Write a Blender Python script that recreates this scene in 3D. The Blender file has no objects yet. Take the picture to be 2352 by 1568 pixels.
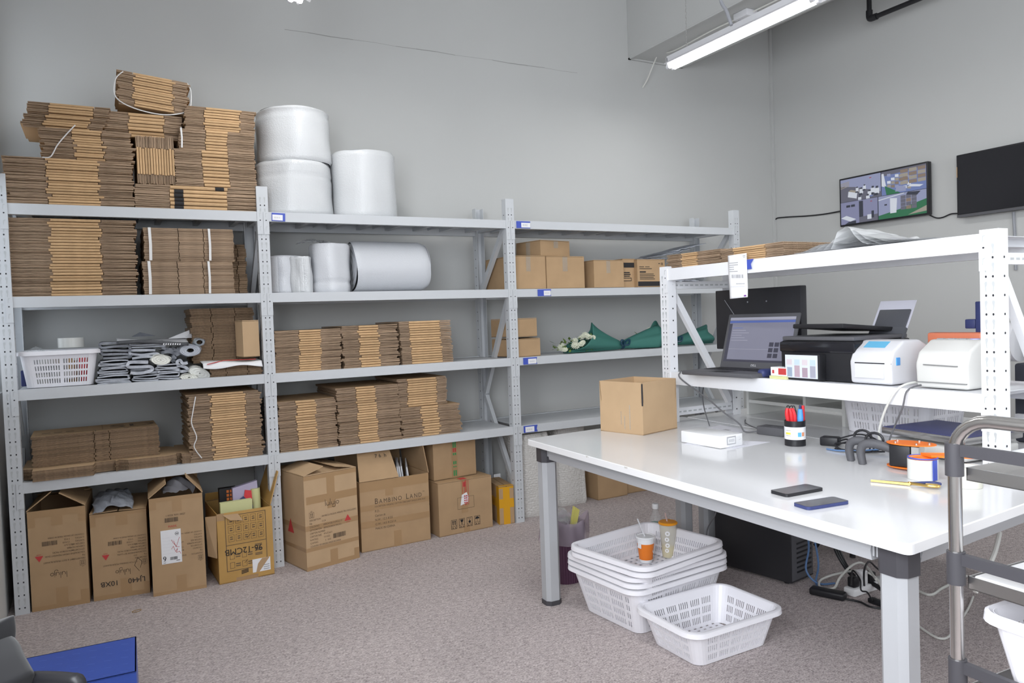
import bpy, bmesh, math, random
from mathutils import Vector, Matrix, Euler
random.seed(7)
S = bpy.context.scene
COL = S.collection
PI = math.pi

# ------------------------------------------------------------------ camera, light, exposure
CAMP = Vector((0.3841, -4.0553, 1.2746))
CR = ((0.8776262961938687, -0.4780304513123308, -0.035481993280553153),      # right
      (-0.046565168919397625, -0.011349905295073931, -0.9988507719841342),   # down
      (0.47707836806183096, 0.8782699284775279, -0.032220544060241475))      # forward
FPX = 1722.98
cam_data = bpy.data.cameras.new('camera')
cam = bpy.data.objects.new('camera', cam_data)
COL.objects.link(cam)
r_, d_, f_ = (Vector(v) for v in CR)
cam.matrix_world = Matrix(((r_.x, -d_.x, -f_.x, CAMP.x), (r_.y, -d_.y, -f_.y, CAMP.y),
                           (r_.z, -d_.z, -f_.z, CAMP.z), (0, 0, 0, 1)))
cam_data.sensor_width = 36.0
cam_data.lens = 36.0 * FPX / 2352.0
cam_data.clip_start = 0.05
S.camera = cam

S.view_settings.view_transform = 'Standard'
S.view_settings.look = 'None'
S.view_settings.gamma = 1.0
S.view_settings.use_curve_mapping = False
S.view_settings.exposure = 0.0

world = bpy.data.worlds.new('world')
S.world = world
world.use_nodes = True
bg = world.node_tree.nodes['Background']
bg.inputs[0].default_value = (0.86, 0.93, 1.0, 1)
bg.inputs[1].default_value = 1.9

XL, XR, YB, YF, ZC = -0.06, 5.522, 0.569, -6.6, 3.66        # the room


def area(name, loc, rot, sx, sy, watt, col=(1, 1, 1)):
    l = bpy.data.lights.new(name, 'AREA')
    l.shape = 'RECTANGLE'
    l.size, l.size_y = sx, sy
    l.energy = watt
    l.color = col
    o = bpy.data.objects.new(name, l)
    o.location = loc
    o.rotation_euler = rot
    COL.objects.link(o)
    return o


# daylight through the windows of the left wall and of the wall behind the camera
area('daylight_left', (XL - 0.22, -4.35, 1.95), (0, -PI / 2, 0), 1.9, 3.3, 200, (0.95, 0.97, 1.0))
area('daylight_rear', (2.9, YF - 0.2, 1.95), (PI / 2, 0, 0), 2.4, 1.9, 32, (0.95, 0.975, 1.0))


# ------------------------------------------------------------------ helpers
def ray(u, v):
    a, b = (u - 1176.0) / FPX, (v - 784.0) / FPX
    return Vector(tuple(a * CR[0][i] + b * CR[1][i] + CR[2][i] for i in range(3)))


def at(u, v, x=None, y=None, z=None):
    """where the line of sight of a spot of the photograph meets a wall, shelf front or table plane"""
    q = ray(u, v)
    t = (x - CAMP.x) / q.x if x is not None else (y - CAMP.y) / q.y if y is not None else (z - CAMP.z) / q.z
    return CAMP + q * t


def span(b, y):
    """x0, x1, z0, z1 on the plane y of a rectangle seen in the photograph"""
    x0, y0, x1, y1 = b
    return at(x0, (y0 + y1) / 2, y=y).x, at(x1, (y0 + y1) / 2, y=y).x, at((x0 + x1) / 2, y1, y=y).z, at((x0 + x1) / 2, y0, y=y).z


def tag(o, label=None, cat=None, group=None, kind=None):
    if label: o['label'] = label
    if cat: o['category'] = cat
    if group: o['group'] = group
    if kind: o['kind'] = kind
    return o


def thing(name, label, cat, loc=(0, 0, 0), rz=0.0, group=None, rot=None):
    o = bpy.data.objects.new(name, None)
    o.empty_display_size = 0.05
    o.location = loc
    o.rotation_euler = rot if rot else (0, 0, rz)
    COL.objects.link(o)
    return tag(o, label, cat, group)


def frame_of(o):
    m = Matrix.Identity(4)
    while o is not None:
        m = (Matrix.Translation(o.location) @ Euler(o.rotation_euler).to_matrix().to_4x4()) @ m
        o = o.parent
    return m


class MB:
    """collects geometry of one mesh object"""
    def __init__(s):
        s.v, s.f, s.m = [], [], []
        s.T = None

    def add(s, vs, fs, mat=0, T=None):
        n = len(s.v)
        for p in vs:
            p = Vector(p)
            if T is not None: p = T @ p
            if s.T is not None: p = s.T @ p
            s.v.append(p)
        s.f += [tuple(i + n for i in f) for f in fs]
        s.m += [mat] * len(fs)
        return s

    def box(s, a, b, mat=0, T=None):
        x0, x1 = sorted((a[0], b[0])); y0, y1 = sorted((a[1], b[1])); z0, z1 = sorted((a[2], b[2]))
        return s.add([(x0, y0, z0), (x1, y0, z0), (x1, y1, z0), (x0, y1, z0), (x0, y0, z1), (x1, y0, z1), (x1, y1, z1), (x0, y1, z1)],
                     [(0, 3, 2, 1), (4, 5, 6, 7), (0, 1, 5, 4), (1, 2, 6, 5), (2, 3, 7, 6), (3, 0, 4, 7)], mat, T)

    def rbox(s, a, b, r=0.006, seg=2, mat=0, T=None):
        bm = bmesh.new()
        bmesh.ops.create_cube(bm, size=1.0)
        for v in bm.verts:
            v.co = Vector((a[i] + (v.co[i] + 0.5) * (b[i] - a[i]) for i in range(3)))
        bmesh.ops.bevel(bm, geom=bm.edges[:], offset=r, segments=seg, profile=0.5, affect='EDGES')
        bmesh.ops.recalc_face_normals(bm, faces=bm.faces[:])
        bm.verts.index_update()
        s.add([v.co.copy() for v in bm.verts], [tuple(v.index for v in f.verts) for f in bm.faces], mat, T)
        bm.free()
        return s

    def quad(s, p, mat=0, T=None):
        return s.add(p, [tuple(range(len(p)))], mat, T)

    def prism(s, pts, d, mat=0, T=None, cap=True, capmat=None):
        """pts: polygon in 3D (planar); d: extrusion vector"""
        n = len(pts); d = Vector(d)
        vs = [Vector(p) for p in pts] + [Vector(p) + d for p in pts]
        fs = [(i, (i + 1) % n, (i + 1) % n + n, i + n) for i in range(n)]
        s.add(vs, fs, mat, T)
        if cap:
            s.add(vs, [tuple(reversed(range(n))), tuple(range(n, 2 * n))], mat if capmat is None else capmat, T)
        return s

    def cyl(s, p, q, r, r2=None, n=16, mat=0, T=None, cap=True):
        p, q = Vector(p), Vector(q)
        r2 = r if r2 is None else r2
        w = (q - p).normalized()
        a = w.orthogonal().normalized(); b = w.cross(a)
        vs = [p + (a * math.cos(t) + b * math.sin(t)) * r for t in [2 * PI * i / n for i in range(n)]] + \
             [q + (a * math.cos(t) + b * math.sin(t)) * r2 for t in [2 * PI * i / n for i in range(n)]]
        fs = [(i, (i + 1) % n, (i + 1) % n + n, i + n) for i in range(n)]
        if cap: fs += [tuple(reversed(range(n))), tuple(range(n, 2 * n))]
        return s.add(vs, fs, mat, T)

    def tube(s, pts, r, n=8, mat=0, T=None, smooth=0, closed=False):
        P = [Vector(p) for p in pts]
        if smooth:
            if isinstance(r, (list, tuple)):
                r = [r[i] + (r[i + 1] - r[i]) * k / smooth for i in range(len(r) - 1) for k in range(smooth)] + [r[-1]]
            P = curve(P, smooth, closed)
        m = len(P); vs = []; prev = None
        for i in range(m):
            w = (P[(i + 1) % m if closed else min(i + 1, m - 1)] - P[(i - 1) % m if closed else max(i - 1, 0)])
            w = w.normalized() if w.length > 1e-9 else Vector((0, 0, 1))
            a = w.orthogonal().normalized() if prev is None else (prev - w * prev.dot(w))
            a = a.normalized() if a.length > 1e-6 else w.orthogonal().normalized()
            prev = a; b = w.cross(a)
            rr = r[i] if isinstance(r, (list, tuple)) else r
            vs += [P[i] + (a * math.cos(2 * PI * k / n) + b * math.sin(2 * PI * k / n)) * rr for k in range(n)]
        fs = []
        for i in range(m if closed else m - 1):
            j = (i + 1) % m
            fs += [(i * n + k, i * n + (k + 1) % n, j * n + (k + 1) % n, j * n + k) for k in range(n)]
        if not closed: fs += [tuple(reversed(range(n))), tuple(range((m - 1) * n, m * n))]
        return s.add(vs, fs, mat, T)

    def lathe(s, prof, n=32, mat=0, T=None, cap0=True, cap1=True):
        """prof: list of (r, z)"""
        m = len(prof); vs = []
        for r, z in prof:
            vs += [(r * math.cos(2 * PI * k / n), r * math.sin(2 * PI * k / n), z) for k in range(n)]
        fs = [(i * n + k, i * n + (k + 1) % n, (i + 1) * n + (k + 1) % n, (i + 1) * n + k) for i in range(m - 1) for k in range(n)]
        if cap0: fs.append(tuple(reversed(range(n))))
        if cap1: fs.append(tuple(range((m - 1) * n, m * n)))
        return s.add(vs, fs, mat, T)

    def grid(s, fn, nu, nv, mat=0, T=None, closed_u=False):
        vs = [fn(i / nu, j / nv) for j in range(nv + 1) for i in range(nu + (0 if closed_u else 1))]
        w = nu if closed_u else nu + 1
        fs = [(j * w + i, j * w + (i + 1) % w, (j + 1) * w + (i + 1) % w, (j + 1) * w + i) for j in range(nv) for i in range(nu)]
        return s.add(vs, fs, mat, T)

    def strip(s, pts, w, nrm, mat=0, T=None):
        """flat pen stroke of width w along pts, lying in the plane of normal nrm"""
        P = [Vector(p) for p in pts]; nrm = Vector(nrm)
        for a, b in zip(P[:-1], P[1:]):
            t = (b - a)
            if t.length < 1e-9: continue
            t.normalize(); e = nrm.cross(t).normalized() * w / 2; k = t * w * 0.3
            s.quad([a - e - k, b - e + k, b + e + k, a + e - k], mat, T)
        return s

    def text(s, body, size, T, mat=0, sx=1.0, align='LEFT'):
        vs, fs, w = glyphs(body)
        off = {'LEFT': 0, 'CENTER': -w / 2, 'RIGHT': -w}[align]
        return s.add([((x + off) * size * sx, y * size, 0) for x, y in vs], fs, mat, T)

    def build(s, name, mats, parent=None, world=False, smooth=False, ang=35, mods=()):
        me = bpy.data.meshes.new(name)
        vs = s.v
        if world and parent is not None:
            inv = frame_of(parent).inverted()
            vs = [inv @ p for p in vs]
        me.from_pydata([tuple(p) for p in vs], [], s.f)
        for m in (mats if isinstance(mats, (list, tuple)) else [mats]): me.materials.append(m)
        me.polygons.foreach_set('material_index', s.m)
        if smooth:
            me.polygons.foreach_set('use_smooth', [True] * len(s.f))
            me.update()
            me.set_sharp_from_angle(angle=math.radians(ang))
        me.validate()
        me.update()
        o = bpy.data.objects.new(name, me)
        COL.objects.link(o)
        if parent is not None: o.parent = parent
        for k, kw in mods:
            md = o.modifiers.new(k.lower(), k)
            for a, b in kw.items(): setattr(md, a, b)
        return o


_G = {}


def glyphs(body):
    if body not in _G:
        c = bpy.data.curves.new('writing', 'FONT')
        c.body = body; c.size = 1.0; c.resolution_u = 3
        o = bpy.data.objects.new('writing', c)
        m = o.to_mesh()
        vs = [(v.co.x, v.co.y) for v in m.vertices]
        fs = [tuple(p.vertices) for p in m.polygons]
        o.to_mesh_clear()
        bpy.data.objects.remove(o); bpy.data.curves.remove(c)
        _G[body] = (vs, fs, max((v[0] for v in vs), default=0))
    return _G[body]


def curve(P, sub, closed=False):
    out = []; n = len(P)
    rng = range(n) if closed else range(n - 1)
    for i in rng:
        p0, p1, p2, p3 = (P[(i + k) % n] if closed else P[min(max(i + k, 0), n - 1)] for k in (-1, 0, 1, 2))
        for k in range(sub):
            t = k / sub
            out.append(0.5 * ((2 * p1) + (p2 - p0) * t + (2 * p0 - 5 * p1 + 4 * p2 - p3) * t * t + (3 * p1 - p0 - 3 * p2 + p3) * t ** 3))
    if not closed: out.append(P[-1])
    return out


def copy_tree(o, parent=None):
    c = o.copy(); COL.objects.link(c)
    if parent is not None: c.parent = parent
    for ch in [x for x in S.objects if x.parent == o]: copy_tree(ch, c)
    return c


# ------------------------------------------------------------------ materials
def mat(name, col, rough=0.6, metal=0.0, spec=0.5, noise=None, bump=None, alpha=None, trans=0.0, ior=1.45, coat=0.0, emit=None, sss=0.0, sheen=0.0, vary=0.0):
    m = bpy.data.materials.new(name)
    m.use_nodes = True
    nt = m.node_tree; N = nt.nodes; L = nt.links
    b = N['Principled BSDF']
    c4 = (*col, 1)
    b.inputs['Base Color'].default_value = c4
    b.inputs['Roughness'].default_value = rough
    b.inputs['Metallic'].default_value = metal
    b.inputs['Specular IOR Level'].default_value = spec
    b.inputs['Transmission Weight'].default_value = trans
    b.inputs['IOR'].default_value = ior
    b.inputs['Coat Weight'].default_value = coat
    if sss:
        b.inputs['Subsurface Weight'].default_value = sss
        b.inputs['Subsurface Radius'].default_value = (0.02, 0.02, 0.02)
    if sheen: b.inputs['Sheen Weight'].default_value = sheen
    if emit:
        b.inputs['Emission Color'].default_value = (*emit[0], 1)
        b.inputs['Emission Strength'].default_value = emit[1]
    if alpha is not None: b.inputs['Alpha'].default_value = alpha
    tc = None
    if noise or bump:
        tc = N.new('ShaderNodeTexCoord')
    if noise:                       # (scale, amount, stretch)
        sc, am, st = noise
        mp = N.new('ShaderNodeMapping'); mp.inputs['Scale'].default_value = st
        L.new(tc.outputs['Object'], mp.inputs[0])
        n = N.new('ShaderNodeTexNoise'); n.inputs['Scale'].default_value = sc; n.inputs['Detail'].default_value = 4
        L.new(mp.outputs[0], n.inputs['Vector'])
        r = N.new('ShaderNodeMapRange'); r.inputs['From Min'].default_value = 0.25; r.inputs['From Max'].default_value = 0.75
        r.inputs['To Min'].default_value = 1 - am; r.inputs['To Max'].default_value = 1 + am
        L.new(n.outputs['Fac'], r.inputs['Value'])
        mx = N.new('ShaderNodeVectorMath'); mx.operation = 'SCALE'
        mx.inputs[0].default_value = col
        if vary:                    # every copy a little lighter or darker
            oi = N.new('ShaderNodeObjectInfo')
            r2 = N.new('ShaderNodeMapRange'); r2.inputs['To Min'].default_value = 1 - vary; r2.inputs['To Max'].default_value = 1 + vary
            L.new(oi.outputs['Random'], r2.inputs['Value'])
            mu = N.new('ShaderNodeMath'); mu.operation = 'MULTIPLY'
            L.new(r.outputs[0], mu.inputs[0]); L.new(r2.outputs[0], mu.inputs[1])
            L.new(mu.outputs[0], mx.inputs['Scale'])
        else: L.new(r.outputs[0], mx.inputs['Scale'])
        L.new(mx.outputs[0], b.inputs['Base Color'])
    if bump:                        # (kind, scale, strength, distance, stretch)
        kind, sc, stg, dist, st = bump
        mp = N.new('ShaderNodeMapping'); mp.inputs['Scale'].default_value = st
        L.new(tc.outputs['Object'], mp.inputs[0])
        if kind == 'bubble':
            t = N.new('ShaderNodeTexVoronoi'); t.inputs['Scale'].default_value = sc; t.inputs['Randomness'].default_value = 0.55
            o = t.outputs['Distance']
        elif kind == 'wave':
            t = N.new('ShaderNodeTexWave'); t.inputs['Scale'].default_value = sc; o = t.outputs['Fac']
        else:
            t = N.new('ShaderNodeTexNoise'); t.inputs['Scale'].default_value = sc; t.inputs['Detail'].default_value = 5; o = t.outputs['Fac']
        L.new(mp.outputs[0], t.inputs['Vector'])
        bp = N.new('ShaderNodeBump'); bp.inputs['Strength'].default_value = stg; bp.inputs['Distance'].default_value = dist
        if kind == 'bubble': bp.invert = True
        L.new(o, bp.inputs['Height'])
        L.new(bp.outputs[0], b.inputs['Normal'])
    return m


def film(name, col, clear=0.75, rough=0.12):
    """thin clear plastic: part see-through, part glossy"""
    m = bpy.data.materials.new(name)
    m.use_nodes = True
    nt = m.node_tree; N = nt.nodes; L = nt.links
    b = N['Principled BSDF']
    b.inputs['Base Color'].default_value = (*col, 1); b.inputs['Roughness'].default_value = rough
    t = N.new('ShaderNodeBsdfTransparent'); t.inputs[0].default_value = (*[0.5 + 0.5 * c for c in col], 1)
    mx = N.new('ShaderNodeMixShader'); mx.inputs[0].default_value = 1 - clear
    L.new(t.outputs[0], mx.inputs[1]); L.new(b.outputs[0], mx.inputs[2])
    L.new(mx.outputs[0], N['Material Output'].inputs[0])
    return m


KRAFT = mat('kraft_card', (0.47, 0.315, 0.180), 0.75, spec=0.25, noise=(9, 0.07, (1, 1, 1)))
KRAFT2 = mat('kraft_card_light', (0.54, 0.375, 0.225), 0.75, spec=0.25, noise=(7, 0.06, (1, 1, 1)))
KRAFT3 = mat('kraft_card_yellowish', (0.52, 0.31, 0.10), 0.55, spec=0.35, noise=(8, 0.10, (1, 1, 1)))
FOLD = mat('kraft_fold', (0.60, 0.395, 0.215), 0.7, spec=0.25, noise=(30, 0.10, (1, 1, 4)), vary=0.10)
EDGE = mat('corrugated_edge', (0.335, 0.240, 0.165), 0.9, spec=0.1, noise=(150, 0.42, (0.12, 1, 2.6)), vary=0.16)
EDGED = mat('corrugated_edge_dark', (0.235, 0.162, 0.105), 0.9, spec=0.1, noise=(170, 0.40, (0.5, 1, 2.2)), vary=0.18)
PAINT = mat('white_shelf_paint', (0.60, 0.62, 0.645), 0.38, spec=0.5)
PAINTW = mat('bright_white_rack_paint', (0.84, 0.85, 0.88), 0.38, spec=0.5)
SLOT = mat('slot_shade', (0.50, 0.52, 0.53), 0.6)
HOLE = mat('hole_black', (0.035, 0.035, 0.04), 0.9)
PLASTIC = mat('white_plastic', (0.86, 0.85, 0.89), 0.35, spec=0.5)
BUBBLE = mat('bubble_film_roll', (0.66, 0.675, 0.69), 0.20, spec=0.6, bump=('bubble', 120, 0.20, 0.006, (1, 1, 1)))
BUBBLES = mat('bubble_film_fine', (0.66, 0.675, 0.71), 0.24, spec=0.6, bump=('bubble', 135, 0.20, 0.006, (1, 1, 1)))
BUBBLEG = mat('dusty_bubble_sheet', (0.70, 0.68, 0.65), 0.35, spec=0.5, bump=('bubble', 70, 0.5, 0.010, (1, 1, 1)))
FOAM = mat('white_foam', (0.86, 0.86, 0.80), 0.7)
LAMINATE = mat('white_laminate', (0.74, 0.74, 0.752), 0.16, spec=0.5, coat=0.15)
EDGEBAND_LIT = mat('white_edge_band_lit', (0.88, 0.88, 0.89), 0.35)  # edge band whiter than the top: window glare put into its colour
LEGGREY = mat('silver_grey_leg', (0.44, 0.45, 0.47), 0.42, spec=0.5)
BRACKET = mat('dark_grey_bracket', (0.060, 0.058, 0.066), 0.45)
BLACK = mat('black_plastic', (0.016, 0.016, 0.019), 0.42, spec=0.5)
BLACKM = mat('black_matt', (0.022, 0.022, 0.026), 0.8)
SCREENOFF = mat('dark_screen_glass', (0.016, 0.016, 0.020), 0.14, spec=0.5)
GREYP = mat('grey_plastic', (0.10, 0.10, 0.11), 0.5)
MIDGREY = mat('mid_grey_plastic', (0.32, 0.33, 0.36), 0.5)
STEEL = mat('brushed_steel', (0.60, 0.59, 0.58), 0.28, metal=1.0, bump=('noise', 60, 0.05, 0.002, (1, 1, 20)))
CHROME = mat('bright_steel', (0.62, 0.605, 0.59), 0.26, metal=1.0)
PAPER = mat('white_paper', (0.86, 0.86, 0.88), 0.8)
INK = mat('black_ink', (0.025, 0.024, 0.026), 0.8)
INKB = mat('faded_brown_ink', (0.15, 0.105, 0.07), 0.85)
INKG = mat('grey_ink', (0.42, 0.42, 0.44), 0.85)
RED = mat('red_print', (0.56, 0.055, 0.055), 0.7)
REDP = mat('red_plastic', (0.72, 0.03, 0.04), 0.35)
BLUEL = mat('blue_label', (0.065, 0.105, 0.50), 0.5)
BLUEBOX = mat('blue_card', (0.055, 0.115, 0.50), 0.38, noise=(6, 0.05, (1, 1, 1)))
BLUEP = mat('blue_plastic', (0.10, 0.36, 0.80), 0.4)
NAVY = mat('navy_blue', (0.040, 0.052, 0.16), 0.45)
SCALEBLUE = mat('scale_plate_blue', (0.085, 0.095, 0.26), 0.4)
ORANGE = mat('orange_plastic', (0.95, 0.21, 0.02), 0.4)
YELLOWT = mat('yellow_tape', (0.72, 0.36, 0.018), 0.3)
TAPE = mat('brown_parcel_tape', (0.425, 0.270, 0.140), 0.28, spec=0.5)
TAPECL = film('clear_parcel_tape', (0.9, 0.9, 0.86), 0.80, 0.08)
TAPEROLL = mat('tape_roll_clear', (0.74, 0.75, 0.72), 0.18, spec=0.6)
GOLD = mat('brass', (0.75, 0.52, 0.18), 0.3, metal=1.0)
STRAP = mat('white_strap', (0.78, 0.77, 0.76), 0.45)
GREENW = mat('green_wrapping_paper', (0.055, 0.190, 0.160), 0.6, spec=0.3)
TEAL = mat('dark_teal_ribbon', (0.012, 0.055, 0.095), 0.2, spec=0.6)
PETAL = mat('white_petal', (0.80, 0.82, 0.68), 0.7)
LEAF = mat('leaf_green', (0.16, 0.25, 0.05), 0.6)
MAILER = mat('grey_mailer', (0.25, 0.265, 0.30), 0.34, spec=0.5, noise=(22, 0.20, (1, 1, 1)), bump=('noise', 26, 0.5, 0.02, (1, 1, 1)))
MAILERL = mat('light_grey_mailer', (0.50, 0.525, 0.58), 0.34, spec=0.5, noise=(22, 0.18, (1, 1, 1)), bump=('noise', 26, 0.5, 0.02, (1, 1, 1)))
MAILERD = mat('dark_mailer_inside', (0.075, 0.078, 0.086), 0.4, bump=('noise', 24, 0.5, 0.02, (1, 1, 1)))
PURPLE = mat('purple_bin', (0.115, 0.050, 0.095), 0.4)
BAGFILM = film('bin_liner_film', (0.60, 0.52, 0.60), 0.58, 0.15)
CLEAR = film('clear_plastic', (0.92, 0.93, 0.93), 0.86, 0.05)
FUZZY = film('cloudy_clear_film', (0.92, 0.93, 0.94), 0.55, 0.2)
CLEARB = film('smoky_clear_bag', (0.30, 0.30, 0.33), 0.35, 0.15)
FABRIC = mat('black_fabric', (0.012, 0.012, 0.014), 0.95, sheen=0.3)
CABLEW = mat('white_cable', (0.70, 0.70, 0.66), 0.5)
CABLEG = mat('grey_cable', (0.14, 0.14, 0.15), 0.5)
CABLEB = mat('blue_cable', (0.12, 0.22, 0.42), 0.45)
CREAM = mat('cream_plastic', (0.70, 0.695, 0.67), 0.42)
LIGHTP = mat('light_grey_plastic', (0.71, 0.71, 0.735), 0.42)
SKYBLUE = mat('sky_blue_label', (0.14, 0.47, 0.72), 0.5)
TUBE = mat('lit_tube', (1, 1, 1), 0.5, emit=((1, 1, 0.98), 7))
YELLOWG = mat('yellow_green_paper', (0.70, 0.70, 0.36), 0.7)
LILAC = mat('lilac_card', (0.52, 0.47, 0.64), 0.5)
JUICE = mat('yellow_juice', (0.80, 0.66, 0.20), 0.4)
BOTTLEG = mat('green_bottle_label', (0.03, 0.20, 0.12), 0.4)
CUPCLEAR = film('cup_clear_film', (0.86, 0.84, 0.74), 0.5, 0.1)
WHITEGLOSS = mat('white_gloss', (0.88, 0.88, 0.89), 0.25)
BLUECAB = mat('white_cabinet_board', (0.74, 0.745, 0.72), 0.5)
# ------------------------------------------------------------------ the room
def nodes_mat(name):
    m = bpy.data.materials.new(name); m.use_nodes = True
    return m, m.node_tree.nodes, m.node_tree.links


def carpet_mat():
    m, N, L = nodes_mat('carpet_pile')
    b = N['Principled BSDF']; b.inputs['Roughness'].default_value = 0.95; b.inputs['Specular IOR Level'].default_value = 0.1
    tc = N.new('ShaderNodeTexCoord')
    mp = N.new('ShaderNodeMapping'); mp.inputs['Scale'].default_value = (1, 1.9, 1)
    mp.inputs['Rotation'].default_value = (0, 0, 0.25)
    L.new(tc.outputs['Object'], mp.inputs[0])
    n1 = N.new('ShaderNodeTexNoise'); n1.inputs['Scale'].default_value = 120; n1.inputs['Detail'].default_value = 3
    n2 = N.new('ShaderNodeTexNoise'); n2.inputs['Scale'].default_value = 1.3; n2.inputs['Detail'].default_value = 3
    n3 = N.new('ShaderNodeTexNoise'); n3.inputs['Scale'].default_value = 38; n3.inputs['Detail'].default_value = 3
    for n in (n1, n2, n3): L.new(mp.outputs[0], n.inputs['Vector'])
    cr = N.new('ShaderNodeValToRGB')
    e = cr.color_ramp.elements
    e[0].position = 0.30; e[0].color = (0.19, 0.160, 0.158, 1)
    e[1].position = 0.72; e[1].color = (0.78, 0.71, 0.695, 1)
    k = cr.color_ramp.elements.new(0.5); k.color = (0.48, 0.42, 0.412, 1)
    ad = N.new('ShaderNodeMath'); ad.operation = 'MULTIPLY_ADD'; ad.inputs[1].default_value = 0.35
    L.new(n3.outputs['Fac'], ad.inputs[0]); 
    sc = N.new('ShaderNodeMath'); sc.operation = 'MULTIPLY'; sc.inputs[1].default_value = 0.65
    L.new(n1.outputs['Fac'], sc.inputs[0]); L.new(sc.outputs[0], ad.inputs[2])
    L.new(ad.outputs[0], cr.inputs[0])
    r = N.new('ShaderNodeMapRange'); r.inputs['From Min'].default_value = 0.3; r.inputs['From Max'].default_value = 0.7
    r.inputs['To Min'].default_value = 0.93; r.inputs['To Max'].default_value = 1.05
    L.new(n2.outputs['Fac'], r.inputs['Value'])
    sv = N.new('ShaderNodeVectorMath'); sv.operation = 'SCALE'
    L.new(cr.outputs[0], sv.inputs[0]); L.new(r.outputs[0], sv.inputs['Scale'])
    L.new(sv.outputs[0], b.inputs['Base Color'])
    bp = N.new('ShaderNodeBump'); bp.inputs['Strength'].default_value = 0.5; bp.inputs['Distance'].default_value = 0.006
    L.new(n1.outputs['Fac'], bp.inputs['Height']); L.new(bp.outputs[0], b.inputs['Normal'])
    return m


CARPET = carpet_mat()
WALL = mat('painted_wall', (0.56, 0.565, 0.556), 0.85, spec=0.2, noise=(1.6, 0.02, (1, 1, 1)))
CEIL = mat('painted_ceiling', (0.62, 0.625, 0.62), 0.9, spec=0.1)
CRACK = mat('wall_seam', (0.33, 0.33, 0.32), 0.9)
CURTAIN = mat('grey_curtain_cloth', (0.30, 0.30, 0.33), 0.9)
FRAMEW = mat('window_frame_white', (0.80, 0.80, 0.80), 0.4)
PANE = film('window_glass', (0.95, 0.97, 1.0), 0.93, 0.02)


def structure(mb, name, m, **k):
    return tag(mb.build(name, m, **k), kind='structure')


structure(MB().box((XL - 0.15, YF - 0.15, -0.1), (XR + 0.15, YB + 0.15, 0)), 'floor', CARPET)
structure(MB().box((XL - 0.15, YF - 0.15, ZC), (XR + 0.15, YB + 0.15, ZC + 0.1)), 'ceiling', CEIL)
b = MB().box((XL - 0.15, YB, 0), (XR + 0.15, YB + 0.15, ZC))
px = [1.42 + 0.14 * i for i in range(16)]
for i in range(15):
    z0 = 3.046 + 0.0025 * math.sin(i * 2.1); z1 = 3.046 + 0.0025 * math.sin((i + 1) * 2.1)
    w = 0.0016 + 0.0008 * math.sin(i * 1.3)
    b.quad([(px[i], YB - 0.0006, z0 - w), (px[i + 1], YB - 0.0006, z1 - w), (px[i + 1], YB - 0.0006, z1 + w), (px[i], YB - 0.0006, z0 + w)], 1)
structure(b, 'wall_back', [WALL, CRACK])
structure(MB().box((XR, YF, 0), (XR + 0.15, YB, ZC)), 'wall_right', WALL)


def holed_wall(axis, c0, c1, a0, a1, o0, o1, z0, z1, name):
    """wall across [a0, a1] with one window opening [o0, o1] x [z0, z1]"""
    mb = MB()
    for u0, u1, w0, w1 in ((a0, o0, 0, ZC), (o1, a1, 0, ZC), (o0, o1, 0, z0), (o0, o1, z1, ZC)):
        if axis == 'x': mb.box((c0, u0, w0), (c1, u1, w1))
        else: mb.box((u0, c0, w0), (u1, c1, w1))
    return structure(mb, name, WALL)


WZ0, WZ1 = 1.0, 2.9
holes_l = [(-5.95, -2.70), (-0.33, 0.40)]
b = MB()
b.box((XL - 0.15, YF, 0), (XL, YB, WZ0)); b.box((XL - 0.15, YF, WZ1), (XL, YB, ZC))
for u0, u1 in ((YF, holes_l[0][0]), (holes_l[0][1], holes_l[1][0]), (holes_l[1][1], YB)): b.box((XL - 0.15, u0, WZ0), (XL, u1, WZ1))
structure(b, 'wall_left', WALL)
holed_wall('y', YF - 0.15, YF, XL, XR, 1.5, 4.3, 1.0, 2.9, 'wall_front')


def window(name, axis, c, u0, u1, z0, z1, n):
    mb = MB()
    def bx(ua, ub, za, zb, t=0.05):
        if axis == 'x': mb.box((c - t / 2, ua, za), (c + t / 2, ub, zb))
        else: mb.box((ua, c - t / 2, za), (ub, c + t / 2, zb))
    w = 0.05
    bx(u0, u1, z0, z0 + w); bx(u0, u1, z1 - w, z1)
    for k in range(n + 1):
        u = u0 + (u1 - u0 - w) * k / n
        bx(u, u + w, z0, z1)
    o = structure(mb, name, FRAMEW)
    for k in range(n):
        ua = u0 + (u1 - u0 - w) * k / n + w; ub = u0 + (u1 - u0 - w) * (k + 1) / n
        g = MB()
        if axis == 'x': g.quad([(c, ua, z0 + w), (c, ub, z0 + w), (c, ub, z1 - w), (c, ua, z1 - w)])
        else: g.quad([(ua, c, z0 + w), (ub, c, z0 + w), (ub, c, z1 - w), (ua, c, z1 - w)])
        g.build('pane', PANE, o)
    return o


window('window_1', 'x', XL - 0.075, *holes_l[0], WZ0, WZ1, 3)
window('window_3', 'x', XL - 0.075, *holes_l[1], WZ0, WZ1, 1)
window('window_2', 'y', YF - 0.075, 1.5, 4.3, 1.0, 2.9, 3)

# the boxed-in beam under the ceiling, seen from below at the top of the picture
BX0, BX1, BZ = 3.99, 4.52, 3.215
b = MB().box((BX0, YF + 0.01, BZ), (BX1, YB - 0.001, ZC - 0.001))
for x in (BX0, BX1 - 0.018):
    b.box((x, YF + 0.01, BZ - 0.012), (x + 0.018, YB - 0.002, BZ - 0.0005))
b.box((BX0, YB - 0.018, BZ - 0.012), (BX1, YB - 0.002, BZ - 0.0005))
structure(b, 'trim_1', WALL)

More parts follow.
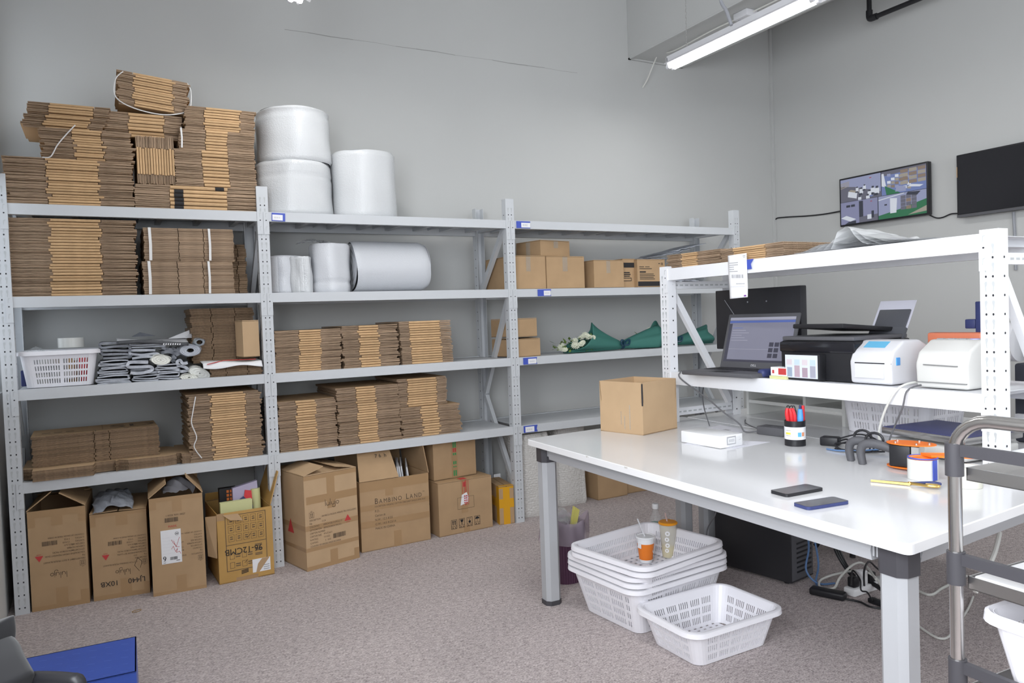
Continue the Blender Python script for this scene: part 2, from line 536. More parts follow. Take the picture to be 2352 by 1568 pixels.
# the curtain gathered at the far end of the left window
b = MB()
def cur(u, v):
    y = -0.42 + 0.44 * u
    return (XL + 0.035 + 0.022 * math.sin(u * 34) + 0.02 * v * 0.3, y, 2.95 - 0.98 * v)
b.grid(cur, 60, 8)
t = b.build('curtain', CURTAIN, smooth=True, ang=180, mods=[('SOLIDIFY', dict(thickness=0.003))])
tag(t, 'grey curtain gathered at the top left edge beside the bright window', 'curtain')

# ------------------------------------------------------------------ ceiling lamps, pipe, conduit, loose wires
def lamp(name, label, x, y0, y1, z):
    t = thing(name, label, 'ceiling lamp', (x, (y0 + y1) / 2, z), group='fluorescent lamps on chains')
    h = (y1 - y0) / 2
    b = MB()
    pr = [(-0.052, 0.016), (-0.026, 0.032), (-0.026, 0.066), (0.026, 0.066), (0.026, 0.032), (0.078, 0.010), (0.081, 0.014), (0.030, 0.037), (0.030, 0.070), (-0.030, 0.070), (-0.030, 0.037), (-0.055, 0.020)]
    b.prism([(px_, -h, pz) for px_, pz in pr], (0, 2 * h, 0))
    for s in (-1, 1): b.box((-0.03, s * h - 0.006, 0.0), (0.03, s * h + 0.006, 0.06))
    b.build('reflector', LIGHTP, t)
    for s in (-1, 1):
        MB().cyl((s * 0.021, -h + 0.02, 0), (s * 0.021, h - 0.02, 0), 0.013, n=14).build('tube', TUBE, t, smooth=True)
        MB().cyl((s * 0.024, -h - 0.002, 0), (s * 0.024, -h + 0.02, 0), 0.014, n=12).cyl((s * 0.024, h - 0.02, 0), (s * 0.024, h + 0.002, 0), 0.014, n=12).build('lamp_holder', LIGHTP, t)
    for yy in (-h * 0.72, h * 0.72):
        c = MB(); zz = 0.085; k = 0
        top = ZC - z - 0.01 if not (BX0 - 0.02 < x < BX1 + 0.02) else BZ - z - 0.015
        while zz < top:
            d = 0.004
            P = [(d * math.cos(a), 0, 0.011 + 0.011 * math.sin(a)) if k % 2 else (0, d * math.cos(a), 0.011 + 0.011 * math.sin(a)) for a in [2 * PI * j / 8 for j in range(8)]]
            c.tube([(p[0], yy + p[1], zz + p[2]) for p in P], 0.0012, 4, closed=True)
            zz += 0.0185; k += 1
        c.build('chain', STEEL, t)
    a = area(name + '_light', (x, (y0 + y1) / 2, z - 0.035), (0, 0, 0), 0.1, 2 * h, 9, (1, 0.99, 0.97))
    a.parent = None
    return t


e0 = at(1536, 155, z=2.9); e1 = at(1880, 0, z=2.9)
lamp('fluorescent_lamp', 'lit double tube lamp hanging on chains under the boxed beam', (e0.x + e1.x) / 2, e1.y, e0.y, 2.9)
e0 = at(676, 4, z=2.9)
lamp('fluorescent_lamp', 'lit double tube lamp, only its end showing at the top edge of the picture', e0.x, e0.y - 1.22, e0.y, 2.9)

lamp('fluorescent_lamp', 'lit double tube lamp hanging over the middle of the room behind the viewer', e0.x, -4.6, -3.4, 2.9)  # unseen lamp, added for more overhead light on the floor
lamp('fluorescent_lamp', 'lit double tube lamp hanging over the trolley end of the room behind the viewer', 3.73, -4.6, -3.4, 2.9)  # second added lamp out of view, also lifting the floor light

p0 = at(1997, 44, x=5.30)
t = thing('fire_pipe', 'black steel pipe bending along the right wall near the ceiling', 'pipe', tuple(p0))
b = MB().tube([(0, 0, ZC - p0.z), (0, 0, 0.05), (0, 0, 0.02)], 0.017, 12).tube([(0, -0.02, 0), (0, -0.05, 0), (0, -4.6, 0.0)], 0.017, 12)
b.build('pipe', BLACK, t, smooth=True)
MB().tube([(0, 0, 0.06), (0, 0, 0.02), (0, -0.006, 0.004), (0, -0.02, 0), (0, -0.06, 0)], 0.023, 12, smooth=3).build('elbow', BLACK, t, smooth=True)

b = MB().box((XR - 0.028, YB - 0.020, 0.02), (XR - 0.002, YB - 0.001, ZC - 0.003))
for z in (2.55, 3.2, 1.9, 1.42): b.box((XR - 0.031, YB - 0.023, z), (XR - 0.002, YB - 0.001, z + 0.012))
tag(b.build('cable_conduit', WALL), 'painted vertical cable conduit in the far room corner', 'conduit')

# thin white cable from a hole in the back wall up over the beam's underside
h0 = at(1476, 201, y=YB - 0.004)
P = [h0, at(1488, 180, y=YB - 0.05), at(1500, 150, y=YB - 0.10), at(1515, 122, y=YB - 0.12) , (BX0 + 0.19, YB - 0.30, BZ - 0.016), (BX0 + 0.17, YB - 0.75, BZ - 0.016), (BX0 + 0.19, YB - 1.2, BZ - 0.016), (BX0 + 0.18, YB - 2.6, BZ - 0.016)]
tag(MB().tube(P, 0.005, 8, smooth=6).build('wall_cable', CABLEW, smooth=True), 'loose white cable from a hole in the back wall to the beam', 'cable')
j = at(1712, 28, z=BZ)
t = thing('junction_box', 'small white junction box screwed under the boxed beam', 'junction box', (j.x, j.y, BZ - 0.045))
MB().rbox((-0.05, -0.06, 0), (0.05, 0.06, 0.0445), 0.006).build('box', LIGHTP, t, smooth=True)
MB().cyl((0, -0.02, -0.012), (0, -0.02, 0), 0.016).cyl((-0.02, 0.03, -0.02), (-0.02, 0.03, 0), 0.009).build('gland', MIDGREY, t, smooth=True)
q = at(1652, 0, z=2.95); q2 = at(1680, 58, x=q.x)
tag(MB().tube([(q2.x, q2.y, q2.z), (q2.x, q2.y + 0.03, q2.z + 0.08), (q2.x, q2.y + 0.09, q2.z + 0.25), (q2.x, q2.y + 0.10, ZC)], 0.009, 10, smooth=8).build('hanging_conduit', MIDGREY, smooth=True),
    'grey flexible conduit end hanging from the ceiling beside the lit tube', 'conduit')
# ------------------------------------------------------------------ steel shelving
PITCH = 0.0585
def upright(x, y0, y1, H, face, name, paint, parent, w=0.057, dep=0.05, z0=0.0):
    """C-profile post whose perforated face looks along `face` ('-y', '+y', '-x', '+x'); centre x/y of the face, local coords"""
    b = MB(); th = 0.003
    # built with the face at v=0 looking to -v, u across
    b.box((-w / 2, 0, z0), (w / 2, th, H)); b.box((-w / 2, th, z0), (-w / 2 + th, dep, H)); b.box((w / 2 - th, th, z0), (w / 2, dep, H))
    n = int((H - z0 - 0.04) / PITCH)
    e = -0.0006
    for i in range(n):
        z = z0 + 0.03 + i * PITCH
        for s in (-1, 1):
            u = s * 0.0105
            b.add([(u + 0.0032 * math.cos(a), e, z + 0.0042 * math.sin(a)) for a in [2 * PI * k / 8 for k in range(8)]], [tuple(range(8))], 1)
            k = z + 0.012
            b.quad([(u + s * -0.0015, e, k), (u + s * 0.0015, e, k), (u + s * 0.0035, e, k + 0.014), (u + s * 0.0050, e, k + 0.026), (u + s * 0.0030, e, k + 0.031), (u - s * 0.0030, e, k + 0.031), (u - s * 0.0040, e, k + 0.024), (u - s * 0.0005, e, k + 0.014)][::s], 2)
        for s in (-1, 1):           # holes of the side webs
            b.add([(s * (w / 2 + 0.0006), dep * 0.55 + 0.004 * math.cos(a), z + 0.004 * math.sin(a)) for a in [2 * PI * k / 8 for k in range(8)]], [tuple(range(8))], 1)
    ang = {'-y': 0, '+x': PI / 2, '+y': PI, '-x': -PI / 2}[face]
    T = Matrix.Translation((x, y0, 0)) @ Matrix.Rotation(ang, 4, 'Z')
    b.v = [T @ v for v in b.v]
    return b.build(name, [paint, HOLE, SLOT], parent)


def beam(p, q, top, hgt, nrm, paint, parent, plate=0.115, w=0.057):
    """box beam between two posts along p-q (face line), with a hooked end plate at both ends; nrm: outward normal"""
    b = MB()
    p, q, n = Vector((*p, 0)), Vector((*q, 0)), Vector((*nrm, 0))
    d = (q - p).normalized()
    T = Matrix(((d.x, -n.x, 0, p.x), (d.y, -n.y, 0, p.y), (0, 0, 1, 0), (0, 0, 0, 1)))
    L = (q - p).length
    b.box((w / 2 - 0.001, 0.001, top - hgt), (L - w / 2 + 0.001, 0.030, top), 0, T)
    b.box((w / 2 - 0.001, 0.030, top - hgt), (L - w / 2 + 0.001, 0.034, top - 0.012), 0, T)
    for a, c in ((0.0015, w / 2), (L - w / 2, L - 0.0015)):
        z0, z1 = top - 0.002 - plate, top - 0.002
        b.box((a, -0.0035, z0), (c, -0.001, z1), 0, T)
        ed = a if a > 0.1 else c
        b.box((ed - 0.0012, -0.0036, z0), (ed + 0.0012, 0.03, z1), 0, T)
        u = (a + c) / 2
        for z, m_ in ((top - 0.045, 1), ):
            b.add([(u + 0.0035 * math.cos(t_), -0.0041, z + 0.0032 * math.sin(t_)) for t_ in [2 * PI * k / 8 for k in range(8)]], [tuple(range(8))], m_, T)
        for z in (top - 0.028, top - 0.098):
            b.quad([(u - 0.004, -0.0041, z), (u - 0.002, -0.0041, z), (u - 0.001, -0.0041, z + 0.017), (u + 0.006, -0.0041, z + 0.020), (u + 0.005, -0.0041, z + 0.022), (u - 0.003, -0.0041, z + 0.020)], 2, T)
    return b.build('beam', [paint, HOLE, SLOT], parent)


XS = [0.0, 1.139, 2.603, 4.493]          # the four pairs of posts
ZS = [0.600, 1.0243, 1.447, 1.869]       # tops of the shelf beams
SD = 0.469                               # depth
RACK = thing('steel_shelving', 'long white steel shelving with four levels along the back wall', 'shelving', (0, 0, 0))
for x in XS:
    upright(x, 0, 0, 2.0, '-y', 'upright', PAINT, RACK)
    upright(x, SD, 0, 2.0, '+y', 'upright', PAINT, RACK)
    # zigzag of the end frame
    zz = [0.16, 0.62, 1.10, 1.62]
    for i, z in enumerate((0.20, 0.78, 1.36)):
        a, c = ((SD - 0.055, z), (0.055, z + 0.50)) if i % 2 else ((0.055, z), (SD - 0.055, z + 0.50))
        if x > 0.1 and i == 1: a, c = (SD - 0.055, z), (0.055, z + 0.62)
        if x > 0.1 and i == 0: a, c = (0.055, z + 0.02), (SD - 0.055, z + 0.56)
        if x > 0.1 and i == 2: a, c = (SD - 0.055, z + 0.10), (0.055, z + 0.50)
        n = Vector((0, c[0] - a[0], c[1] - a[1])).normalized(); e = Vector((0, -n.z, n.y)) * 0.016
        A, C_ = Vector((x - 0.0135, *a)), Vector((x - 0.0135, *c))
        MB().prism([A - e, C_ - n * 0 - e, C_ + e, A + e], (0.025, 0, 0)).build('brace', PAINT, RACK)
    for z in (0.09, 1.838):
        b = MB().box((x - 0.0125, 0.046, z), (x + 0.0125, SD - 0.046, z + 0.03))
        b.build('cross_bar', PAINT, RACK)
for k in range(3):
    x0, x1 = XS[k], XS[k + 1]
    for z in ZS:
        beam((x0, 0), (x1, 0), z, 0.0495, (0, -1), PAINT, RACK)
        beam((x1, SD), (x0, SD), z, 0.0495, (0, 1), PAINT, RACK)
        b = MB()
        zt = z - 0.0035
        b.box((x0 + 0.0285, 0.031, zt - 0.0015), (x1 - 0.0285, SD - 0.031, zt))
        n = max(4, int(round((x1 - x0) / 0.185)))
        for i in range(n):
            xc = x0 + (x1 - x0) * (i + 0.5) / n
            b.box((xc - 0.013, 0.036, zt - 0.026), (xc + 0.013, SD - 0.036, zt - 0.0015))
        for i in range(1, 4):
            xc = x0 + (x1 - x0) * i / 4
            b.box((xc - 0.0008, 0.032, zt - 0.018), (xc + 0.0008, SD - 0.032, zt - 0.0015))
        b.build('shelf_board', PAINT, RACK)


def shelf_tag(px, z, w, h, paper, body=None, notch=True, tilt=0.0, bars=3):
    """blue sticker with a white slip on a front beam; px = photo column of its left edge"""
    x = at(px, 600, y=0).x if False else px
    b = MB(); y = -0.0042
    P = [(0, 0), (w, 0), (w * 0.93, h * 0.45), (w, h), (0, h)] if notch else [(0, 0), (w, 0), (w, h), (0, h)]
    T = Matrix.Translation((x, 0, z)) @ Matrix.Rotation(tilt, 4, 'Y')
    b.prism([(u, y, v) for u, v in P], (0, 0.0042, 0), 0, T)
    o = b.build('label_sticker', BLUEL, RACK)
    c = MB(); u0, v0, u1, v1 = paper
    c.prism([(u0, y - 0.0012, v0), (u1, y - 0.0012, v0), (u1, y - 0.0012, v1), (u0, y - 0.0012, v1)], (0, 0.001, 0), 0, T)
    if body:
        c.text(body, (v1 - v0) * 0.46, T @ Matrix(((1, 0, 0, u0 + (u1 - u0) * 0.12), (0, 0, -1, y - 0.0015), (0, 1, 0, v0 + (v1 - v0) * 0.33), (0, 0, 0, 1))), 1, 0.95)
    else:
        n = bars
        for i in range(n):
            a = u0 + (u1 - u0) * (0.18 + 0.62 * i / n); q = (u1 - u0) * 0.62 / n * 0.72
            for j in range(3):
                zz = v0 + (v1 - v0) * (0.36 + 0.10 * j)
                c.quad([(a, y - 0.0014, zz), (a + q, y - 0.0014, zz), (a + q, y - 0.0014, zz + (v1 - v0) * 0.035), (a, y - 0.0014, zz + (v1 - v0) * 0.035)], 1, T)
    c.build('paper_slip', [PAPER, INKG], o)


def beam_tag(u, v, y=0.0):
    p = at(u, v, y=y)
    return p.x, p.z


for (ul, vb, ur, vt), paper, body, notch, bars in [
    ((624, 507.5, 654, 491), (0.004, 0.004, 0.078, 0.033), None, False, 3),
    ((1186, 519, 1217, 504), (0.032, 0.004, 0.094, 0.033), '发货区', True, 3),
    ((1235, 678, 1265, 662), (0.042, 0.003, 0.090, 0.034), None, True, 3),
    ((1202, 836, 1233, 820), (0.032, 0.003, 0.089, 0.034), None, True, 4),
    ((1203, 993, 1234, 977), (0.010, 0.003, 0.072, 0.036), None, True, 3)]:
    x0, z0 = beam_tag(ul, vb); x1, z1 = beam_tag(ur, vt)
    z1 = beam_tag(ul, vt)[1]
    zb = max(z for z in ZS if z - 0.06 < (z0 + z1) / 2) if False else min(ZS, key=lambda z: abs(z - 0.025 - (z0 + z1) / 2)) - 0.046
    w = x1 - x0
    k = w / 0.096
    shelf_tag(x0, zb, w, 0.042, (paper[0] * k, paper[1], paper[2] * k, paper[3]), body, notch, 0.03 if not notch else 0.0, bars)
# ------------------------------------------------------------------ flattened cartons
def flat_carton(w, d, t, a, b, rnd, style='fold'):
    """one carton folded flat, seen from its fold: two plies left and right of a rounded fold; origin front left bottom"""
    m = MB(); g = 0.10 * t
    if style == 'fold':
        for u0, u1 in ((0, a * w - 0.001), (b * w + 0.001, w)):
            for k in (0, 1):
                z0, z1 = (0.02 * t, t / 2 - g) if k == 0 else (t / 2 + g * 0.6, t * 0.97)
                f = rnd.uniform(0.0, 0.005); e0 = rnd.uniform(-0.002, 0.003)
                wob = rnd.uniform(-0.10, 0.10) * t
                out = u0 == 0
                ua, ub = (u0 + e0, u1) if out else (u0, u1 - e0)
                za = wob if out else 0.0; zb = 0.0 if out else wob
                yb = d - rnd.uniform(0, 0.004)
                vs = [(ua, f, z0 + za), (ub, f, z0 + zb), (ub, yb, z0 + zb), (ua, yb, z0 + za), (ua, f, z1 + za), (ub, f, z1 + zb), (ub, yb, z1 + zb), (ua, yb, z1 + za)]
                m.add(vs, [(0, 3, 2, 1), (4, 5, 6, 7)], 0)
                m.add(vs, [(0, 1, 5, 4), (1, 2, 6, 5), (2, 3, 7, 6), (3, 0, 4, 7)], 1)
        # folded body of the carton
        pr = []
        n = 6; f = rnd.uniform(-0.004, 0.0); r = t * 0.43
        for k in range(n + 1):
            th = -PI / 2 + PI * k / n
            pr.append((f + r * 0.55 * (1 - math.cos(th)), t / 2 + r * math.sin(th)))
        pr += [(d, t / 2 + r), (d, t / 2 - r)]
        s0, s1 = rnd.uniform(-0.002, 0.002), rnd.uniform(-0.002, 0.002)
        vs = [(a * w + s0, y, z) for y, z in pr] + [(b * w + s1, y, z) for y, z in pr]
        k = len(pr)
        m.add(vs, [(i, i + k, (i + 1) % k + k, (i + 1) % k) for i in range(n)], 2)
        m.add(vs, [(i, i + k, (i + 1) % k + k, (i + 1) % k) for i in range(n, k)] + [tuple(range(k)), tuple(reversed(range(k, 2 * k)))], 0)
    else:
        # seen from the side of the flutes: three flap widths with slots at a and b
        s = 0.0016
        for u0, u1 in ((0, a * w - s), (a * w + s, b * w - s), (b * w + s, w)):
            f = rnd.uniform(0.0, 0.005)
            for k in (0, 1):
                z0, z1 = (0.01 * t, t / 2 - g * 0.4) if k == 0 else (t / 2 + g * 0.4, t * 0.985)
                vs = [(u0, f, z0), (u1, f, z0), (u1, d, z0), (u0, d, z0), (u0, f, z1), (u1, f, z1), (u1, d, z1), (u0, d, z1)]
                m.add(vs, [(0, 3, 2, 1), (4, 5, 6, 7)], 0)
                m.add(vs, [(0, 1, 5, 4), (1, 2, 6, 5), (2, 3, 7, 6), (3, 0, 4, 7)], 1)
        m.box((a * w - s, 0.03, 0.05 * t), (b * w + s, d * 0.98, 0.95 * t), 0)
    return m


def carton_protos(w, d, t, a, b, style, seed, edge, n=3):
    rnd = random.Random(seed)
    return [flat_carton(w, d, t, a, b, rnd, style) for _ in range(n)], [KRAFT, edge, FOLD]


def pile(where, w, d, h, n, a, b, label, group, style='fold', edge=None, rz=0.0, seed=1, jit=0.006, lean=0.0, upright_=False, top=None, printed=None):
    """n loose flattened cartons; every one an object of its own. label: how the pile is told apart"""
    rnd = random.Random(seed)
    t = h / n
    protos, mats = carton_protos(w, d, t, a, b, style, seed, edge or EDGE)
    base = []
    drift = 0.0
    for i in range(n):
        jx, jy = rnd.uniform(-jit, jit), rnd.uniform(-jit * 0.5, jit * 0.7)
        if rnd.random() < 0.18: jx += rnd.uniform(-jit, jit) * 1.2
        k = i % 3
        if i < 3:
            m = protos[i]
            if printed and i == 0: pass
            o = m.build('flattened_carton', mats); base.append(o)
        else:
            o = base[k].copy(); COL.objects.link(o)
        R = Matrix.Rotation(rz, 3, 'Z')
        if not upright_:
            o.location = Vector(where) + R @ Vector((jx + lean * i * t, jy, i * t))
            o.rotation_euler = (0, 0, rz + rnd.uniform(-0.006, 0.006))
        else:
            o.location = Vector(where) + Vector((w * 0 + (i + 1) * t, jy, abs(jx)))
            o.rotation_euler = (0, -PI / 2, 0)
        what = 'topmost carton of' if i == n - 1 else 'lowest carton of' if i == 0 else 'flattened carton in'
        if upright_: what = 'rightmost carton of' if i == n - 1 else 'leftmost carton of' if i == 0 else 'flattened carton within'
        tag(o, what + ' ' + label, 'flattened carton', group)
    return base


def strap_loop(x, y0, y1, z0, z1, w=0.012, slack=0.004):
    s = slack
    m = MB()
    P = [(x, y0 - s, z0 + 0.003), (x + 0.002, y0 - s - 0.003, (z0 + z1) / 2), (x, y0 - s, z1), (x, y0 + 0.006, z1 + 0.0025), (x, (y0 + y1) / 2, z1 + 0.003), (x, y1, z1 + 0.0025), (x, y1 + s, z1), (x, y1 + s, z0)]
    for p, q in zip(P[:-1], P[1:]):
        m.add([(p[0] - w / 2, p[1], p[2]), (p[0] + w / 2, p[1], p[2]), (q[0] + w / 2, q[1], q[2]), (q[0] - w / 2, q[1], q[2])], [(0, 1, 2, 3)])
    return m


def tied(where, w, d, h, n, a, b, label, straps=(), style='fold', edge=None, rz=0.0, ry=0.0, seed=1, jit=0.006, lean=0.0, cords=()):
    """a bundle tied with straps: one thing; its cartons and straps are parts"""
    rnd = random.Random(seed)
    T = thing('carton_bundle', label, 'carton bundle', tuple(where), group='tied carton bundles', rot=(0, ry, rz))
    t = h / n
    protos, mats = carton_protos(w, d, t, a, b, style, seed, edge or EDGE)
    base = []
    for i in range(n):
        jx, jy = rnd.uniform(-jit, jit), rnd.uniform(-jit * 0.5, jit * 0.7)
        if i < 3:
            o = protos[i].build('flattened_carton', mats, T); base.append(o)
        else:
            o = base[i % 3].copy(); COL.objects.link(o); o.parent = T
        o.location = (jx + lean * i * t, jy, i * t)
        o.rotation_euler = (0, 0, rnd.uniform(-0.006, 0.006))
    for s in straps:
        x, sw = s[0], s[1]
        strap_loop(x, -jit * 0.5 - 0.003, d + jit, 0.0, h, sw).build('strap', STRAP, T, mods=[('SOLIDIFY', dict(thickness=0.001))])
    for c in cords:
        MB().tube(c, 0.0028, 6, smooth=6).build('strap', STRAP, T, smooth=True)
    return T


zA = ZS[3]
Y0 = 0.022
# ---- top shelf, first bay
def geo(b, y=Y0): return span(b, y)

x0, x1, z0, z1 = geo((11, 366, 307, 472))
pile((x0, Y0 - 0.012, zA), x1 - x0, 0.40, z1 - zA, 17, 0.315, 0.72, 'the wide flat pile at the top shelf\'s left end', 'wide pile at the left of the top shelf', seed=11, jit=0.009)
zt = z1
x0, x1, z0, z1 = geo((98, 299, 309, 375))
tied((x0, Y0, zt + 0.001), x1 - x0, 0.30, z1 - zt, 12, 0.35, 0.67, 'carton bundle with a loose white strap across its left front', seed=12, jit=0.012, lean=-0.05,
     cords=[[(-0.004, -0.006, 0.0), (0.03, -0.012, 0.005), (0.06, -0.016, 0.06), (0.10, -0.014, 0.115), (0.135, -0.012, 0.158)]])
x2, x3, z2, z3 = geo((56, 237, 246, 300), Y0 + 0.02)
w_ = x3 - x2
pile((x2, Y0 + 0.03, z1 + 0.002), w_, 0.32, z3 - z1 - 0.002, 10, 0.26, 0.80, 'the highest pile above the top shelf\'s left end', 'highest pile at the left of the top shelf', seed=13, jit=0.016)

x0, x1, z0, z1 = geo((311, 428, 589, 483))
base = pile((x0, Y0 - 0.008, zA), x1 - x0, 0.40, z1 - zA, 6, 0.275, 0.745, 'the low pile with black printed stripes, top shelf', 'black striped low pile', seed=14, jit=0.005)
wJ = x1 - x0; tJ = (z1 - zA) / 6
for q, o in enumerate([o for o in S.objects if o.get('group') == 'black striped low pile']):
    m = MB()
    r = tJ * 0.47
    spans = [(0.31, 0.385)] if q in (0, 1, 2, 3, 4) else [(0.64, 0.715)]
    for u0, u1 in spans:
        for k in range(6):
            a_, b_ = (-PI / 2 + PI * k / 6, -PI / 2 + PI * (k + 1) / 6)
            P = [(-0.0045 + r * 0.55 * (1 - math.cos(v)), tJ / 2 + r * math.sin(v)) for v in (a_, b_)]
            m.quad([(u0 * wJ, P[0][0], P[0][1]), (u1 * wJ, P[0][0], P[0][1]), (u1 * wJ, P[1][0], P[1][1]), (u0 * wJ, P[1][0], P[1][1])])
    p = m.build('printed_stripe', INK, o)
zJ = z1
x0, x1, z0, z1 = geo((398, 346, 587, 430))
pile((x0 + 0.004, Y0, zJ + 0.001), x1 - x0 - 0.006, 0.36, z1 - zJ - 0.001, 11, 0.335, 0.655, 'the pile right of the cartons standing on edge', 'narrow banded pile right of the standing cartons', seed=15, jit=0.006)
zI = z1
x0, x1, z0, z1 = geo((411, 300, 584, 348))
tied((x0, Y0 + 0.006, zI + 0.001), x1 - x0, 0.34, z1 - zI, 7, 0.345, 0.63, 'low strapped carton bundle third from below at the right of the first bay top shelf', seed=16, jit=0.005, straps=[(0.012, 0.008)])
zH = z1
x0, x1, z0, z1 = geo((424, 248, 585, 313))
pile((x0, Y0 + 0.012, zH + 0.001), x1 - x0, 0.34, z1 - zH, 9, 0.27, 0.78, 'the uppermost pile beside the tall white rolls', 'uppermost pile beside the tall white rolls', seed=17, jit=0.006, lean=0.06)
# standing cartons between the two piles
x0, x1, z0, z1 = geo((314, 315, 401, 428))
pile((x0, Y0 + 0.004, zJ + 0.001), z1 - zJ, 0.34, x1 - x0, 14, 0.20, 0.75, 'the row standing on edge on the top shelf', 'cartons standing on edge', seed=18, jit=0.005, upright_=True)
zE = z1
x0, x1, z0, z1 = geo((240, 262, 414, 318), Y0 + 0.10)
pile((x0, Y0 + 0.05, zE + 0.003), x1 - x0, 0.30, z1 - zE - 0.012, 7, 0.30, 0.76, 'the sloping pile under the tilted tied bundle', 'middle pile under the tied bundle', seed=19, jit=0.010, lean=0.12)
zD = z1 - 0.008
F0 = at(268, 256, y=Y0 + 0.03)
x0, x1, z0, z1 = geo((268, 195, 430, 256), Y0 + 0.03)
wF = (x1 - x0) * 1.0; hF = 0.165
tied((x0, Y0 + 0.045, zD + 0.036), wF, 0.26, hF, 14, 0.22, 0.78, 'tied carton bundle sitting tilted on the very top of the piles', seed=20, jit=0.008, ry=math.radians(5.2),
     cords=[[(0.02, -0.008, hF * 0.95), (-0.010, -0.004, hF * 0.7), (-0.012, -0.006, 0.04), (0.03, -0.014, 0.0), (0.12, -0.020, -0.022), (0.22, -0.018, -0.020), (wF - 0.01, -0.012, 0.012), (wF + 0.012, -0.006, 0.05), (wF + 0.010, -0.002, hF * 0.75), (wF - 0.008, 0.01, hF)]])

# ---- third level (second from the top), first bay
zB = ZS[2]
x0, x1, z0, z1 = geo((17, 503, 313, 680))
pile((x0, Y0 - 0.006, zB), x1 - x0, 0.40, z1 - zB, 26, 0.325, 0.715, 'the tall pile left of the strapped bundles', 'tall pile at the left of the second shelf', seed=21, jit=0.009)
x0, x1, z0, z1 = geo((329, 600, 537, 676))
zl = z1
tied((x0, Y0, zB), x1 - x0, 0.36, z1 - zB - 0.001, 15, 0.375, 0.655, 'lower of two strapped carton bundles on the second shelf from the top', style='flute', seed=22, jit=0.003, straps=[(0.028, 0.013), (0.300, 0.011)])
x0, x1, z0, z1 = geo((331, 525, 537, 600))
tied((x0, Y0 + 0.003, zl + 0.001), x1 - x0, 0.36, z1 - zl, 15, 0.375, 0.655, 'upper of two strapped carton bundles on the second shelf from the top', style='flute', seed=23, jit=0.003, straps=[(0.026, 0.013), (0.298, 0.011)])
x0, x1, z0, z1 = geo((500, 561, 566, 674), 0.20)
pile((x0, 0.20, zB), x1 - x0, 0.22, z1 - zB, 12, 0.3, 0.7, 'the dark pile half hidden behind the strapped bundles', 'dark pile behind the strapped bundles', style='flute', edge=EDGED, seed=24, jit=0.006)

# ---- second level, first bay: dark piles at its right end
zC = ZS[1]
x0, x1, z0, z1 = geo((484, 836, 612, 868))
x1 = min(x1, XS[1] - 0.035)
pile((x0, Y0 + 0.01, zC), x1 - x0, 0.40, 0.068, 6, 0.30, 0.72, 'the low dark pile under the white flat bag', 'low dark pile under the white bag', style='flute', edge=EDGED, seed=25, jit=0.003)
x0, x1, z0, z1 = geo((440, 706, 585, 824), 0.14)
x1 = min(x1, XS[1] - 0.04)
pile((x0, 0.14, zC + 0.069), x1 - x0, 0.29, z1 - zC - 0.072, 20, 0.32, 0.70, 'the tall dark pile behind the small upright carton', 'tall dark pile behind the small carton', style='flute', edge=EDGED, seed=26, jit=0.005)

# ---- lowest shelf level, first bay
zL = ZS[0]
# die-cut blanks lying under the printed pile
def blank(w, d, t, rnd):
    m = MB()
    P = [(0.0, 0.06), (0.045, 0.045), (0.045, 0.0), (0.29, 0.0), (0.30, 0.045), (0.385, 0.05), (0.385, 0.025), (0.40, 0.05), (0.42, 0.04), (0.44, 0.025), (0.60, 0.020), (0.655, 0.035), (0.66, 0.06), (0.675, 0.06), (0.68, 0.03), (0.735, 0.03), (0.752, 0.045), (0.755, 0.22), (0.74, 0.25), (0.67, 0.26), (0.665, 0.22), (0.63, 0.25), (0.4, 0.26), (0.1, 0.27), (0.0, 0.25)]
    P = [(x * w / 0.755, y * d / 0.27) for x, y in P]
    m.prism([(x, y, 0) for x, y in P], (0, 0, t), 1, capmat=0)
    return m
x0, x1, z0, z1 = geo((48, 1062, 457, 1110))
rnd = random.Random(5)
nb = 8; tb = 0.0062
pb = blank(x1 - x0, 0.40, tb, rnd).build('carton_blank', [KRAFT2, EDGED])
for i in range(nb):
    o = pb if i == 0 else pb.copy()
    if i: COL.objects.link(o)
    o.location = (x0 + rnd.uniform(-0.003, 0.003), -0.012 + rnd.uniform(-0.003, 0.003), zL + i * tb)
    tag(o, ('topmost die-cut carton blank spread under the printed pile' if i == nb - 1 else 'lowest die-cut carton blank on the lowest shelf' if i == 0 else 'die-cut carton blank between the topmost and the lowest one'), 'carton blank', 'die-cut blanks under the printed pile')
zO = zL + nb * tb
x0, x1, z0, z1 = geo((72, 975, 366, 1058), 0.07)
nN = 14; hN = 0.145
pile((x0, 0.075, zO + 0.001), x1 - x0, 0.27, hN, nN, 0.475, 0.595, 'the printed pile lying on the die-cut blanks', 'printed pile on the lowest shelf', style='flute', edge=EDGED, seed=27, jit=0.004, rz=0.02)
topo = [o for o in S.objects if o.get('group') == 'printed pile on the lowest shelf'][-1]
m = MB(); wN = x1 - x0; tN = hN / nN
m.box((0.015, 0.055, tN), (wN - 0.02, 0.060, tN + 0.0006)); m.box((wN * 0.49, 0.0, tN), (wN * 0.495, 0.055, tN + 0.0006)); m.box((wN * 0.55, 0.06, tN), (wN * 0.553, 0.265, tN + 0.0006))
Tt = Matrix(((1, 0, 0, wN * 0.60), (0, 1, 0, 0.095), (0, 0, 1, tN + 0.0008), (0, 0, 0, 1)))
m.text('SD', 0.15, Tt, 0, 1.2)
for i in range(3): m.box((0.04 + 0.05 * i, 0.10, tN), (0.075 + 0.05 * i, 0.115, tN + 0.0006))
m.box((wN * 0.72, 0.03, tN), (wN * 0.76, 0.040, tN + 0.0006))
m.build('printed_lettering', INKB, topo)
x0, x1, z0, z1 = geo((437, 896, 604, 1051))
x1 = min(x1, XS[1] - 0.032)
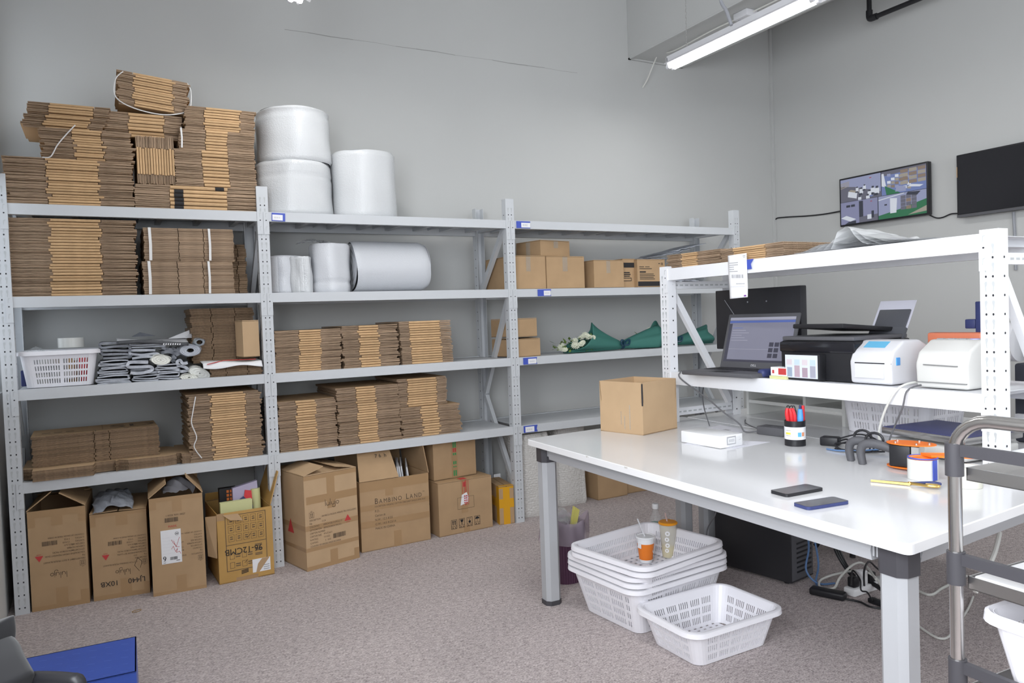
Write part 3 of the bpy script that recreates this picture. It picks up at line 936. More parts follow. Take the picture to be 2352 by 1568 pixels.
tied((x0, Y0, zL), x1 - x0, 0.38, z1 - zL - 0.01, 29, 0.30, 0.78, 'tall tied carton bundle at the right end of the lowest shelf of the first bay', seed=28, jit=0.009, lean=-0.03,
     cords=[[(0.03, -0.01, z1 - zL - 0.02), (0.012, -0.014, 0.25), (0.005, -0.016, 0.20), (0.025, -0.014, 0.13), (0.012, -0.012, 0.08), (0.045, -0.008, 0.02)]])

# ---- second bay: three piles, then four
for bx, n, a, b_, d, yo, label, grp, sd, ed, lean in [
    ((626, 757, 797, 860), 18, 0.36, 0.68, 0.40, 0.0, 'the left of three equal piles, middle shelf', 'left pile of three on the middle shelf', 31, EDGE, 0.0),
    ((790, 746, 932, 846), 17, 0.30, 0.65, 0.44, 0.0, 'the middle of three equal piles, middle shelf', 'middle pile of three on the middle shelf', 32, EDGE, -0.05),
    ((922, 736, 1040, 833), 18, 0.19, 0.78, 0.43, 0.0, 'the right of three equal piles, middle shelf', 'right pile of three on the middle shelf', 33, EDGE, -0.03)]:
    x0, x1, z0, z1 = geo(bx, Y0 + yo)
    x0 = max(x0, XS[1] + 0.033)
    if sd == 31: x1 = min(x1, span((790, 746, 932, 846), Y0)[0] - 0.014)
    if sd == 32: x1 = min(x1, span((922, 736, 1040, 833), Y0)[0] - 0.012)
    pile((x0, Y0 + yo, zC), x1 - x0, d, z1 - zC, n, a, b_, label, grp, seed=sd, edge=ed, lean=lean, jit=0.006)
for bx, n, a, b_, d, label, grp, sd, lean in [
    ((634, 918, 778, 1040), 20, 0.31, 0.64, 0.40, 'the leftmost pile, second bay\'s lowest shelf', 'leftmost pile on the lowest shelf of the second bay', 41, 0.0),
    ((778, 886, 924, 1023), 24, 0.31, 0.62, 0.43, 'the tallest pile, second bay\'s lowest shelf', 'tallest pile on the lowest shelf of the second bay', 42, -0.03),
    ((924, 931, 1060, 1005), 12, 0.34, 0.63, 0.40, 'the low right pile, second bay\'s lowest shelf', 'low right pile on the lowest shelf of the second bay', 43, -0.08)]:
    x0, x1, z0, z1 = geo(bx)
    x0 = max(x0, XS[1] + 0.033)
    if sd == 41: x1 = min(x1, span((778, 886, 924, 1023), Y0)[0] - 0.014)
    if sd == 42: x1 = min(x1, span((924, 931, 1060, 1005), Y0)[0] - 0.008)
    pile((x0, Y0, zL), x1 - x0, d, z1 - zL, n, a, b_, label, grp, seed=sd, lean=lean, jit=0.008)
zV = z1
x0, x1, z0, z1 = geo((916, 868, 1030, 931))
pile((x0, Y0 + 0.02, zV + 0.001), x1 - x0, 0.40, z1 - zV, 12, 0.20, 0.79, 'the small pile on top of the low right pile', 'small pile on the low right pile', seed=44, jit=0.005)
# ------------------------------------------------------------------ cardboard boxes
FACE = {}


class Box:
    """a cardboard box: body, flaps, tape, print; P/Q front left and front right bottom corners"""
    def __init__(s, name, label, P, Q, D, H, kraft=None, flaps=(), group=None, z=0.0, cat='box', th=0.004, open_=True):
        P = Vector((P[0], P[1], z)); Q = Vector((Q[0], Q[1], z))
        s.W = (Q - P).length; s.D = D; s.H = H; s.k = kraft or KRAFT
        rz = math.atan2(Q.y - P.y, Q.x - P.x)
        s.T = thing(name, label, cat, P, rz, group)
        W = s.W
        b = MB()
        b.box((0, 0, 0), (W, D, th)); b.box((0, 0, 0), (W, th, H)); b.box((0, D - th, 0), (W, D, H))
        b.box((0, th, 0), (th, D - th, H)); b.box((W - th, th, 0), (W, D - th, H))
        if not open_: b.box((0, 0, H - th), (W, D, H))
        b.build('box_body', s.k, s.T)
        for f in flaps: s.flap(*f)

    def flap(s, side, ln, deg, a=0.0, b=1.0, taper=0.0, mat_=None, bend=0.0):
        W, D, H = s.W, s.D, s.H
        an = math.radians(deg); t = 0.004
        if side in 'FB': L = W; ax = lambda u: Vector((u * L, 0 if side == 'F' else D, H)); inn = Vector((0, 1 if side == 'F' else -1, 0))
        else: L = D; ax = lambda u: Vector((0 if side == 'L' else W, u * L, H)); inn = Vector((1 if side == 'L' else -1, 0, 0))
        d = inn * math.cos(an) + Vector((0, 0, math.sin(an)))
        d2 = inn * math.cos(an + bend) + Vector((0, 0, math.sin(an + bend)))
        n = inn * -math.sin(an) + Vector((0, 0, math.cos(an)))
        m = MB()
        e = Vector((0, 0, 0.0015))
        A, B = ax(a) + e, ax(b) + e
        w = (B - A)
        C = B + d * ln * 0.5 - w * taper * 0.5; Dd = A + d * ln * 0.5 + w * taper * 0.5
        E_ = C + d2 * ln * 0.5 - w * taper * 0.5; F_ = Dd + d2 * ln * 0.5 + w * taper * 0.5
        for q in ([A, B, C, Dd], [Dd, C, E_, F_]):
            m.prism(q, n * t, 0)
        o = m.build('flap', mat_ or s.k, s.T)
        return o

    def tape(s, rects, m=None, name='packing_tape'):
        """rects on the faces: (face, u0, w0, u1, w1)"""
        e = 0.0007
        W, D, H = s.W, s.D, s.H
        for i, (f, u0, w0, u1, w1) in enumerate(rects):
            g = MB(); e += 0.00004
            if f == 'F': g.box((u0, -e, w0), (u1, 0.0, w1))
            elif f == 'L': g.box((-e, u0, w0), (0.0, u1, w1))
            elif f == 'R': g.box((W, u0, w0), (W + e, u1, w1))
            else: g.box((u0, w0, H + 0.004), (u1, w1, H + 0.0064))
            g.build(name, m or TAPE, s.T)

    def fm(s, u, w, rot=0.0, face='F', e=0.0016):
        """matrix: drawing plane on the front (or left) face with origin at (u, w)"""
        if face == 'F': M = Matrix(((1, 0, 0, u), (0, 0, -1, -e), (0, 1, 0, w), (0, 0, 0, 1)))
        else: M = Matrix(((0, 0, -1, -e), (-1, 0, 0, u), (0, 1, 0, w), (0, 0, 0, 1)))
        return M @ Matrix.Rotation(rot, 4, 'Z')


def rect(m, T, x0, y0, x1, y1, mat_=0, z=0.0):
    m.quad([(x0, y0, z), (x1, y0, z), (x1, y1, z), (x0, y1, z)], mat_, T)


def outline(m, T, x0, y0, x1, y1, w, mat_=0):
    rect(m, T, x0, y0, x1, y0 + w, mat_); rect(m, T, x0, y1 - w, x1, y1, mat_)
    rect(m, T, x0, y0, x0 + w, y1, mat_); rect(m, T, x1 - w, y0, x1, y1, mat_)


def bars(m, T, x0, y0, x1, y1, mat_=0, seed=3, n=26):
    r = random.Random(seed); x = x0; st = (x1 - x0) / n
    for i in range(n):
        w = st * r.choice((0.35, 0.55, 0.8))
        rect(m, T, x, y0, x + w, y1, mat_); x += st


def stroke(m, T, pts, w, mat_=0):
    m.strip([(x, y, 0) for x, y in pts], w, (0, 0, 1), mat_, T)


def arc(cx, cy, rx, ry, a0, a1, n=14):
    return [(cx + rx * math.cos(math.radians(a0 + (a1 - a0) * i / n)), cy + ry * math.sin(math.radians(a0 + (a1 - a0) * i / n))) for i in range(n + 1)]


def logo_thin(m, T, h, mat_=0):
    """the thin round lower-case word lulujo drawn as strokes; h = height of the l"""
    w = h * 0.075; x = 0.0; r = h * 0.24
    stroke(m, T, [(x, h), (x, 0.0)], w, mat_); x += h * 0.20
    stroke(m, T, [(x, 2 * r)] + arc(x + r, r, r, r, 180, 360) + [(x + 2 * r, 2 * r), (x + 2 * r, 0)], w, mat_); x += 2 * r + h * 0.22
    stroke(m, T, [(x, h), (x, 0.0)], w, mat_); x += h * 0.20
    stroke(m, T, [(x, 2 * r)] + arc(x + r, r, r, r, 180, 360) + [(x + 2 * r, 2 * r), (x + 2 * r, 0)], w, mat_); x += 2 * r + h * 0.20
    stroke(m, T, [(x, 2 * r), (x, -h * 0.18)] + arc(x - h * 0.26, -h * 0.18, h * 0.26, h * 0.26, 0, -170), w, mat_)
    rect(m, T, x - w * 0.7, h * 0.66, x + w * 0.7, h * 0.74, mat_); x += h * 0.14
    stroke(m, T, arc(x + r, r, r, r, 0, 360, 20), w, mat_)
    return x + 2 * r


def up_mark(m, T, x, y, s, mat_=0, word=True):
    outline(m, T, x, y, x + s, y + s * 1.1, s * 0.05, mat_)
    rect(m, T, x + s * 0.18, y + s * 0.16, x + s * 0.82, y + s * 0.22, mat_)
    for k in (0.34, 0.66):
        rect(m, T, x + s * (k - 0.05), y + s * 0.28, x + s * (k + 0.05), y + s * 0.78, mat_)
        m.quad([(x + s * (k - 0.13), y + s * 0.72, 0), (x + s * (k + 0.13), y + s * 0.72, 0), (x + s * k, y + s * 0.95, 0)], mat_, T)
    if word: m.text('UP', s * 0.30, T @ Matrix.Translation((x + s * 0.3, y + s * 1.18, 0)), mat_)


def lulujo_print(bx, T, s, lines, seed=1):
    """the printed front: T origin is the lower left of the print block, s its scale (width 1 -> s)"""
    m = MB()
    Z = lambda x, y: T @ Matrix.Translation((x * s, y * s, 0))
    up_mark(m, T, 0.0, 0.77 * s, 0.115 * s)
    logo_thin(m, Z(0.40, 0.98), 0.14 * s)
    left = ['DESCRIPTION', 'P/#', 'COLOR/NO', 'QTY/CARTON', 'CARTON NUMBER', 'CARTON SIZE', 'N.WT/KG', 'G.WT/KG']
    for i, w in enumerate(left): m.text(w, 0.055 * s, Z(0.0, 0.70 - 0.072 * i), 0, 0.80)
    for x, y, w in lines: m.text(w, 0.054 * s, Z(x, y), 0, 0.84)
    m.text('COUNTRY OF ORIGIN: MADE IN CHINA', 0.052 * s, Z(0.0, 0.70 - 0.072 * 8), 0, 0.80)
    bars(m, T, 0.56 * s, 0.21 * s, 0.88 * s, 0.315 * s, 0, seed)
    m.build('printed_lettering', INKB, bx.T)
    m = MB()
    m.quad([(0.86 * s, 0.54 * s, 0), (1.03 * s, 0.54 * s, 0), (0.945 * s, 0.68 * s, 0)], 0, T)
    m.text('MADE', 0.035 * s, Z(0.90, 0.495), 0)
    m.build('printed_triangle', RED, bx.T)


R180 = PI
# 1: upside-down printing, both lid flaps pushed up into a tent
b1 = Box('cardboard_box', 'leftmost tall floor box, lid flaps pushed up into a tent', (0.036, 0.010), (0.268, -0.006), 0.38, 0.462, KRAFT, [('L', 0.125, 38), ('R', 0.125, 34), ('B', 0.10, 12)], 'tall floor boxes under the first bay')
W, H = b1.W, b1.H
b1.tape([('F', 0, H - 0.032, W, H), ('F', W * 0.40, H - 0.075, W * 0.60, H - 0.03), ('F', 0, H - 0.075, 0.03, H - 0.03), ('F', W - 0.03, H - 0.07, W, H - 0.03), ('F', W * 0.42, 0, W * 0.63, 0.095), ('F', 0, 0, W, 0.022), ('F', W - 0.035, 0.02, W, 0.07)])
lulujo_print(b1, b1.fm(W * 0.96, H * 0.775, R180), 0.195, [(0.22, 0.70, 'SOFT & SILKY MUSLIN BLANKET'), (0.22, 0.56, 'THE DREAM MIDNIGHT DUSK'), (0.22, 0.485, '16 PACKS/BOX PACKS'), (0.22, 0.34, '47x32.5x51'), (0.30, 0.27, '1.5 KGS'), (0.30, 0.20, '5 KGS')])
b2 = Box('cardboard_box', 'second tall floor box from the left, printing upside down, pen writing along its bottom', (0.284, 0.000), (0.524, -0.022), 0.38, 0.412, KRAFT, [('L', 0.118, 2), ('R', 0.118, 1.5)], 'tall floor boxes under the first bay')
W, H = b2.W, b2.H
b2.tape([('F', 0, H - 0.016, W, H), ('F', W * 0.45, H - 0.065, W * 0.66, H - 0.015), ('F', 0, H - 0.06, 0.024, H - 0.015), ('F', W * 0.48, 0, W * 0.68, 0.09), ('F', 0, 0, W, 0.022), ('F', W - 0.025, 0.02, W, 0.06)])
lulujo_print(b2, b2.fm(W * 0.97, H * 0.76, R180), 0.185, [(0.22, 0.80, 'COTTON SWADDLE MUSLIN BLANKET'), (0.22, 0.635, '2121'), (0.22, 0.56, 'RAINBOW SKY LLAMA'), (0.22, 0.485, '16 PACKS/BOX PACKS'), (0.22, 0.34, '47x32.5x51'), (0.30, 0.27, '1.3 KGS'), (0.30, 0.20, '5 KGS')], 4)
m = MB(); T = b2.fm(W * 0.93, H * 0.205, R180, e=0.0019)
for k, x in (('LJ440', 0.0), ('10XB', 0.115)):
    m.text(k, 0.034, T @ Matrix.Translation((x, 0, 0)), 0, 1.0)
stroke(m, T, [(0.02, -0.045), (0.012, -0.075), (0.03, -0.095), (0.045, -0.06), (0.025, -0.03)], 0.0015)
m.build('pen_writing', INK, b2.T)
b3 = Box('cardboard_box', 'third tall floor box from the left with a white shipping sheet on its front', (0.534, -0.098), (0.771, -0.108), 0.38, 0.470, KRAFT, [('L', 0.10, 38), ('R', 0.11, 50), ('B', 0.09, 70, 0.1, 1.0)], 'tall floor boxes under the first bay')
W, H = b3.W, b3.H
b3.tape([('F', 0, H - 0.02, W, H), ('F', W * 0.42, H - 0.075, W * 0.6, H - 0.02), ('F', 0, H - 0.055, 0.03, H - 0.02), ('F', W * 0.44, 0, W * 0.63, 0.085), ('F', 0, 0, W, 0.016)])
m = MB(); T = b3.fm(W * 0.955, H * 0.66, R180); s = 0.185
up_mark(m, T, 0.0, 0.77 * s, 0.115 * s)
Z = lambda x, y: T @ Matrix.Translation((x * s, y * s, 0))
for i, w in enumerate(['DESCRIPTION', 'P/#', 'COLOR/NO', 'QTY/CARTON', 'CARTON NUMBER', 'CARTON SIZE', 'N.WT/KG', 'G.WT/KG']): m.text(w, 0.055 * s, Z(0.0, 0.70 - 0.072 * i), 0, 0.80)
for x, y, w in [(0.40, 0.70, 'BABY PLAYMAT'), (0.45, 0.56, 'BABY FIRST YEAR'), (0.45, 0.485, '12 PACKS/BOX'), (0.45, 0.34, '47x32.5x51'), (0.5, 0.27, '4.2 KGS'), (0.5, 0.20, '5 KGS')]: m.text(w, 0.06 * s, Z(x, y), 0, 0.9)
m.text('COUNTRY OF ORIGIN: MADE IN CHINA', 0.052 * s, Z(0.0, 0.70 - 0.072 * 8), 0, 0.80)
bars(m, b3.fm(0, 0), W * 0.27, H * 0.74, W * 0.53, H * 0.785)
m.text('1 0028 9091 0027', 0.012, b3.fm(W * 0.29, H * 0.80), 0)
m.build('printed_lettering', INKB, b3.T)
m = MB(); T = b3.fm(W * 0.33, H * 0.685); m.text('MADE', 0.014, T, 0); rect(m, b3.fm(0, 0), W * 0.28, H * 0.655, W * 0.42, H * 0.66)
m.build('printed_triangle', RED, b3.T)
m = MB(); u0, u1, w0, w1 = W * 0.185, W * 0.56, H * 0.315, H * 0.66
m.box((u0, -0.002, w0), (u1, -0.0006, w1))
sh = m.build('shipping_sheet', PAPER, b3.T)
m = MB(); T = b3.fm(u0, w0, e=0.0029); pw, ph = u1 - u0, w1 - w0
stroke(m, T, arc(pw * 0.80, ph * 0.87, pw * 0.09, pw * 0.09, 0, 360, 18), 0.0012, 0)
for i in range(3): rect(m, T, pw * 0.74, ph * (0.85 + 0.014 * i), pw * 0.86, ph * (0.857 + 0.014 * i), 0)
m.text('9', 0.034, T @ Matrix.Translation((pw * 0.05, ph * 0.085, 0)), 0); m.text('1', 0.014, T @ Matrix.Translation((pw * 0.15, ph * 0.085, 0)), 0)
rect(m, T, pw * 0.08, ph * 0.035, pw * 0.2, ph * 0.045, 0)
bars(m, T, pw * 0.42, ph * 0.10, pw * 0.78, ph * 0.19, 0, 8, 20); rect(m, T, pw * 0.72, ph * 0.06, pw * 0.9, ph * 0.075, 0)
for i in range(6): rect(m, T, pw * 0.08, ph * (0.30 + 0.095 * i), pw * 0.92, ph * (0.3015 + 0.095 * i), 1)
for pts in ([(0.52, 0.70), (0.60, 0.60), (0.75, 0.49), (0.92, 0.75)], [(0.62, 0.66), (0.74, 0.47), (0.9, 0.46)], [(0.50, 0.42), (0.60, 0.50), (0.70, 0.33), (0.80, 0.42), (0.74, 0.30), (0.9, 0.33), (0.95, 0.25)]):
    stroke(m, T, [(x * pw, y * ph) for x, y in pts], 0.0016, 2)
m.build('sheet_print', [INK, INKG, RED], sh)
b4 = Box('cardboard_box', 'worn ochre floor box with a torn lid and things sticking out, beside the second post', (0.831, -0.107), (1.098, -0.095), 0.34, 0.352, KRAFT3, [('R', 0.17, 108, 0.1, 0.95, 0.08), ('B', 0.05, 60)], 'tall floor boxes under the first bay')
W, H = b4.W, b4.H
m = MB()       # torn side flap hanging down at the left
m.prism([(-0.006, -0.012, H - 0.005), (-0.05, 0.02, H - 0.01), (-0.045, 0.02, H * 0.42), (-0.012, -0.025, H * 0.40)], (0.004, 0.006, 0)); m.prism([(0.03, -0.004, H - 0.01), (0.10, -0.006, H - 0.012), (0.12, -0.02, H - 0.045), (0.06, -0.016, H - 0.035)], (0, 0.003, 0.002))
m.build('torn_flap', KRAFT, b4.T)
m = MB(); T = b4.fm(0, 0)
outline(m, T, W * 0.14, H * 0.16, W * 0.88, H * 0.96, 0.003); rect(m, T, W * 0.14, H * 0.53, W * 0.88, H * 0.538)
for i in range(5):
    for j in range(3):
        x = W * (0.19 + 0.135 * i); y = H * (0.58 + 0.125 * j); outline(m, T, x, y, x + W * 0.105, y + H * 0.10, 0.0014)
        rect(m, T, x + W * 0.03, y + H * 0.03, x + W * 0.08, y + H * 0.045); rect(m, T, x + W * 0.03, y + H * 0.06, x + W * 0.08, y + H * 0.072)
for i in range(2):
    for j in range(2):
        x = W * (0.20 + 0.22 * i); y = H * (0.20 + 0.13 * j); outline(m, T, x, y, x + W * 0.085, y + H * 0.085, 0.0016)
        for k in range(2): rect(m, T, x + W * 0.105, y + H * (0.02 + 0.03 * k), x + W * 0.19, y + H * (0.033 + 0.03 * k))
for k in range(3):
    for q in range(2): rect(m, T, W * 0.66, H * (0.33 + 0.065 * k + 0.02 * q), W * 0.79, H * (0.341 + 0.065 * k + 0.02 * q))
m.build('printed_lettering', INKB, b4.T)
m = MB(); T = b4.fm(W * 0.80, H * 0.475, R180, e=0.0020); m.text('96-12CMB', 0.044, T @ Matrix.Shear('XY', 4, (0.25, 0)), 0, 0.95)
stroke(m, b4.fm(0, 0, e=0.0020), [(W * 0.52, H * 0.54 + 0.02), (W * 0.60, H * 0.66)], 0.0016); stroke(m, b4.fm(0, 0, e=0.0020), [(W * 0.46, H * 0.25), (W * 0.52, H * 0.29)], 0.0016)
for k in range(3): stroke(m, b4.fm(0, 0, e=0.0020), [(W * 0.40, H * (0.10 + 0.02 * k)), (W * 0.52, H * (0.115 + 0.018 * k))], 0.004)
m.build('pen_writing', INK, b4.T)
m = MB(); m.box((W * 0.60, -0.0018, H * 0.08), (W * 0.93, -0.0006, H * 0.27))
ob = m.build('torn_label', PAPER, b4.T)
m = MB(); T = b4.fm(0, 0, e=0.0026); m.quad([(W * 0.66, H * 0.08, 0), (W * 0.72, H * 0.08, 0), (W * 0.92, H * 0.27, 0), (W * 0.78, H * 0.27, 0), (W * 0.70, H * 0.20, 0)], 0, T)
for i in range(3): rect(m, T, W * 0.80, H * (0.10 + 0.03 * i), W * 0.91, H * (0.112 + 0.03 * i), 1)
m.build('tear', [KRAFT, INKG], ob)
b4.tape([('F', 0.0, H * 0.90, W * 0.13, H), ('F', W * 0.3, 0.0, W * 0.7, 0.02)])
# things in the ochre box
o = b4.T.location
def inbox(u, v, z): return frame_of(b4.T) @ Vector((u, v, z))
t = thing('paper_pad', 'pale yellow paper pad standing in the worn ochre box', 'paper pad', inbox(0.03, 0.06, 0.01), b4.T.rotation_euler.z)
MB().box((0, 0, 0), (0.155, 0.03, H + 0.028)).build('pad', YELLOWG, t)
t = thing('flat_box', 'lilac flat box leaning in the worn ochre box', 'box', inbox(0.11, 0.14, 0.01), b4.T.rotation_euler.z)
MB().prism([(0, 0, 0), (0.135, 0, 0), (0.125, 0.02, H + 0.10), (0.0, 0.02, H + 0.075)], (0, 0.03, 0)).build('lid', LILAC, t)
m = MB().prism([(0.045, -0.002, H - 0.01), (0.08, -0.002, H - 0.03), (0.105, 0.01, H + 0.05), (0.06, 0.01, H + 0.06)], (0, 0.004, 0)); m.build('red_picture', REDP, t)
m = MB().prism([(0.0, -0.004, H - 0.0), (0.055, -0.004, H - 0.02), (0.12, 0.0, H - 0.05), (0.05, 0.004, H + 0.03)], (0, 0.003, 0)); m.build('blue_picture', NAVY, t)
t = thing('picture_box', 'dark box with small orange squares in the worn ochre box', 'box', inbox(0.05, 0.19, 0.01), b4.T.rotation_euler.z)
MB().box((0, 0, 0), (0.085, 0.04, H + 0.075)).build('carton', BLACK, t)
m = MB()
for i in range(3):
    for j in range(3): m.box((0.035 + 0.017 * i, -0.001, H + 0.01 + 0.02 * j), (0.047 + 0.017 * i, 0, H + 0.024 + 0.02 * j))
m.build('printed_squares', mat('orange_print', (0.65, 0.17, 0.03), 0.6), t)
t = thing('paper_roll', 'yellow green roll at the right side of the worn ochre box', 'paper roll', inbox(W - 0.045, 0.13, 0.01))
MB().cyl((0, 0, 0), (0, 0.03, H + 0.06), 0.024, n=18).build('roll', YELLOWG, t, smooth=True)

# crumpled plastic on the second box, dark clear bag in the third
def crumple(fn, nu, nv, amp, seed, freq=3.0):
    r = random.Random(seed)
    ks = [(r.uniform(1, freq), r.uniform(1, freq), r.uniform(0, 6), r.uniform(0.4, 1)) for _ in range(7)]
    def g(u, v):
        p = Vector(fn(u, v)); e = 0; e2 = 0
        for a, b_, c, d in ks:
            e += d * abs(math.sin(a * u * 5 + b_ * v * 4 + c)); e2 += d * math.sin(b_ * u * 6 - a * v * 5 + c)
        return p + Vector((0.35 * e2 * amp, 0.35 * e * amp, (e - 2.5) * amp))
    m = MB(); m.grid(g, nu, nv)
    return m
m = crumple(lambda u, v: (0.30 + 0.17 * u, -0.03 + 0.20 * v, 0.455 + 0.03 * math.sin(3 * u) - 0.045 * (1 - v) ** 3), 26, 20, 0.007, 4)
o = m.build('plastic_bag', MAILER, smooth=True, ang=60, mods=[('SOLIDIFY', dict(thickness=0.0015))])
tag(o, 'crumpled grey plastic bag lying on the second tall floor box', 'plastic bag')
m = crumple(lambda u, v: (0.60 + 0.15 * u, -0.07 + 0.18 * v, 0.475 + 0.05 * math.sin(3 * u) * math.sin(2.5 * v)), 26, 20, 0.009, 9)
o = m.build('plastic_bag', CLEARB, smooth=True, ang=60)
tag(o, 'smoky clear plastic bag showing from the third tall floor box', 'plastic bag')

# the upright printed box
bl = Box('cardboard_box', 'upright floor box with printed red triangles on two sides', (1.249, -0.164), (1.548, -0.091), 0.37, 0.492, KRAFT2, [('F', 0.18, 1), ('B', 0.18, 1), ('L', 0.12, 17, 0.0, 0.72), ('R', 0.13, 11, 0, 0.7)], 'floor boxes under the second bay')
W, H = bl.W, bl.H
bl.tape([('F', 0, H - 0.022, W, H), ('F', W * 0.42, H * 0.62, W * 0.57, H - 0.02), ('F', 0.01, H * 0.70, W, H * 0.78), ('F', 0, H * 0.42, W, H * 0.475), ('F', 0, H * 0.20, W, H * 0.24), ('F', W * 0.44, 0, W * 0.58, 0.085), ('F', 0, 0, W, 0.022), ('F', W - 0.03, 0, W, 0.06), ('L', 0, H * 0.42, bl.D, H * 0.475), ('L', 0, H * 0.2, bl.D, H * 0.24)])
lulujo_print(bl, bl.fm(W * 0.075, H * 0.185), 0.235, [(0.28, 0.75, ': BAMBOO MUSLIN WRAPS TRU EXCLUSIVE'), (0.28, 0.64, ': 2124'), (0.33, 0.555, 'ARROWS&LOOPS/LJ127'), (0.33, 0.48, '30PACKS/BOX PACKS/'), (0.33, 0.35, '47x32.5x51'), (0.33, 0.275, '7.5 KGS'), (0.36, 0.20, '5   KGS')], 12)
m = MB(); T = bl.fm(0.20, H * 0.36, 0, 'L'); m.quad([(0, 0, 0), (0.07, 0, 0), (0.035, 0.075, 0)], 0, T); m.build('printed_triangle', RED, bl.T)

bb = Box('cardboard_box', 'open floor box with large dark capital lettering and white papers inside', (1.583, -0.022), (2.000, -0.004), 0.42, 0.390, KRAFT, [('F', 0.20, 62, 0.0, 0.56, 0.10), ('R', 0.19, 82, 0.0, 0.9, 0.04), ('B', 0.16, 95)], 'floor boxes under the second bay')
W, H = bb.W, bb.H
bb.tape([('F', 0, H * 0.86, W, H), ('F', W * 0.36, H * 0.76, W * 0.47, H * 0.87), ('F', 0, H * 0.58, W, H * 0.66), ('F', 0, H * 0.34, W, H * 0.43), ('F', W * 0.46, 0, W * 0.57, 0.09)])
m = MB()
def caps(words, T, big, small):
    x = 0.0
    for wd in words:
        for i, c in enumerate(wd):
            s_ = big if i == 0 else small
            m.text(c, s_ * 1.38, T @ Matrix.Translation((x, 0, 0)), 0, 0.86)
            x += glyphs(c)[2] * s_ * 1.38 * 0.86 + small * 0.22
            # serifs
        x += small * 0.75
    return x
T = bb.fm(W * 0.20, H * 0.665); x = caps(['BAMBINO', 'LAND'], T, 0.0330, 0.0255)
m.text('TM', 0.009, T @ Matrix.Translation((x - 0.018, 0.026, 0)), 0)
m.text('DESCRIPTION: ORGANIC COTTON CRIB SHEET SINGLE LEVEL FLAT', 0.0125, bb.fm(W * 0.20, H * 0.617), 0, 0.82)
for i, w in enumerate(['P.O.:', 'Carton #:', 'N.W.: 12.5 KGS', 'G.W.: 14.5 KGS/14', 'MADE IN CHINA']): m.text(w, 0.0175, bb.fm(W * 0.20, H * (0.545 - 0.062 * i)), 0, 0.9)
m.build('printed_lettering', INKB, bb.T)
m = MB()
m.text('7 6  h', 0.03, Matrix.Translation((W * 0.27, 0.05, H + 0.115)) @ Matrix.Rotation(math.radians(62), 4, 'X') @ Matrix.Translation((0, 0, 0.010)), 0)
m.build('pen_writing', INK, bb.T)
rnd = random.Random(3)
for i in range(10):
    p = frame_of(bb.T) @ Vector((W * (0.42 + 0.048 * i), 0.05 + 0.018 * (i % 3), 0.012))
    o = MB().prism([(0, 0, 0), (0.02, 0.24, 0), (0.03, 0.26, H + 0.060 - 0.003 * i), (-0.045, 0.02, H + 0.058 - 0.004 * i)], (0.008, 0, 0)).build('paper_envelope', PAPER)
    o.location = p; o.rotation_euler = (0, 0, rnd.uniform(-0.05, 0.05))
    tag(o, 'white paper envelope standing among others in the box with large capital lettering', 'envelope', 'envelopes in the lettered floor box')

bd = Box('cardboard_box', 'floor box with four black handling marks and red striped tape under another box', (2.058, -0.002), (2.418, 0.018), 0.34, 0.312, KRAFT, [('F', 0.168, 0), ('B', 0.168, 0)], 'floor boxes under the second bay')
W, H = bd.W, bd.H
bd.tape([('F', W * 0.42, H * 0.38, W * 0.54, H), ('F', W * 0.45, 0, W * 0.56, H * 0.13), ('T', W * 0.40, 0.0, W * 0.54, 0.34)])
m = MB()
for u in (0.445, 0.485, 0.50, 0.515, 0.55): m.box((W * u, -0.0014, H * 0.52), (W * u + 0.0026, -0.0006, H * 1.0))
m.box((W * 0.42, 0.005, H + 0.0065), (W * 0.54, 0.05, H + 0.0072)); m.box((W * 0.46, -0.0014, H * 0.88), (W * 0.50, -0.0006, H * 0.97))
m.build('printed_stripe', RED, bd.T)
m = MB(); m.prism([(W * 0.40, -0.0015, H * 0.53), (W * 0.54, -0.0015, H * 0.57), (W * 0.55, -0.0015, H * 0.68), (W * 0.52, -0.0015, H * 0.77), (W * 0.43, -0.0015, H * 0.73)], (0, 0.001, 0))
lb = m.build('torn_label', PAPER, bd.T)
m = MB(); T = bd.fm(0, 0, e=0.0026)
for i in range(2):
    for j in range(4): rect(m, T, W * (0.47 + 0.035 * i), H * (0.56 + 0.043 * j), W * (0.495 + 0.035 * i), H * (0.585 + 0.043 * j))
m.build('label_print', RED, lb)
m = MB(); T = bd.fm(0, 0); outline(m, T, W * 0.345, H * 0.46, W * 0.655, H * 0.685, 0.0012)
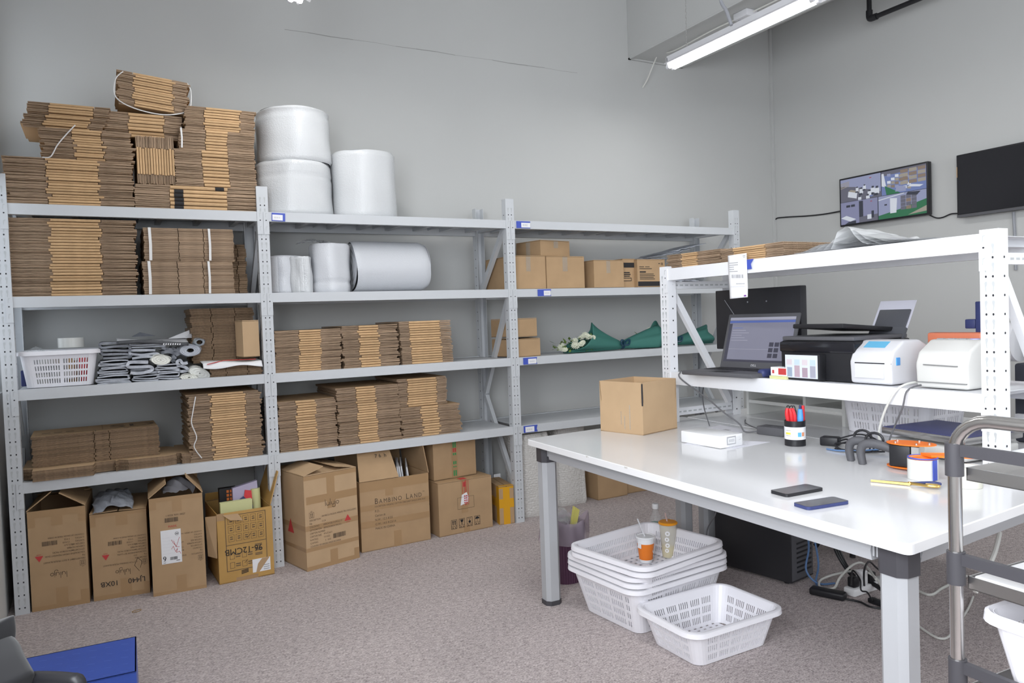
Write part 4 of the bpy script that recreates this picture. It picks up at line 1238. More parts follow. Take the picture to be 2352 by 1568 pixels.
for i in range(4):
    x = W * (0.215 + 0.145 * i); y = H * 0.105; s = W * 0.105
    outline(m, T, x, y, x + s, y + H * 0.175, 0.0022); rect(m, T, x, y + H * 0.05, x + s, y + H * 0.056)
    cx, cy = x + s / 2, y + H * 0.115
    if i == 0:
        for k in (-0.18, 0.18):
            rect(m, T, cx + k * s - 0.0025, cy - 0.012, cx + k * s + 0.0025, cy + 0.008); m.quad([(cx + k * s - 0.006, cy + 0.006, 0), (cx + k * s + 0.006, cy + 0.006, 0), (cx + k * s, cy + 0.015, 0)], 0, T)
    elif i == 1:
        m.quad([(cx - 0.011, cy + 0.013, 0), (cx - 0.005, cy - 0.003, 0), (cx + 0.005, cy - 0.003, 0), (cx + 0.011, cy + 0.013, 0)][::-1], 0, T); rect(m, T, cx - 0.0015, cy - 0.013, cx + 0.0015, cy - 0.002); rect(m, T, cx - 0.006, cy - 0.014, cx + 0.006, cy - 0.012)
    elif i == 2:
        m.quad([(cx + 0.008 * math.cos(a), cy - 0.008 + 0.008 * math.sin(a), 0) for a in [2 * PI * k / 10 for k in range(10)]], 0, T); stroke(m, T, [(cx - 0.008, cy + 0.013), (cx, cy + 0.004), (cx + 0.008, cy + 0.013)], 0.002)
    else:
        m.quad([(cx + 0.014 * math.cos(a), cy + 0.014 * math.sin(a), 0) for a in [PI * k / 10 for k in range(11)]], 0, T); rect(m, T, cx - 0.001, cy - 0.014, cx + 0.001, cy)
    rect(m, T, x + s * 0.2, y + H * 0.015, x + s * 0.4, y + H * 0.03); rect(m, T, x + s * 0.65, y + H * 0.015, x + s * 0.8, y + H * 0.03)
m.build('printed_marks', INK, bd.T)
m = MB(); m.text('XX', 0.06, bd.fm(0.20, H * 0.55, 0, 'L'), 0); m.build('pen_writing', INK, bd.T)
zt_ = bd.H + 0.0075
p, q = at(997, 1105, z=zt_), at(1094, 1088, z=zt_)
bu = Box('cardboard_box', 'box with green printed tape standing on the box with handling marks', (p.x, p.y), (q.x, q.y), 0.30, 0.228, KRAFT, [('F', 0.15, 0), ('B', 0.15, 0)], 'floor boxes under the second bay', z=zt_)
W, H = bu.W, bu.H
bu.tape([('F', W * 0.42, 0, W * 0.56, H)])
m = MB(); T = bu.fm(0, 0, e=0.0018)
for z0_, z1_, k in ((0.80, 0.96, 0), (0.68, 0.79, 1), (0.60, 0.66, 0), (0.36, 0.44, 0), (0.28, 0.31, 0), (0.05, 0.20, 0), (0.97, 1.0, 0)):
    for c in range(2): rect(m, T, W * (0.455 + 0.045 * c), H * z0_, W * (0.485 + 0.045 * c), H * z1_, k)
m.build('printed_tape_marks', [mat('green_print', (0.05, 0.30, 0.10), 0.6), RED], bu.T)
by = Box('cardboard_box', 'small floor box crossed with bright yellow tape beside the third post', (2.471, 0.024), (2.566, 0.010), 0.27, 0.232, KRAFT, [('L', 0.045, 0), ('R', 0.045, 0)], 'floor boxes under the second bay')
W, H = by.W, by.H
by.tape([('F', W * 0.27, 0, W * 0.72, H), ('F', -0.0008, H * 0.44, W, H * 0.68), ('F', 0, H * 0.955, W, H), ('L', 0, H * 0.44, 0.27, H * 0.68), ('L', 0.0, 0.0, 0.05, H), ('T', 0, 0.0, W, 0.03)], YELLOWT)

# ---- boxes on the third bay
zB, zC = ZS[2], ZS[1]
X3 = XS[2] + 0.034
def shelf_box(label, x0, x1, y0, z, d, h, kraft=KRAFT, grp='boxes on the third bay', sk=0.0, tp=True):
    b_ = Box('cardboard_box', label, (x0, y0), (x1, y0 + sk), d, h, kraft, [('F', d * 0.49, 0), ('B', d * 0.49, 0)], grp, z=z)
    if tp: b_.tape([('F', b_.W * 0.42, h * 0.55, b_.W * 0.55, h), ('T', b_.W * 0.42, 0, b_.W * 0.55, d)], TAPECL)
    return b_
xa1 = at(1254, 620, y=0.06).x; xb1 = at(1343, 620, y=0.05).x
ha = at(1220, 589, y=0.06).z - zB
ba = shelf_box('first carton from the left in the row on the second shelf of the third bay', X3, xa1 - 0.003, 0.06, zB, 0.36, ha)
bbx = shelf_box('second carton from the left in the row on the second shelf of the third bay', xa1 + 0.002, xb1, 0.055, zB, 0.36, ha - 0.002)
xc0 = at(1363, 620, y=0.04).x; xc1 = at(1431, 620, y=0.04).x
hc = at(1397, 599, y=0.04).z - zB
bc = shelf_box('third carton from the left in the row on the second shelf, plain and lower', xc0, xc1, 0.035, zB, 0.33, hc, sk=0.0)
pd0 = at(1431, 620, y=0.075).x; pd1 = at(1462, 620, y=0.075).x; pe0 = at(1463, 620, y=0.05).x; pe1 = pe0 + 0.245
bdp = shelf_box('narrow printed carton with a black band near its top on the second shelf', pd0 + 0.004, pd1 - 0.004, 0.085, zB, 0.30, at(1447, 596, y=0.085).z - zB, tp=False)
bep = shelf_box('printed carton with a black band along its bottom on the second shelf', pe0 + 0.003, pe1, 0.05, zB, 0.34, at(1490, 597, y=0.05).z - zB, tp=False)
W, H = bdp.W, bdp.H; m = MB(); T = bdp.fm(0, 0)
rect(m, T, 0.01, H * 0.72, W - 0.004, H * 0.89); outline(m, T, 0.0, H * 0.24, W * 0.68, H * 0.36, 0.004)
for i in range(3): rect(m, T, 0.01, H * (0.40 + 0.06 * i), W * (0.55 + 0.06 * (i % 2)), H * (0.43 + 0.065 * i))
m.build('printed_lettering', INK, bdp.T)
W, H = bep.W, bep.H; m = MB(); T = bep.fm(0, 0)
rect(m, T, 0.003, H * 0.05, W * 0.98, H * 0.22)
for i in range(4): rect(m, T, W * 0.08, H * (0.30 + 0.06 * i), W * (0.62 - 0.04 * (i % 2)), H * (0.32 + 0.06 * i))
rect(m, T, W * 0.08, H * 0.545, W * 0.30, H * 0.59); rect(m, T, W * 0.07, H * 0.675, W * 0.52, H * 0.695)
rect(m, T, W * 0.07, H * 0.745, W * 0.24, H * 0.765); rect(m, T, W * 0.28, H * 0.745, W * 0.44, H * 0.765)
rect(m, T, W * 0.76, H * 0.86, W * 0.82, H * 0.885); outline(m, T, W * 0.86, H * 0.82, W * 0.92, H * 0.90, 0.003)
m.build('printed_lettering', INK, bep.T)
p = at(1240, 585, y=0.085); q = at(1316, 583, y=0.085)
bt = Box('cardboard_box', 'low carton lying slightly crooked on top of the first two cartons', (p.x, 0.075), (q.x, 0.125), 0.24, 0.098, KRAFT, [('F', 0.118, 0), ('B', 0.118, 0)], 'boxes on the third bay', z=zB + ha + 0.0055)
bt.tape([('F', bt.W * 0.45, 0.055, bt.W * 0.6, 0.098), ('L', 0.1, 0.0, 0.14, 0.098)], TAPECL)
xq = at(1239, 795, y=0.06).x
bs = Box('cardboard_box', 'lower of two low cartons stacked beside the third post on the middle shelf', (X3, 0.03), (xq, 0.05), 0.28, 0.108, KRAFT, [('F', 0.135, 2), ('B', 0.135, 1)], 'boxes on the third bay', z=zC)
bs2 = Box('cardboard_box', 'upper of two low cartons stacked beside the third post on the middle shelf', (X3 + 0.002, 0.03), (at(1232, 750, y=0.06).x, 0.055), 0.27, 0.112, KRAFT, [('F', 0.13, 0), ('B', 0.13, 0)], 'boxes on the third bay', z=zC + 0.1245)
# small carton beside the second post on the middle shelf
p = at(567, 826, y=-0.005)
bx_ = Box('cardboard_box', 'small upright carton on the white bag beside the second post', (p.x - 0.012, 0.012), (p.x + 0.072, 0.030), 0.10, 0.185, KRAFT2, [('F', 0.048, 0), ('B', 0.048, 0)], z=zC + 0.093)
# cartons on the floor seen under the table
g1 = at(1369, 1150, z=0); g2 = at(1443, 1137, z=0); g3 = at(1492, 1128, z=0)
Box('cardboard_box', 'brown carton on the floor behind the table, right of the wrapped foam', (g1.x + 0.02, g1.y), (g2.x, g2.y + 0.01), 0.22, 0.27, KRAFT, [('F', 0.10, 0), ('B', 0.10, 0)], 'floor cartons behind the table')
Box('cardboard_box', 'brown carton on the floor behind the table, second right of the wrapped foam', (g2.x + 0.02, g2.y + 0.04), (g3.x + 0.12, g3.y + 0.03), 0.22, 0.25, KRAFT, [('F', 0.10, 0), ('B', 0.10, 0)], 'floor cartons behind the table')
# the open carton on the table
ZT = 0.732
bo = Box('cardboard_box', 'open empty carton standing on the white table near its far corner', (2.456, -1.426), (2.705, -1.362), 0.245, 0.232, KRAFT2, [('F', 0.09, -86), ('B', 0.09, -86), ('L', 0.09, -86), ('R', 0.09, -86)], z=ZT)
bo.tape([('L', 0.07, 0.02, 0.074, 0.13), ('L', 0.10, 0.02, 0.104, 0.08), ('L', 0.12, 0.04, 0.123, 0.10)], TAPECL)
MB().box((-0.0008, -0.0008, 0.13), (0.004, 0.004, 0.228)).build('corner_slot', HOLE, bo.T)
# blue card box on the floor at the bottom left
ZBB = 0.20
p = at(55, 1512, z=ZBB); q = at(307, 1462, z=ZBB); r = at(313, 1541, z=ZBB)
dv = Vector((q.x - p.x, q.y - p.y)).normalized(); dep = (r - q).length
fp = r - Vector((dv.x, dv.y, 0)) * 0.46
bk = Box('gift_box', 'glossy blue card box on the carpet at the bottom left corner', (fp.x, fp.y), (r.x, r.y), dep, ZBB, BLUEBOX, [], cat='box', open_=False)
m = MB()
rnd = random.Random(8)
for i in range(9):
    for j in range(5): m.quad([(0.03 + 0.048 * i + 0.006 * (j % 2), 0.02 + dep * 0.19 * j, ZBB + 0.0006), (0.052 + 0.048 * i, 0.014 + dep * 0.19 * j, ZBB + 0.0006), (0.052 + 0.048 * i, 0.017 + dep * 0.19 * j, ZBB + 0.0006), (0.03 + 0.048 * i, 0.023 + dep * 0.19 * j, ZBB + 0.0006)])
m.build('printed_pattern', mat('pale_blue_print', (0.12, 0.20, 0.62), 0.4), bk.T)
# ------------------------------------------------------------------ rolls of bubble film
def bubble_roll(label, cx, cy, z, r, h, group='upright rolls of bubble film', m=None, seed=0, bands=()):
    t = thing('bubble_roll', label, 'bubble film roll', (cx, cy, z), seed * 1.3, group)
    rnd = random.Random(seed)
    ph = [rnd.uniform(0, 6) for _ in range(6)]
    b = MB(); n = 72; nz = 22
    def f(u, v):
        a = 2 * PI * u; zz = v * h
        e = 0.004 * math.sin(3 * a + ph[0] + 2 * v) + 0.0025 * math.sin(7 * a + ph[1]) + 0.002 * math.sin(9 * v + ph[2] + 2 * a)
        for bz in bands: e -= 0.004 * math.exp(-((v - bz) / 0.03) ** 2)
        k = 1 - 0.07 * max(0, (v - 0.965) / 0.035) ** 2 - 0.05 * max(0, (0.03 - v) / 0.03) ** 2
        return ((r + e) * k * math.cos(a), (r + e) * k * math.sin(a), zz)
    b.grid(f, n, nz, 0, closed_u=True)
    top = []
    b.build('film', m or BUBBLE, t, smooth=True, ang=60)
    c = MB(); ri = r * 0.16
    N = 40
    for k in range(9):
        ra = r * 0.93 - (r * 0.93 - ri) * k / 9; rb = r * 0.93 - (r * 0.93 - ri) * (k + 1) / 9
        za = h - 0.001 - 0.004 * (k % 2); zb = h - 0.001 - 0.004 * ((k + 1) % 2)
        c.lathe([(ra, za), (rb, zb)], N, cap0=False, cap1=False)
    c.lathe([(ri, h - 0.002), (ri, h - 0.06)], N, cap0=False, cap1=True)
    c.lathe([(r * 0.92, 0.001), (0.001, 0.001)], N, cap0=False, cap1=False)
    c.build('roll_end', m or BUBBLE, t, smooth=True, ang=50)
    # loose end of the film
    d = MB(); a0 = rnd.uniform(-2.2, -1.2)
    d.grid(lambda u, v: ((r + 0.006 + 0.006 * u) * math.cos(a0 + 0.35 * u), (r + 0.006 + 0.006 * u) * math.sin(a0 + 0.35 * u), 0.01 + v * (h - 0.02)), 8, 8)
    d.build('loose_end', m or BUBBLE, t, smooth=True, ang=60)
    return t


zA, zB, zC, zL = ZS[3], ZS[2], ZS[1], ZS[0]
def roll_from(b, y, label, z=None, m=None, seed=0, bands=(), dx=0.0):
    x0, x1, z0, z1 = span(b, y)
    return bubble_roll(label, (x0 + x1) / 2 + dx, y, z0 if z is None else z, (x1 - x0) / 2, z1 - (z0 if z is None else z), m=m, seed=seed, bands=bands), z1
_, zt1 = roll_from((588, 382, 759, 494), 0.235, 'lower of two upright bubble film rolls stacked on the top shelf', z=zA, seed=1, bands=(0.72,))
roll_from((592, 263, 757, 382), 0.235, 'upper of two upright bubble film rolls stacked on the top shelf', z=zt1 + 0.001, seed=2, bands=(0.87, 0.9))
roll_from((762, 358, 904, 494), 0.21, 'single upright bubble film roll on the top shelf right of the stacked pair', z=zA, seed=3)
roll_from((566, 590, 667, 673), 0.23, 'leftmost upright roll half behind the second post on the second shelf', z=zB, m=BUBBLES, seed=4, dx=0.085)
roll_from((668, 590, 716, 673), 0.12, 'narrow upright film roll on the second shelf between two wider rolls', z=zB, seed=5)
roll_from((712, 562, 802, 673), 0.16, 'upright film roll with a fuzzy loose top next to the lying roll', z=zB, m=BUBBLES, seed=6, bands=(0.2, 0.23))
x0, x1, z0, z1 = span((713, 556, 760, 580), 0.16)
m = crumple(lambda u, v: (x0 - 0.05 + 0.16 * u, 0.12 + 0.16 * v, z1 - 0.005 + 0.03 * math.sin(3 * u) * v), 22, 16, 0.010, 21)
tag(m.build('film_scrap', FUZZY, smooth=True, ang=60), 'crumpled clear film lying on the fuzzy topped roll on the second shelf', 'plastic film')
# the lying roll
x0, x1, z0, z1 = span((803, 553, 977, 671), 0.20)
rr = (z1 - zB) / 2 * 0.985
t = thing('bubble_roll', 'big bubble film roll lying on its side on the second shelf', 'bubble film roll', (x0 + 0.01, 0.225, zB + rr + 0.002), rot=(0, 0, 0.0))
b = MB(); Lr = x1 - x0 - 0.02
def f(u, v):
    a = 2 * PI * u
    k = 1 - 0.10 * max(0, (v - 0.90) / 0.10) ** 2 - 0.05 * max(0, (0.06 - v) / 0.06) ** 2
    sq = 1 - 0.035 * math.cos(2 * a)
    return (v * Lr + 0.008 * math.sin(2 * a), rr * k * sq * 1.0 * math.cos(a) , rr * k * math.sin(a) * (1 - 0.02 * v))
b.grid(f, 64, 26, closed_u=True)
b.build('film', BUBBLES, t, smooth=True, ang=60)
c = MB(); Tx = Matrix(((0, 0, 1, 0), (1, 0, 0, 0), (0, 1, 0, 0), (0, 0, 0, 1)))
for e in (0.0, Lr):
    s = 1 if e else -1
    for k in range(7):
        ra = rr * (0.9 - 0.11 * k); rb = rr * (0.9 - 0.11 * (k + 1))
        c.lathe([(ra, e + s * (0.006 - 0.004 * (k % 2)) - s * 0.006), (max(rb, 0.01), e + s * (0.006 - 0.004 * ((k + 1) % 2)) - s * 0.006)], 40, T=Tx, cap0=False, cap1=False)
c.build('roll_end', BUBBLES, t, smooth=True, ang=60)

# foam sheets standing on the floor under the third bay
def foam_pack(label, u0, u1, vtop, vbot, d, rz, m, seed):
    p = at(u0, vbot, z=0); q = at(u1, vbot - (u1 - u0) * 0.10, z=0)
    w = (q - p).length
    h = 0.53
    t = thing('foam_roll', label, 'foam roll', (p.x, p.y, 0), rz, 'foam rolls under the third bay')
    rnd = random.Random(seed); ph = [rnd.uniform(0, 6) for _ in range(4)]
    b = MB()
    def f(u, v):
        a = 2 * PI * u
        c_, s_ = math.cos(a), math.sin(a)
        e = 2.0 / 4.5
        x = w / 2 + w / 2 * math.copysign(abs(c_) ** e, c_); y = d / 2 + d / 2 * math.copysign(abs(s_) ** e, s_)
        k = 1 - 0.06 * max(0, (v - 0.95) / 0.05) ** 2 - 0.05 * max(0, (0.04 - v) / 0.04) ** 2
        wob = 0.006 * math.sin(9 * u * PI + ph[0]) * math.sin(3 * v + ph[1]) + 0.003 * math.sin(17 * u * PI + ph[2])
        return (w / 2 + (x - w / 2) * k + wob, d / 2 + (y - d / 2) * k - wob, v * h)
    b.grid(f, 64, 24, closed_u=True)
    n0 = len(b.v)
    b.f.append(tuple(range(n0 - 64, n0))); b.m.append(0)
    b.build('wrapped_foam', m, t, smooth=True, ang=60)
    return t
foam_pack('bubble sheet roll standing on the floor beside the third post', 1203, 1279, 1050, 1192, 0.24, 0.04, BUBBLEG, 1)
foam_pack('wrapped foam roll standing on the floor behind the front table leg', 1286, 1366, 1060, 1166, 0.26, 0.03, BUBBLEG, 2)

# bubble film lying on the end of the floor: hanging film sheet beside the yellow-taped box
x0 = at(1128, 1060, y=0.32).x
m = crumple(lambda u, v: (2.46 + 0.11 * u, 0.40 + 0.03 * math.sin(3 * u), 0.02 + 0.50 * v), 14, 22, 0.004, 6)
o = m.build('film_sheet', CLEAR, smooth=True, ang=60)
tag(o, 'clear film sheet standing behind the yellow taped box', 'plastic film')
m = MB().box((0.0, 0.0, 0.0), (0.05, 0.001, 0.06)); o = m.build('paper_tag', PAPER)
p = at(1139, 1098, y=0.27); o.location = (p.x - 0.0, 0.30, p.z - 0.04)
o.parent = bpy.data.objects['film_sheet']

# ------------------------------------------------------------------ perforated baskets
def rrect(w, l, r, n=5):
    """rounded rectangle outline, counter-clockwise, with side parameter"""
    P = []
    for cx, cy, a0 in ((w / 2 - r, l / 2 - r, 0), (-w / 2 + r, l / 2 - r, 90), (-w / 2 + r, -l / 2 + r, 180), (w / 2 - r, -l / 2 + r, 270)):
        for k in range(n + 1):
            a = math.radians(a0 + 90 * k / n); P.append((cx + r * math.cos(a), cy + r * math.sin(a)))
    return P


def basket_mesh(W, L, H, taper=0.86, r=0.045, cols=26, rows=3, pillars=(), m=None):
    """rim outer size W x L, floor smaller by taper; slots in the walls, a grid of small holes in the floor; local z from 0"""
    b = MB()
    fr = lambda v: taper + (1 - taper) * v
    # walls: for every side split into slot cells
    def side(p, q, nrm, ncol):
        p, q = Vector(p), Vector(q)
        rowz = [(0.0, 0.10, False)]
        hz = 0.74 / rows
        for k in range(rows):
            rowz.append((0.10 + hz * k, 0.10 + hz * k + hz * 0.70, True)); rowz.append((0.10 + hz * k + hz * 0.70, 0.10 + hz * (k + 1), False))
        rowz.append((0.84, 1.0, False))
        cells = []
        for c in range(ncol):
            a = c / ncol; e = (c + 1) / ncol
            solid = pillars and (c % pillars == 0)
            mid = a + (e - a) * 0.5
            cells.append((a, mid, False)); cells.append((mid, e, not solid))
        for z0, z1, sl in rowz:
            if not sl: runs = [(0, 1)]
            else:
                runs = []; st = None
                for a, e, hole in cells:
                    if hole:
                        if st is not None: runs.append((st, a)); st = None
                    elif st is None: st = a
                if st is not None: runs.append((st, 1.0))
            for a, e in runs:
                def pt(u, z):
                    k = fr(z); w = p.lerp(q, u)
                    return (w.x * k, w.y * k, z * H)
                b.quad([pt(a, z0), pt(e, z0), pt(e, z1), pt(a, z1)])
    x, y = W / 2, L / 2
    side((-x + r, -y, 0), (x - r, -y, 0), None, max(6, int(cols * W / max(W, L))))
    side((x, -y + r, 0), (x, y - r, 0), None, max(6, int(cols * L / max(W, L))))
    side((x - r, y, 0), (-x + r, y, 0), None, max(6, int(cols * W / max(W, L))))
    side((-x, y - r, 0), (-x, -y + r, 0), None, max(6, int(cols * L / max(W, L))))
    for sx, sy, a0 in ((1, 1, 0), (-1, 1, 90), (-1, -1, 180), (1, -1, 270)):
        def cf(u, v, sx=sx, sy=sy, a0=a0):
            a = math.radians(a0 + 90 * u); k = fr(v)
            return ((sx * (x - r) + r * math.cos(a)) * k, (sy * (y - r) + r * math.sin(a)) * k, v * H)
        b.grid(cf, 5, 6)
    # floor with slots
    k = taper; n = 22
    fx, fy = x * k, y * k
    def ext(q):
        d = max(0.0, abs(q) - (fx - r * k)); return fy - r * k + math.sqrt(max(0.0, (r * k) ** 2 - d * d))
    for i in range(n):
        a, e = -fx + 2 * fx * i / n, -fx + 2 * fx * (i + 1) / n
        if i % 2 == 0: b.quad([(a, -ext(a), 0), (e, -ext(e), 0), (e, ext(e), 0), (a, ext(a), 0)])
        else:
            nn = 12
            for j in range(nn):
                ex = ext(max(abs(a), abs(e)))
                c0, c1 = -ex + 2 * ex * j / nn, -ex + 2 * ex * (j + 0.55) / nn
                b.quad([(a, c0, 0), (e, c0, 0), (e, c1, 0), (a, c1, 0)])
    return b


def rim_mesh(W, L, H, r=0.045, lip=0.020, drop=0.016):
    b = MB(); P = rrect(W, L, r)
    prof = [(-0.002, H - drop * 0.3), (0.0, H), (lip * 0.5, H + 0.004), (lip, H), (lip + 0.002, H - drop), (lip - 0.002, H - drop), (lip - 0.003, H - 0.002), (0.003, H - 0.004)]
    n = len(P); cx = [Vector((p[0], p[1], 0)) for p in P]
    vs = []
    for i in range(n):
        t = (cx[(i + 1) % n] - cx[i - 1]).normalized(); o = Vector((t.y, -t.x, 0))
        vs += [cx[i] + o * a + Vector((0, 0, z)) for a, z in prof]
    k = len(prof)
    fs = [(i * k + j, ((i + 1) % n) * k + j, ((i + 1) % n) * k + (j + 1) % k, i * k + (j + 1) % k) for i in range(n) for j in range(k)]
    b.add(vs, fs)
    return b


def basket(label, loc, rz, W, L, H, group=None, taper=0.86, r=0.045, cols=26, rows=3, pillars=0, m=PLASTIC, lip=0.020):
    t = thing('plastic_basket', label, 'basket', loc, rz, group)
    basket_mesh(W, L, H, taper, r, cols, rows, pillars).build('basket_body', m, t, mods=[('SOLIDIFY', dict(thickness=0.0028, offset=0))])
    rim_mesh(W, L, H, r, lip).build('rim', m, t, smooth=True, ang=50)
    return t


# stack of five baskets and one in front, on the carpet under the table edge
def place_basket(corners, z0, H, lip):
    pass
S0 = Vector((2.500, -1.500, 0.0))
# outer three with rims one above the other, then two smaller turned ones inside
def fit_rim(px, h):
    """rim corner points on the height h: left, front, right -> centre, size, angle"""
    l, f, r_ = (at(u, v, z=h) for u, v in px)
    a = f - l; b_ = r_ - f
    c = (l + r_) / 2
    return c, a.length, b_.length, math.atan2(b_.y, b_.x)
SB = 'stacked white baskets beside the table leg'
hs = 0.196
c, w1, w2, an = fit_rim(((1310, 1278), (1440, 1362), (1669, 1285)), hs + 0.03)
c, w1, w2, an = fit_rim(((1306, 1292), (1440, 1372), (1671, 1300)), hs)
Wb, Lb = w2 - 0.045, w1 - 0.045
names = ['lowest of five white baskets stacked beside the table leg', 'second white basket from below in the stack beside the table leg', 'third white basket from below in the stack beside the table leg']
for i in range(3):
    basket(names[i], (c.x, c.y, 0.003 + 0.0255 * i), an, Wb, Lb, hs, SB, taper=0.80, cols=30, rows=4, pillars=7)
zi = 0.003 + 0.0255 * 2 + hs + 0.001
hi = 0.125
c2, w1, w2, an2 = fit_rim(((1329, 1256), (1443, 1333), (1646, 1262)), zi + 0.026)
for i, nm in enumerate(['fourth white basket from below, shallower and smaller, in the stack', 'topmost white basket of the stack, holding the drink cups']):
    basket(nm, (c2.x, c2.y, zi + 0.026 - hi - 0.024 + 0.024 * (i + 1)), an2, w2 - 0.045, w1 - 0.045, hi, SB, taper=0.84, cols=34, rows=3, pillars=0)
TOPB = Vector((c2.x, c2.y, zi + 0.026 - hi + 0.024)); ANB = an2; RIMZ = zi + 0.05
hf = 0.138
c3, w1, w2, an3 = fit_rim(((1451, 1391), (1588, 1470), (1810, 1400)), hf)
basket('single empty white basket on the carpet in front of the stack', (c3.x, c3.y, 0.003), an3, w2 - 0.045, w1 - 0.045, hf, None, taper=0.80, cols=32, rows=3, pillars=6)

# drink cups and bottle in the topmost basket
zf = TOPB.z + 0.0035
p = at(1484, 1284, z=zf + 0.01)
t = thing('paper_cup', 'orange and white paper cup with a straw in the topmost basket', 'drink cup', (p.x, p.y, zf))
ORG = mat('orange_cup_print', (0.85, 0.22, 0.025), 0.45)
hC = 0.115
m = MB().lathe([(0.027, 0), (0.0295, 0.014)], 32, 1, cap1=False).lathe([(0.0295, 0.014), (0.037, hC * 0.74)], 32, 0, cap0=False, cap1=False).lathe([(0.037, hC * 0.74), (0.040, hC * 0.96)], 32, 1, cap0=False, cap1=False)
m.build('cup', [ORG, WHITEGLOSS], t, smooth=True)
MB().lathe([(0.040, hC * 0.93), (0.043, hC * 0.94), (0.0435, hC * 0.98), (0.041, hC), (0.038, hC), (0.036, hC * 0.985), (0.001, hC * 0.985)], 32, cap1=False, cap0=False).build('lid', WHITEGLOSS, t, smooth=True)
m = MB()
for a, zz, s in ((-0.9, 0.052, 0.012), (-0.8, 0.028, 0.010)):
    rr_ = 0.0295 + (0.037 - 0.0295) * (zz / 0.085) + 0.0008
    m.add([(rr_ * math.cos(a + s / rr_ * math.cos(k * PI / 8)), rr_ * math.sin(a + s / rr_ * math.cos(k * PI / 8)), zz + s * math.sin(k * PI / 8)) for k in range(16)], [tuple(range(16))])
m.box((-0.040, -0.016, 0.068), (-0.0365, 0.004, 0.090)); m.build('printed_mark', WHITEGLOSS, t)
MB().cyl((0.004, 0.004, hC * 0.9), (-0.026, 0.02, hC + 0.075), 0.0032, n=8).build('straw', LIGHTP, t, smooth=True)
p = at(1536, 1272, z=zf + 0.01)
t = thing('juice_cup', 'clear cup of yellow juice with an orange lid in the topmost basket', 'drink cup', (p.x, p.y, zf))
hC = 0.150
MB().lathe([(0.028, 0.0), (0.039, hC)], 32, cap1=False).build('cup', CUPCLEAR, t, smooth=True)
MB().lathe([(0.0265, 0.002), (0.0305, 0.052), (0.001, 0.052)], 32, cap1=False).build('juice', JUICE, t, smooth=True, ang=40)
MB().lathe([(0.040, hC - 0.003), (0.0425, hC), (0.0425, hC + 0.004), (0.038, hC + 0.008), (0.001, hC + 0.008)], 32, cap0=False, cap1=False).build('lid', mat('orange_lid_film', (0.92, 0.36, 0.02), 0.4), t, smooth=True)
m = MB()
for a, zz, s in ((-2.35, 0.112, 0.011), (-2.45, 0.085, 0.010), (-2.4, 0.058, 0.010), (-2.5, 0.034, 0.009)):
    rr_ = 0.028 + 0.011 * zz / hC + 0.0008
    O = [(rr_ * math.cos(a + s / rr_ * math.cos(k * PI / 9)), rr_ * math.sin(a + s / rr_ * math.cos(k * PI / 9)), zz + s * math.sin(k * PI / 9)) for k in range(18)]
    I = [(rr_ * math.cos(a + s * 0.4 / rr_ * math.cos(k * PI / 9)), rr_ * math.sin(a + s * 0.4 / rr_ * math.cos(k * PI / 9)), zz + s * 0.4 * math.sin(k * PI / 9)) for k in range(18)]
    m.add(O + I, [(k, (k + 1) % 18, 18 + (k + 1) % 18, 18 + k) for k in range(18)])
m.build('printed_letters', WHITEGLOSS, t)
MB().cyl((0.002, 0.0, hC * 0.9), (-0.006, 0.01, hC + 0.045), 0.0032, n=8).build('straw', mat('pink_straw', (0.62, 0.45, 0.42), 0.4), t, smooth=True)
p = at(1516, 1258, z=zf + 0.01)
t = thing('water_bottle', 'clear plastic bottle with a white cap and green label in the topmost basket', 'bottle', (p.x + 0.02, p.y + 0.05, zf))
MB().lathe([(0.027, 0), (0.030, 0.006), (0.030, 0.12), (0.026, 0.14), (0.014, 0.168), (0.012, 0.185)], 28).build('bottle', CLEAR, t, smooth=True)
MB().lathe([(0.0305, 0.06), (0.0305, 0.112)], 28, cap0=False, cap1=False).build('bottle_label', BOTTLEG, t, smooth=True)
MB().lathe([(0.0145, 0.180), (0.0150, 0.182), (0.0150, 0.200), (0.0135, 0.203)], 24).build('cap', WHITEGLOSS, t, smooth=True)

# the bin beside the front leg
p = at(1300, 1338, z=0.01)
t = thing('waste_bin', 'ribbed purple waste bin with a clear liner behind the front table leg', 'waste bin', (p.x + 0.045, p.y + 0.075, 0))
b = MB(); Rb, Rt, Hb = 0.083, 0.102, 0.275
def f(u, v):
    a = 2 * PI * u; r = Rb + (Rt - Rb) * v + 0.0016 * math.cos(a * 44)
    return (r * math.cos(a), r * math.sin(a), v * Hb)
b.grid(f, 264, 6, closed_u=True); b.lathe([(Rb - 0.002, 0.002), (0.001, 0.002)], 48, cap0=False, cap1=False)
b.build('bin_body', PURPLE, t, smooth=True)
rnd = random.Random(4); ks = [(rnd.randint(3, 13), rnd.uniform(0, 6), rnd.uniform(0.3, 1)) for _ in range(6)]
def f(u, v):
    a = 2 * PI * u
    e = sum(d * math.sin(k * a + c + 3 * v) for k, c, d in ks) * 0.006
    if v < 0.5: w = v / 0.5; r = Rt + 0.022 - 0.012 * w; z = Hb - 0.085 + 0.11 * w
    else: w = (v - 0.5) / 0.5; r = Rt + 0.008 - 0.035 * w; z = Hb + 0.025 - 0.06 * w
    return ((r + e * 1.6) * math.cos(a), (r + e * 1.6) * math.sin(a), z + e * 2.4 * (1 - abs(v - 0.5)))
m = MB(); m.grid(f, 90, 14, closed_u=True); m.build('liner', BAGFILM, t, smooth=True, ang=70)
t2 = thing('crumpled_wrap', 'crumpled clear wrapping sticking out of the purple bin', 'plastic wrap', (t.location.x, t.location.y, Hb - 0.02))
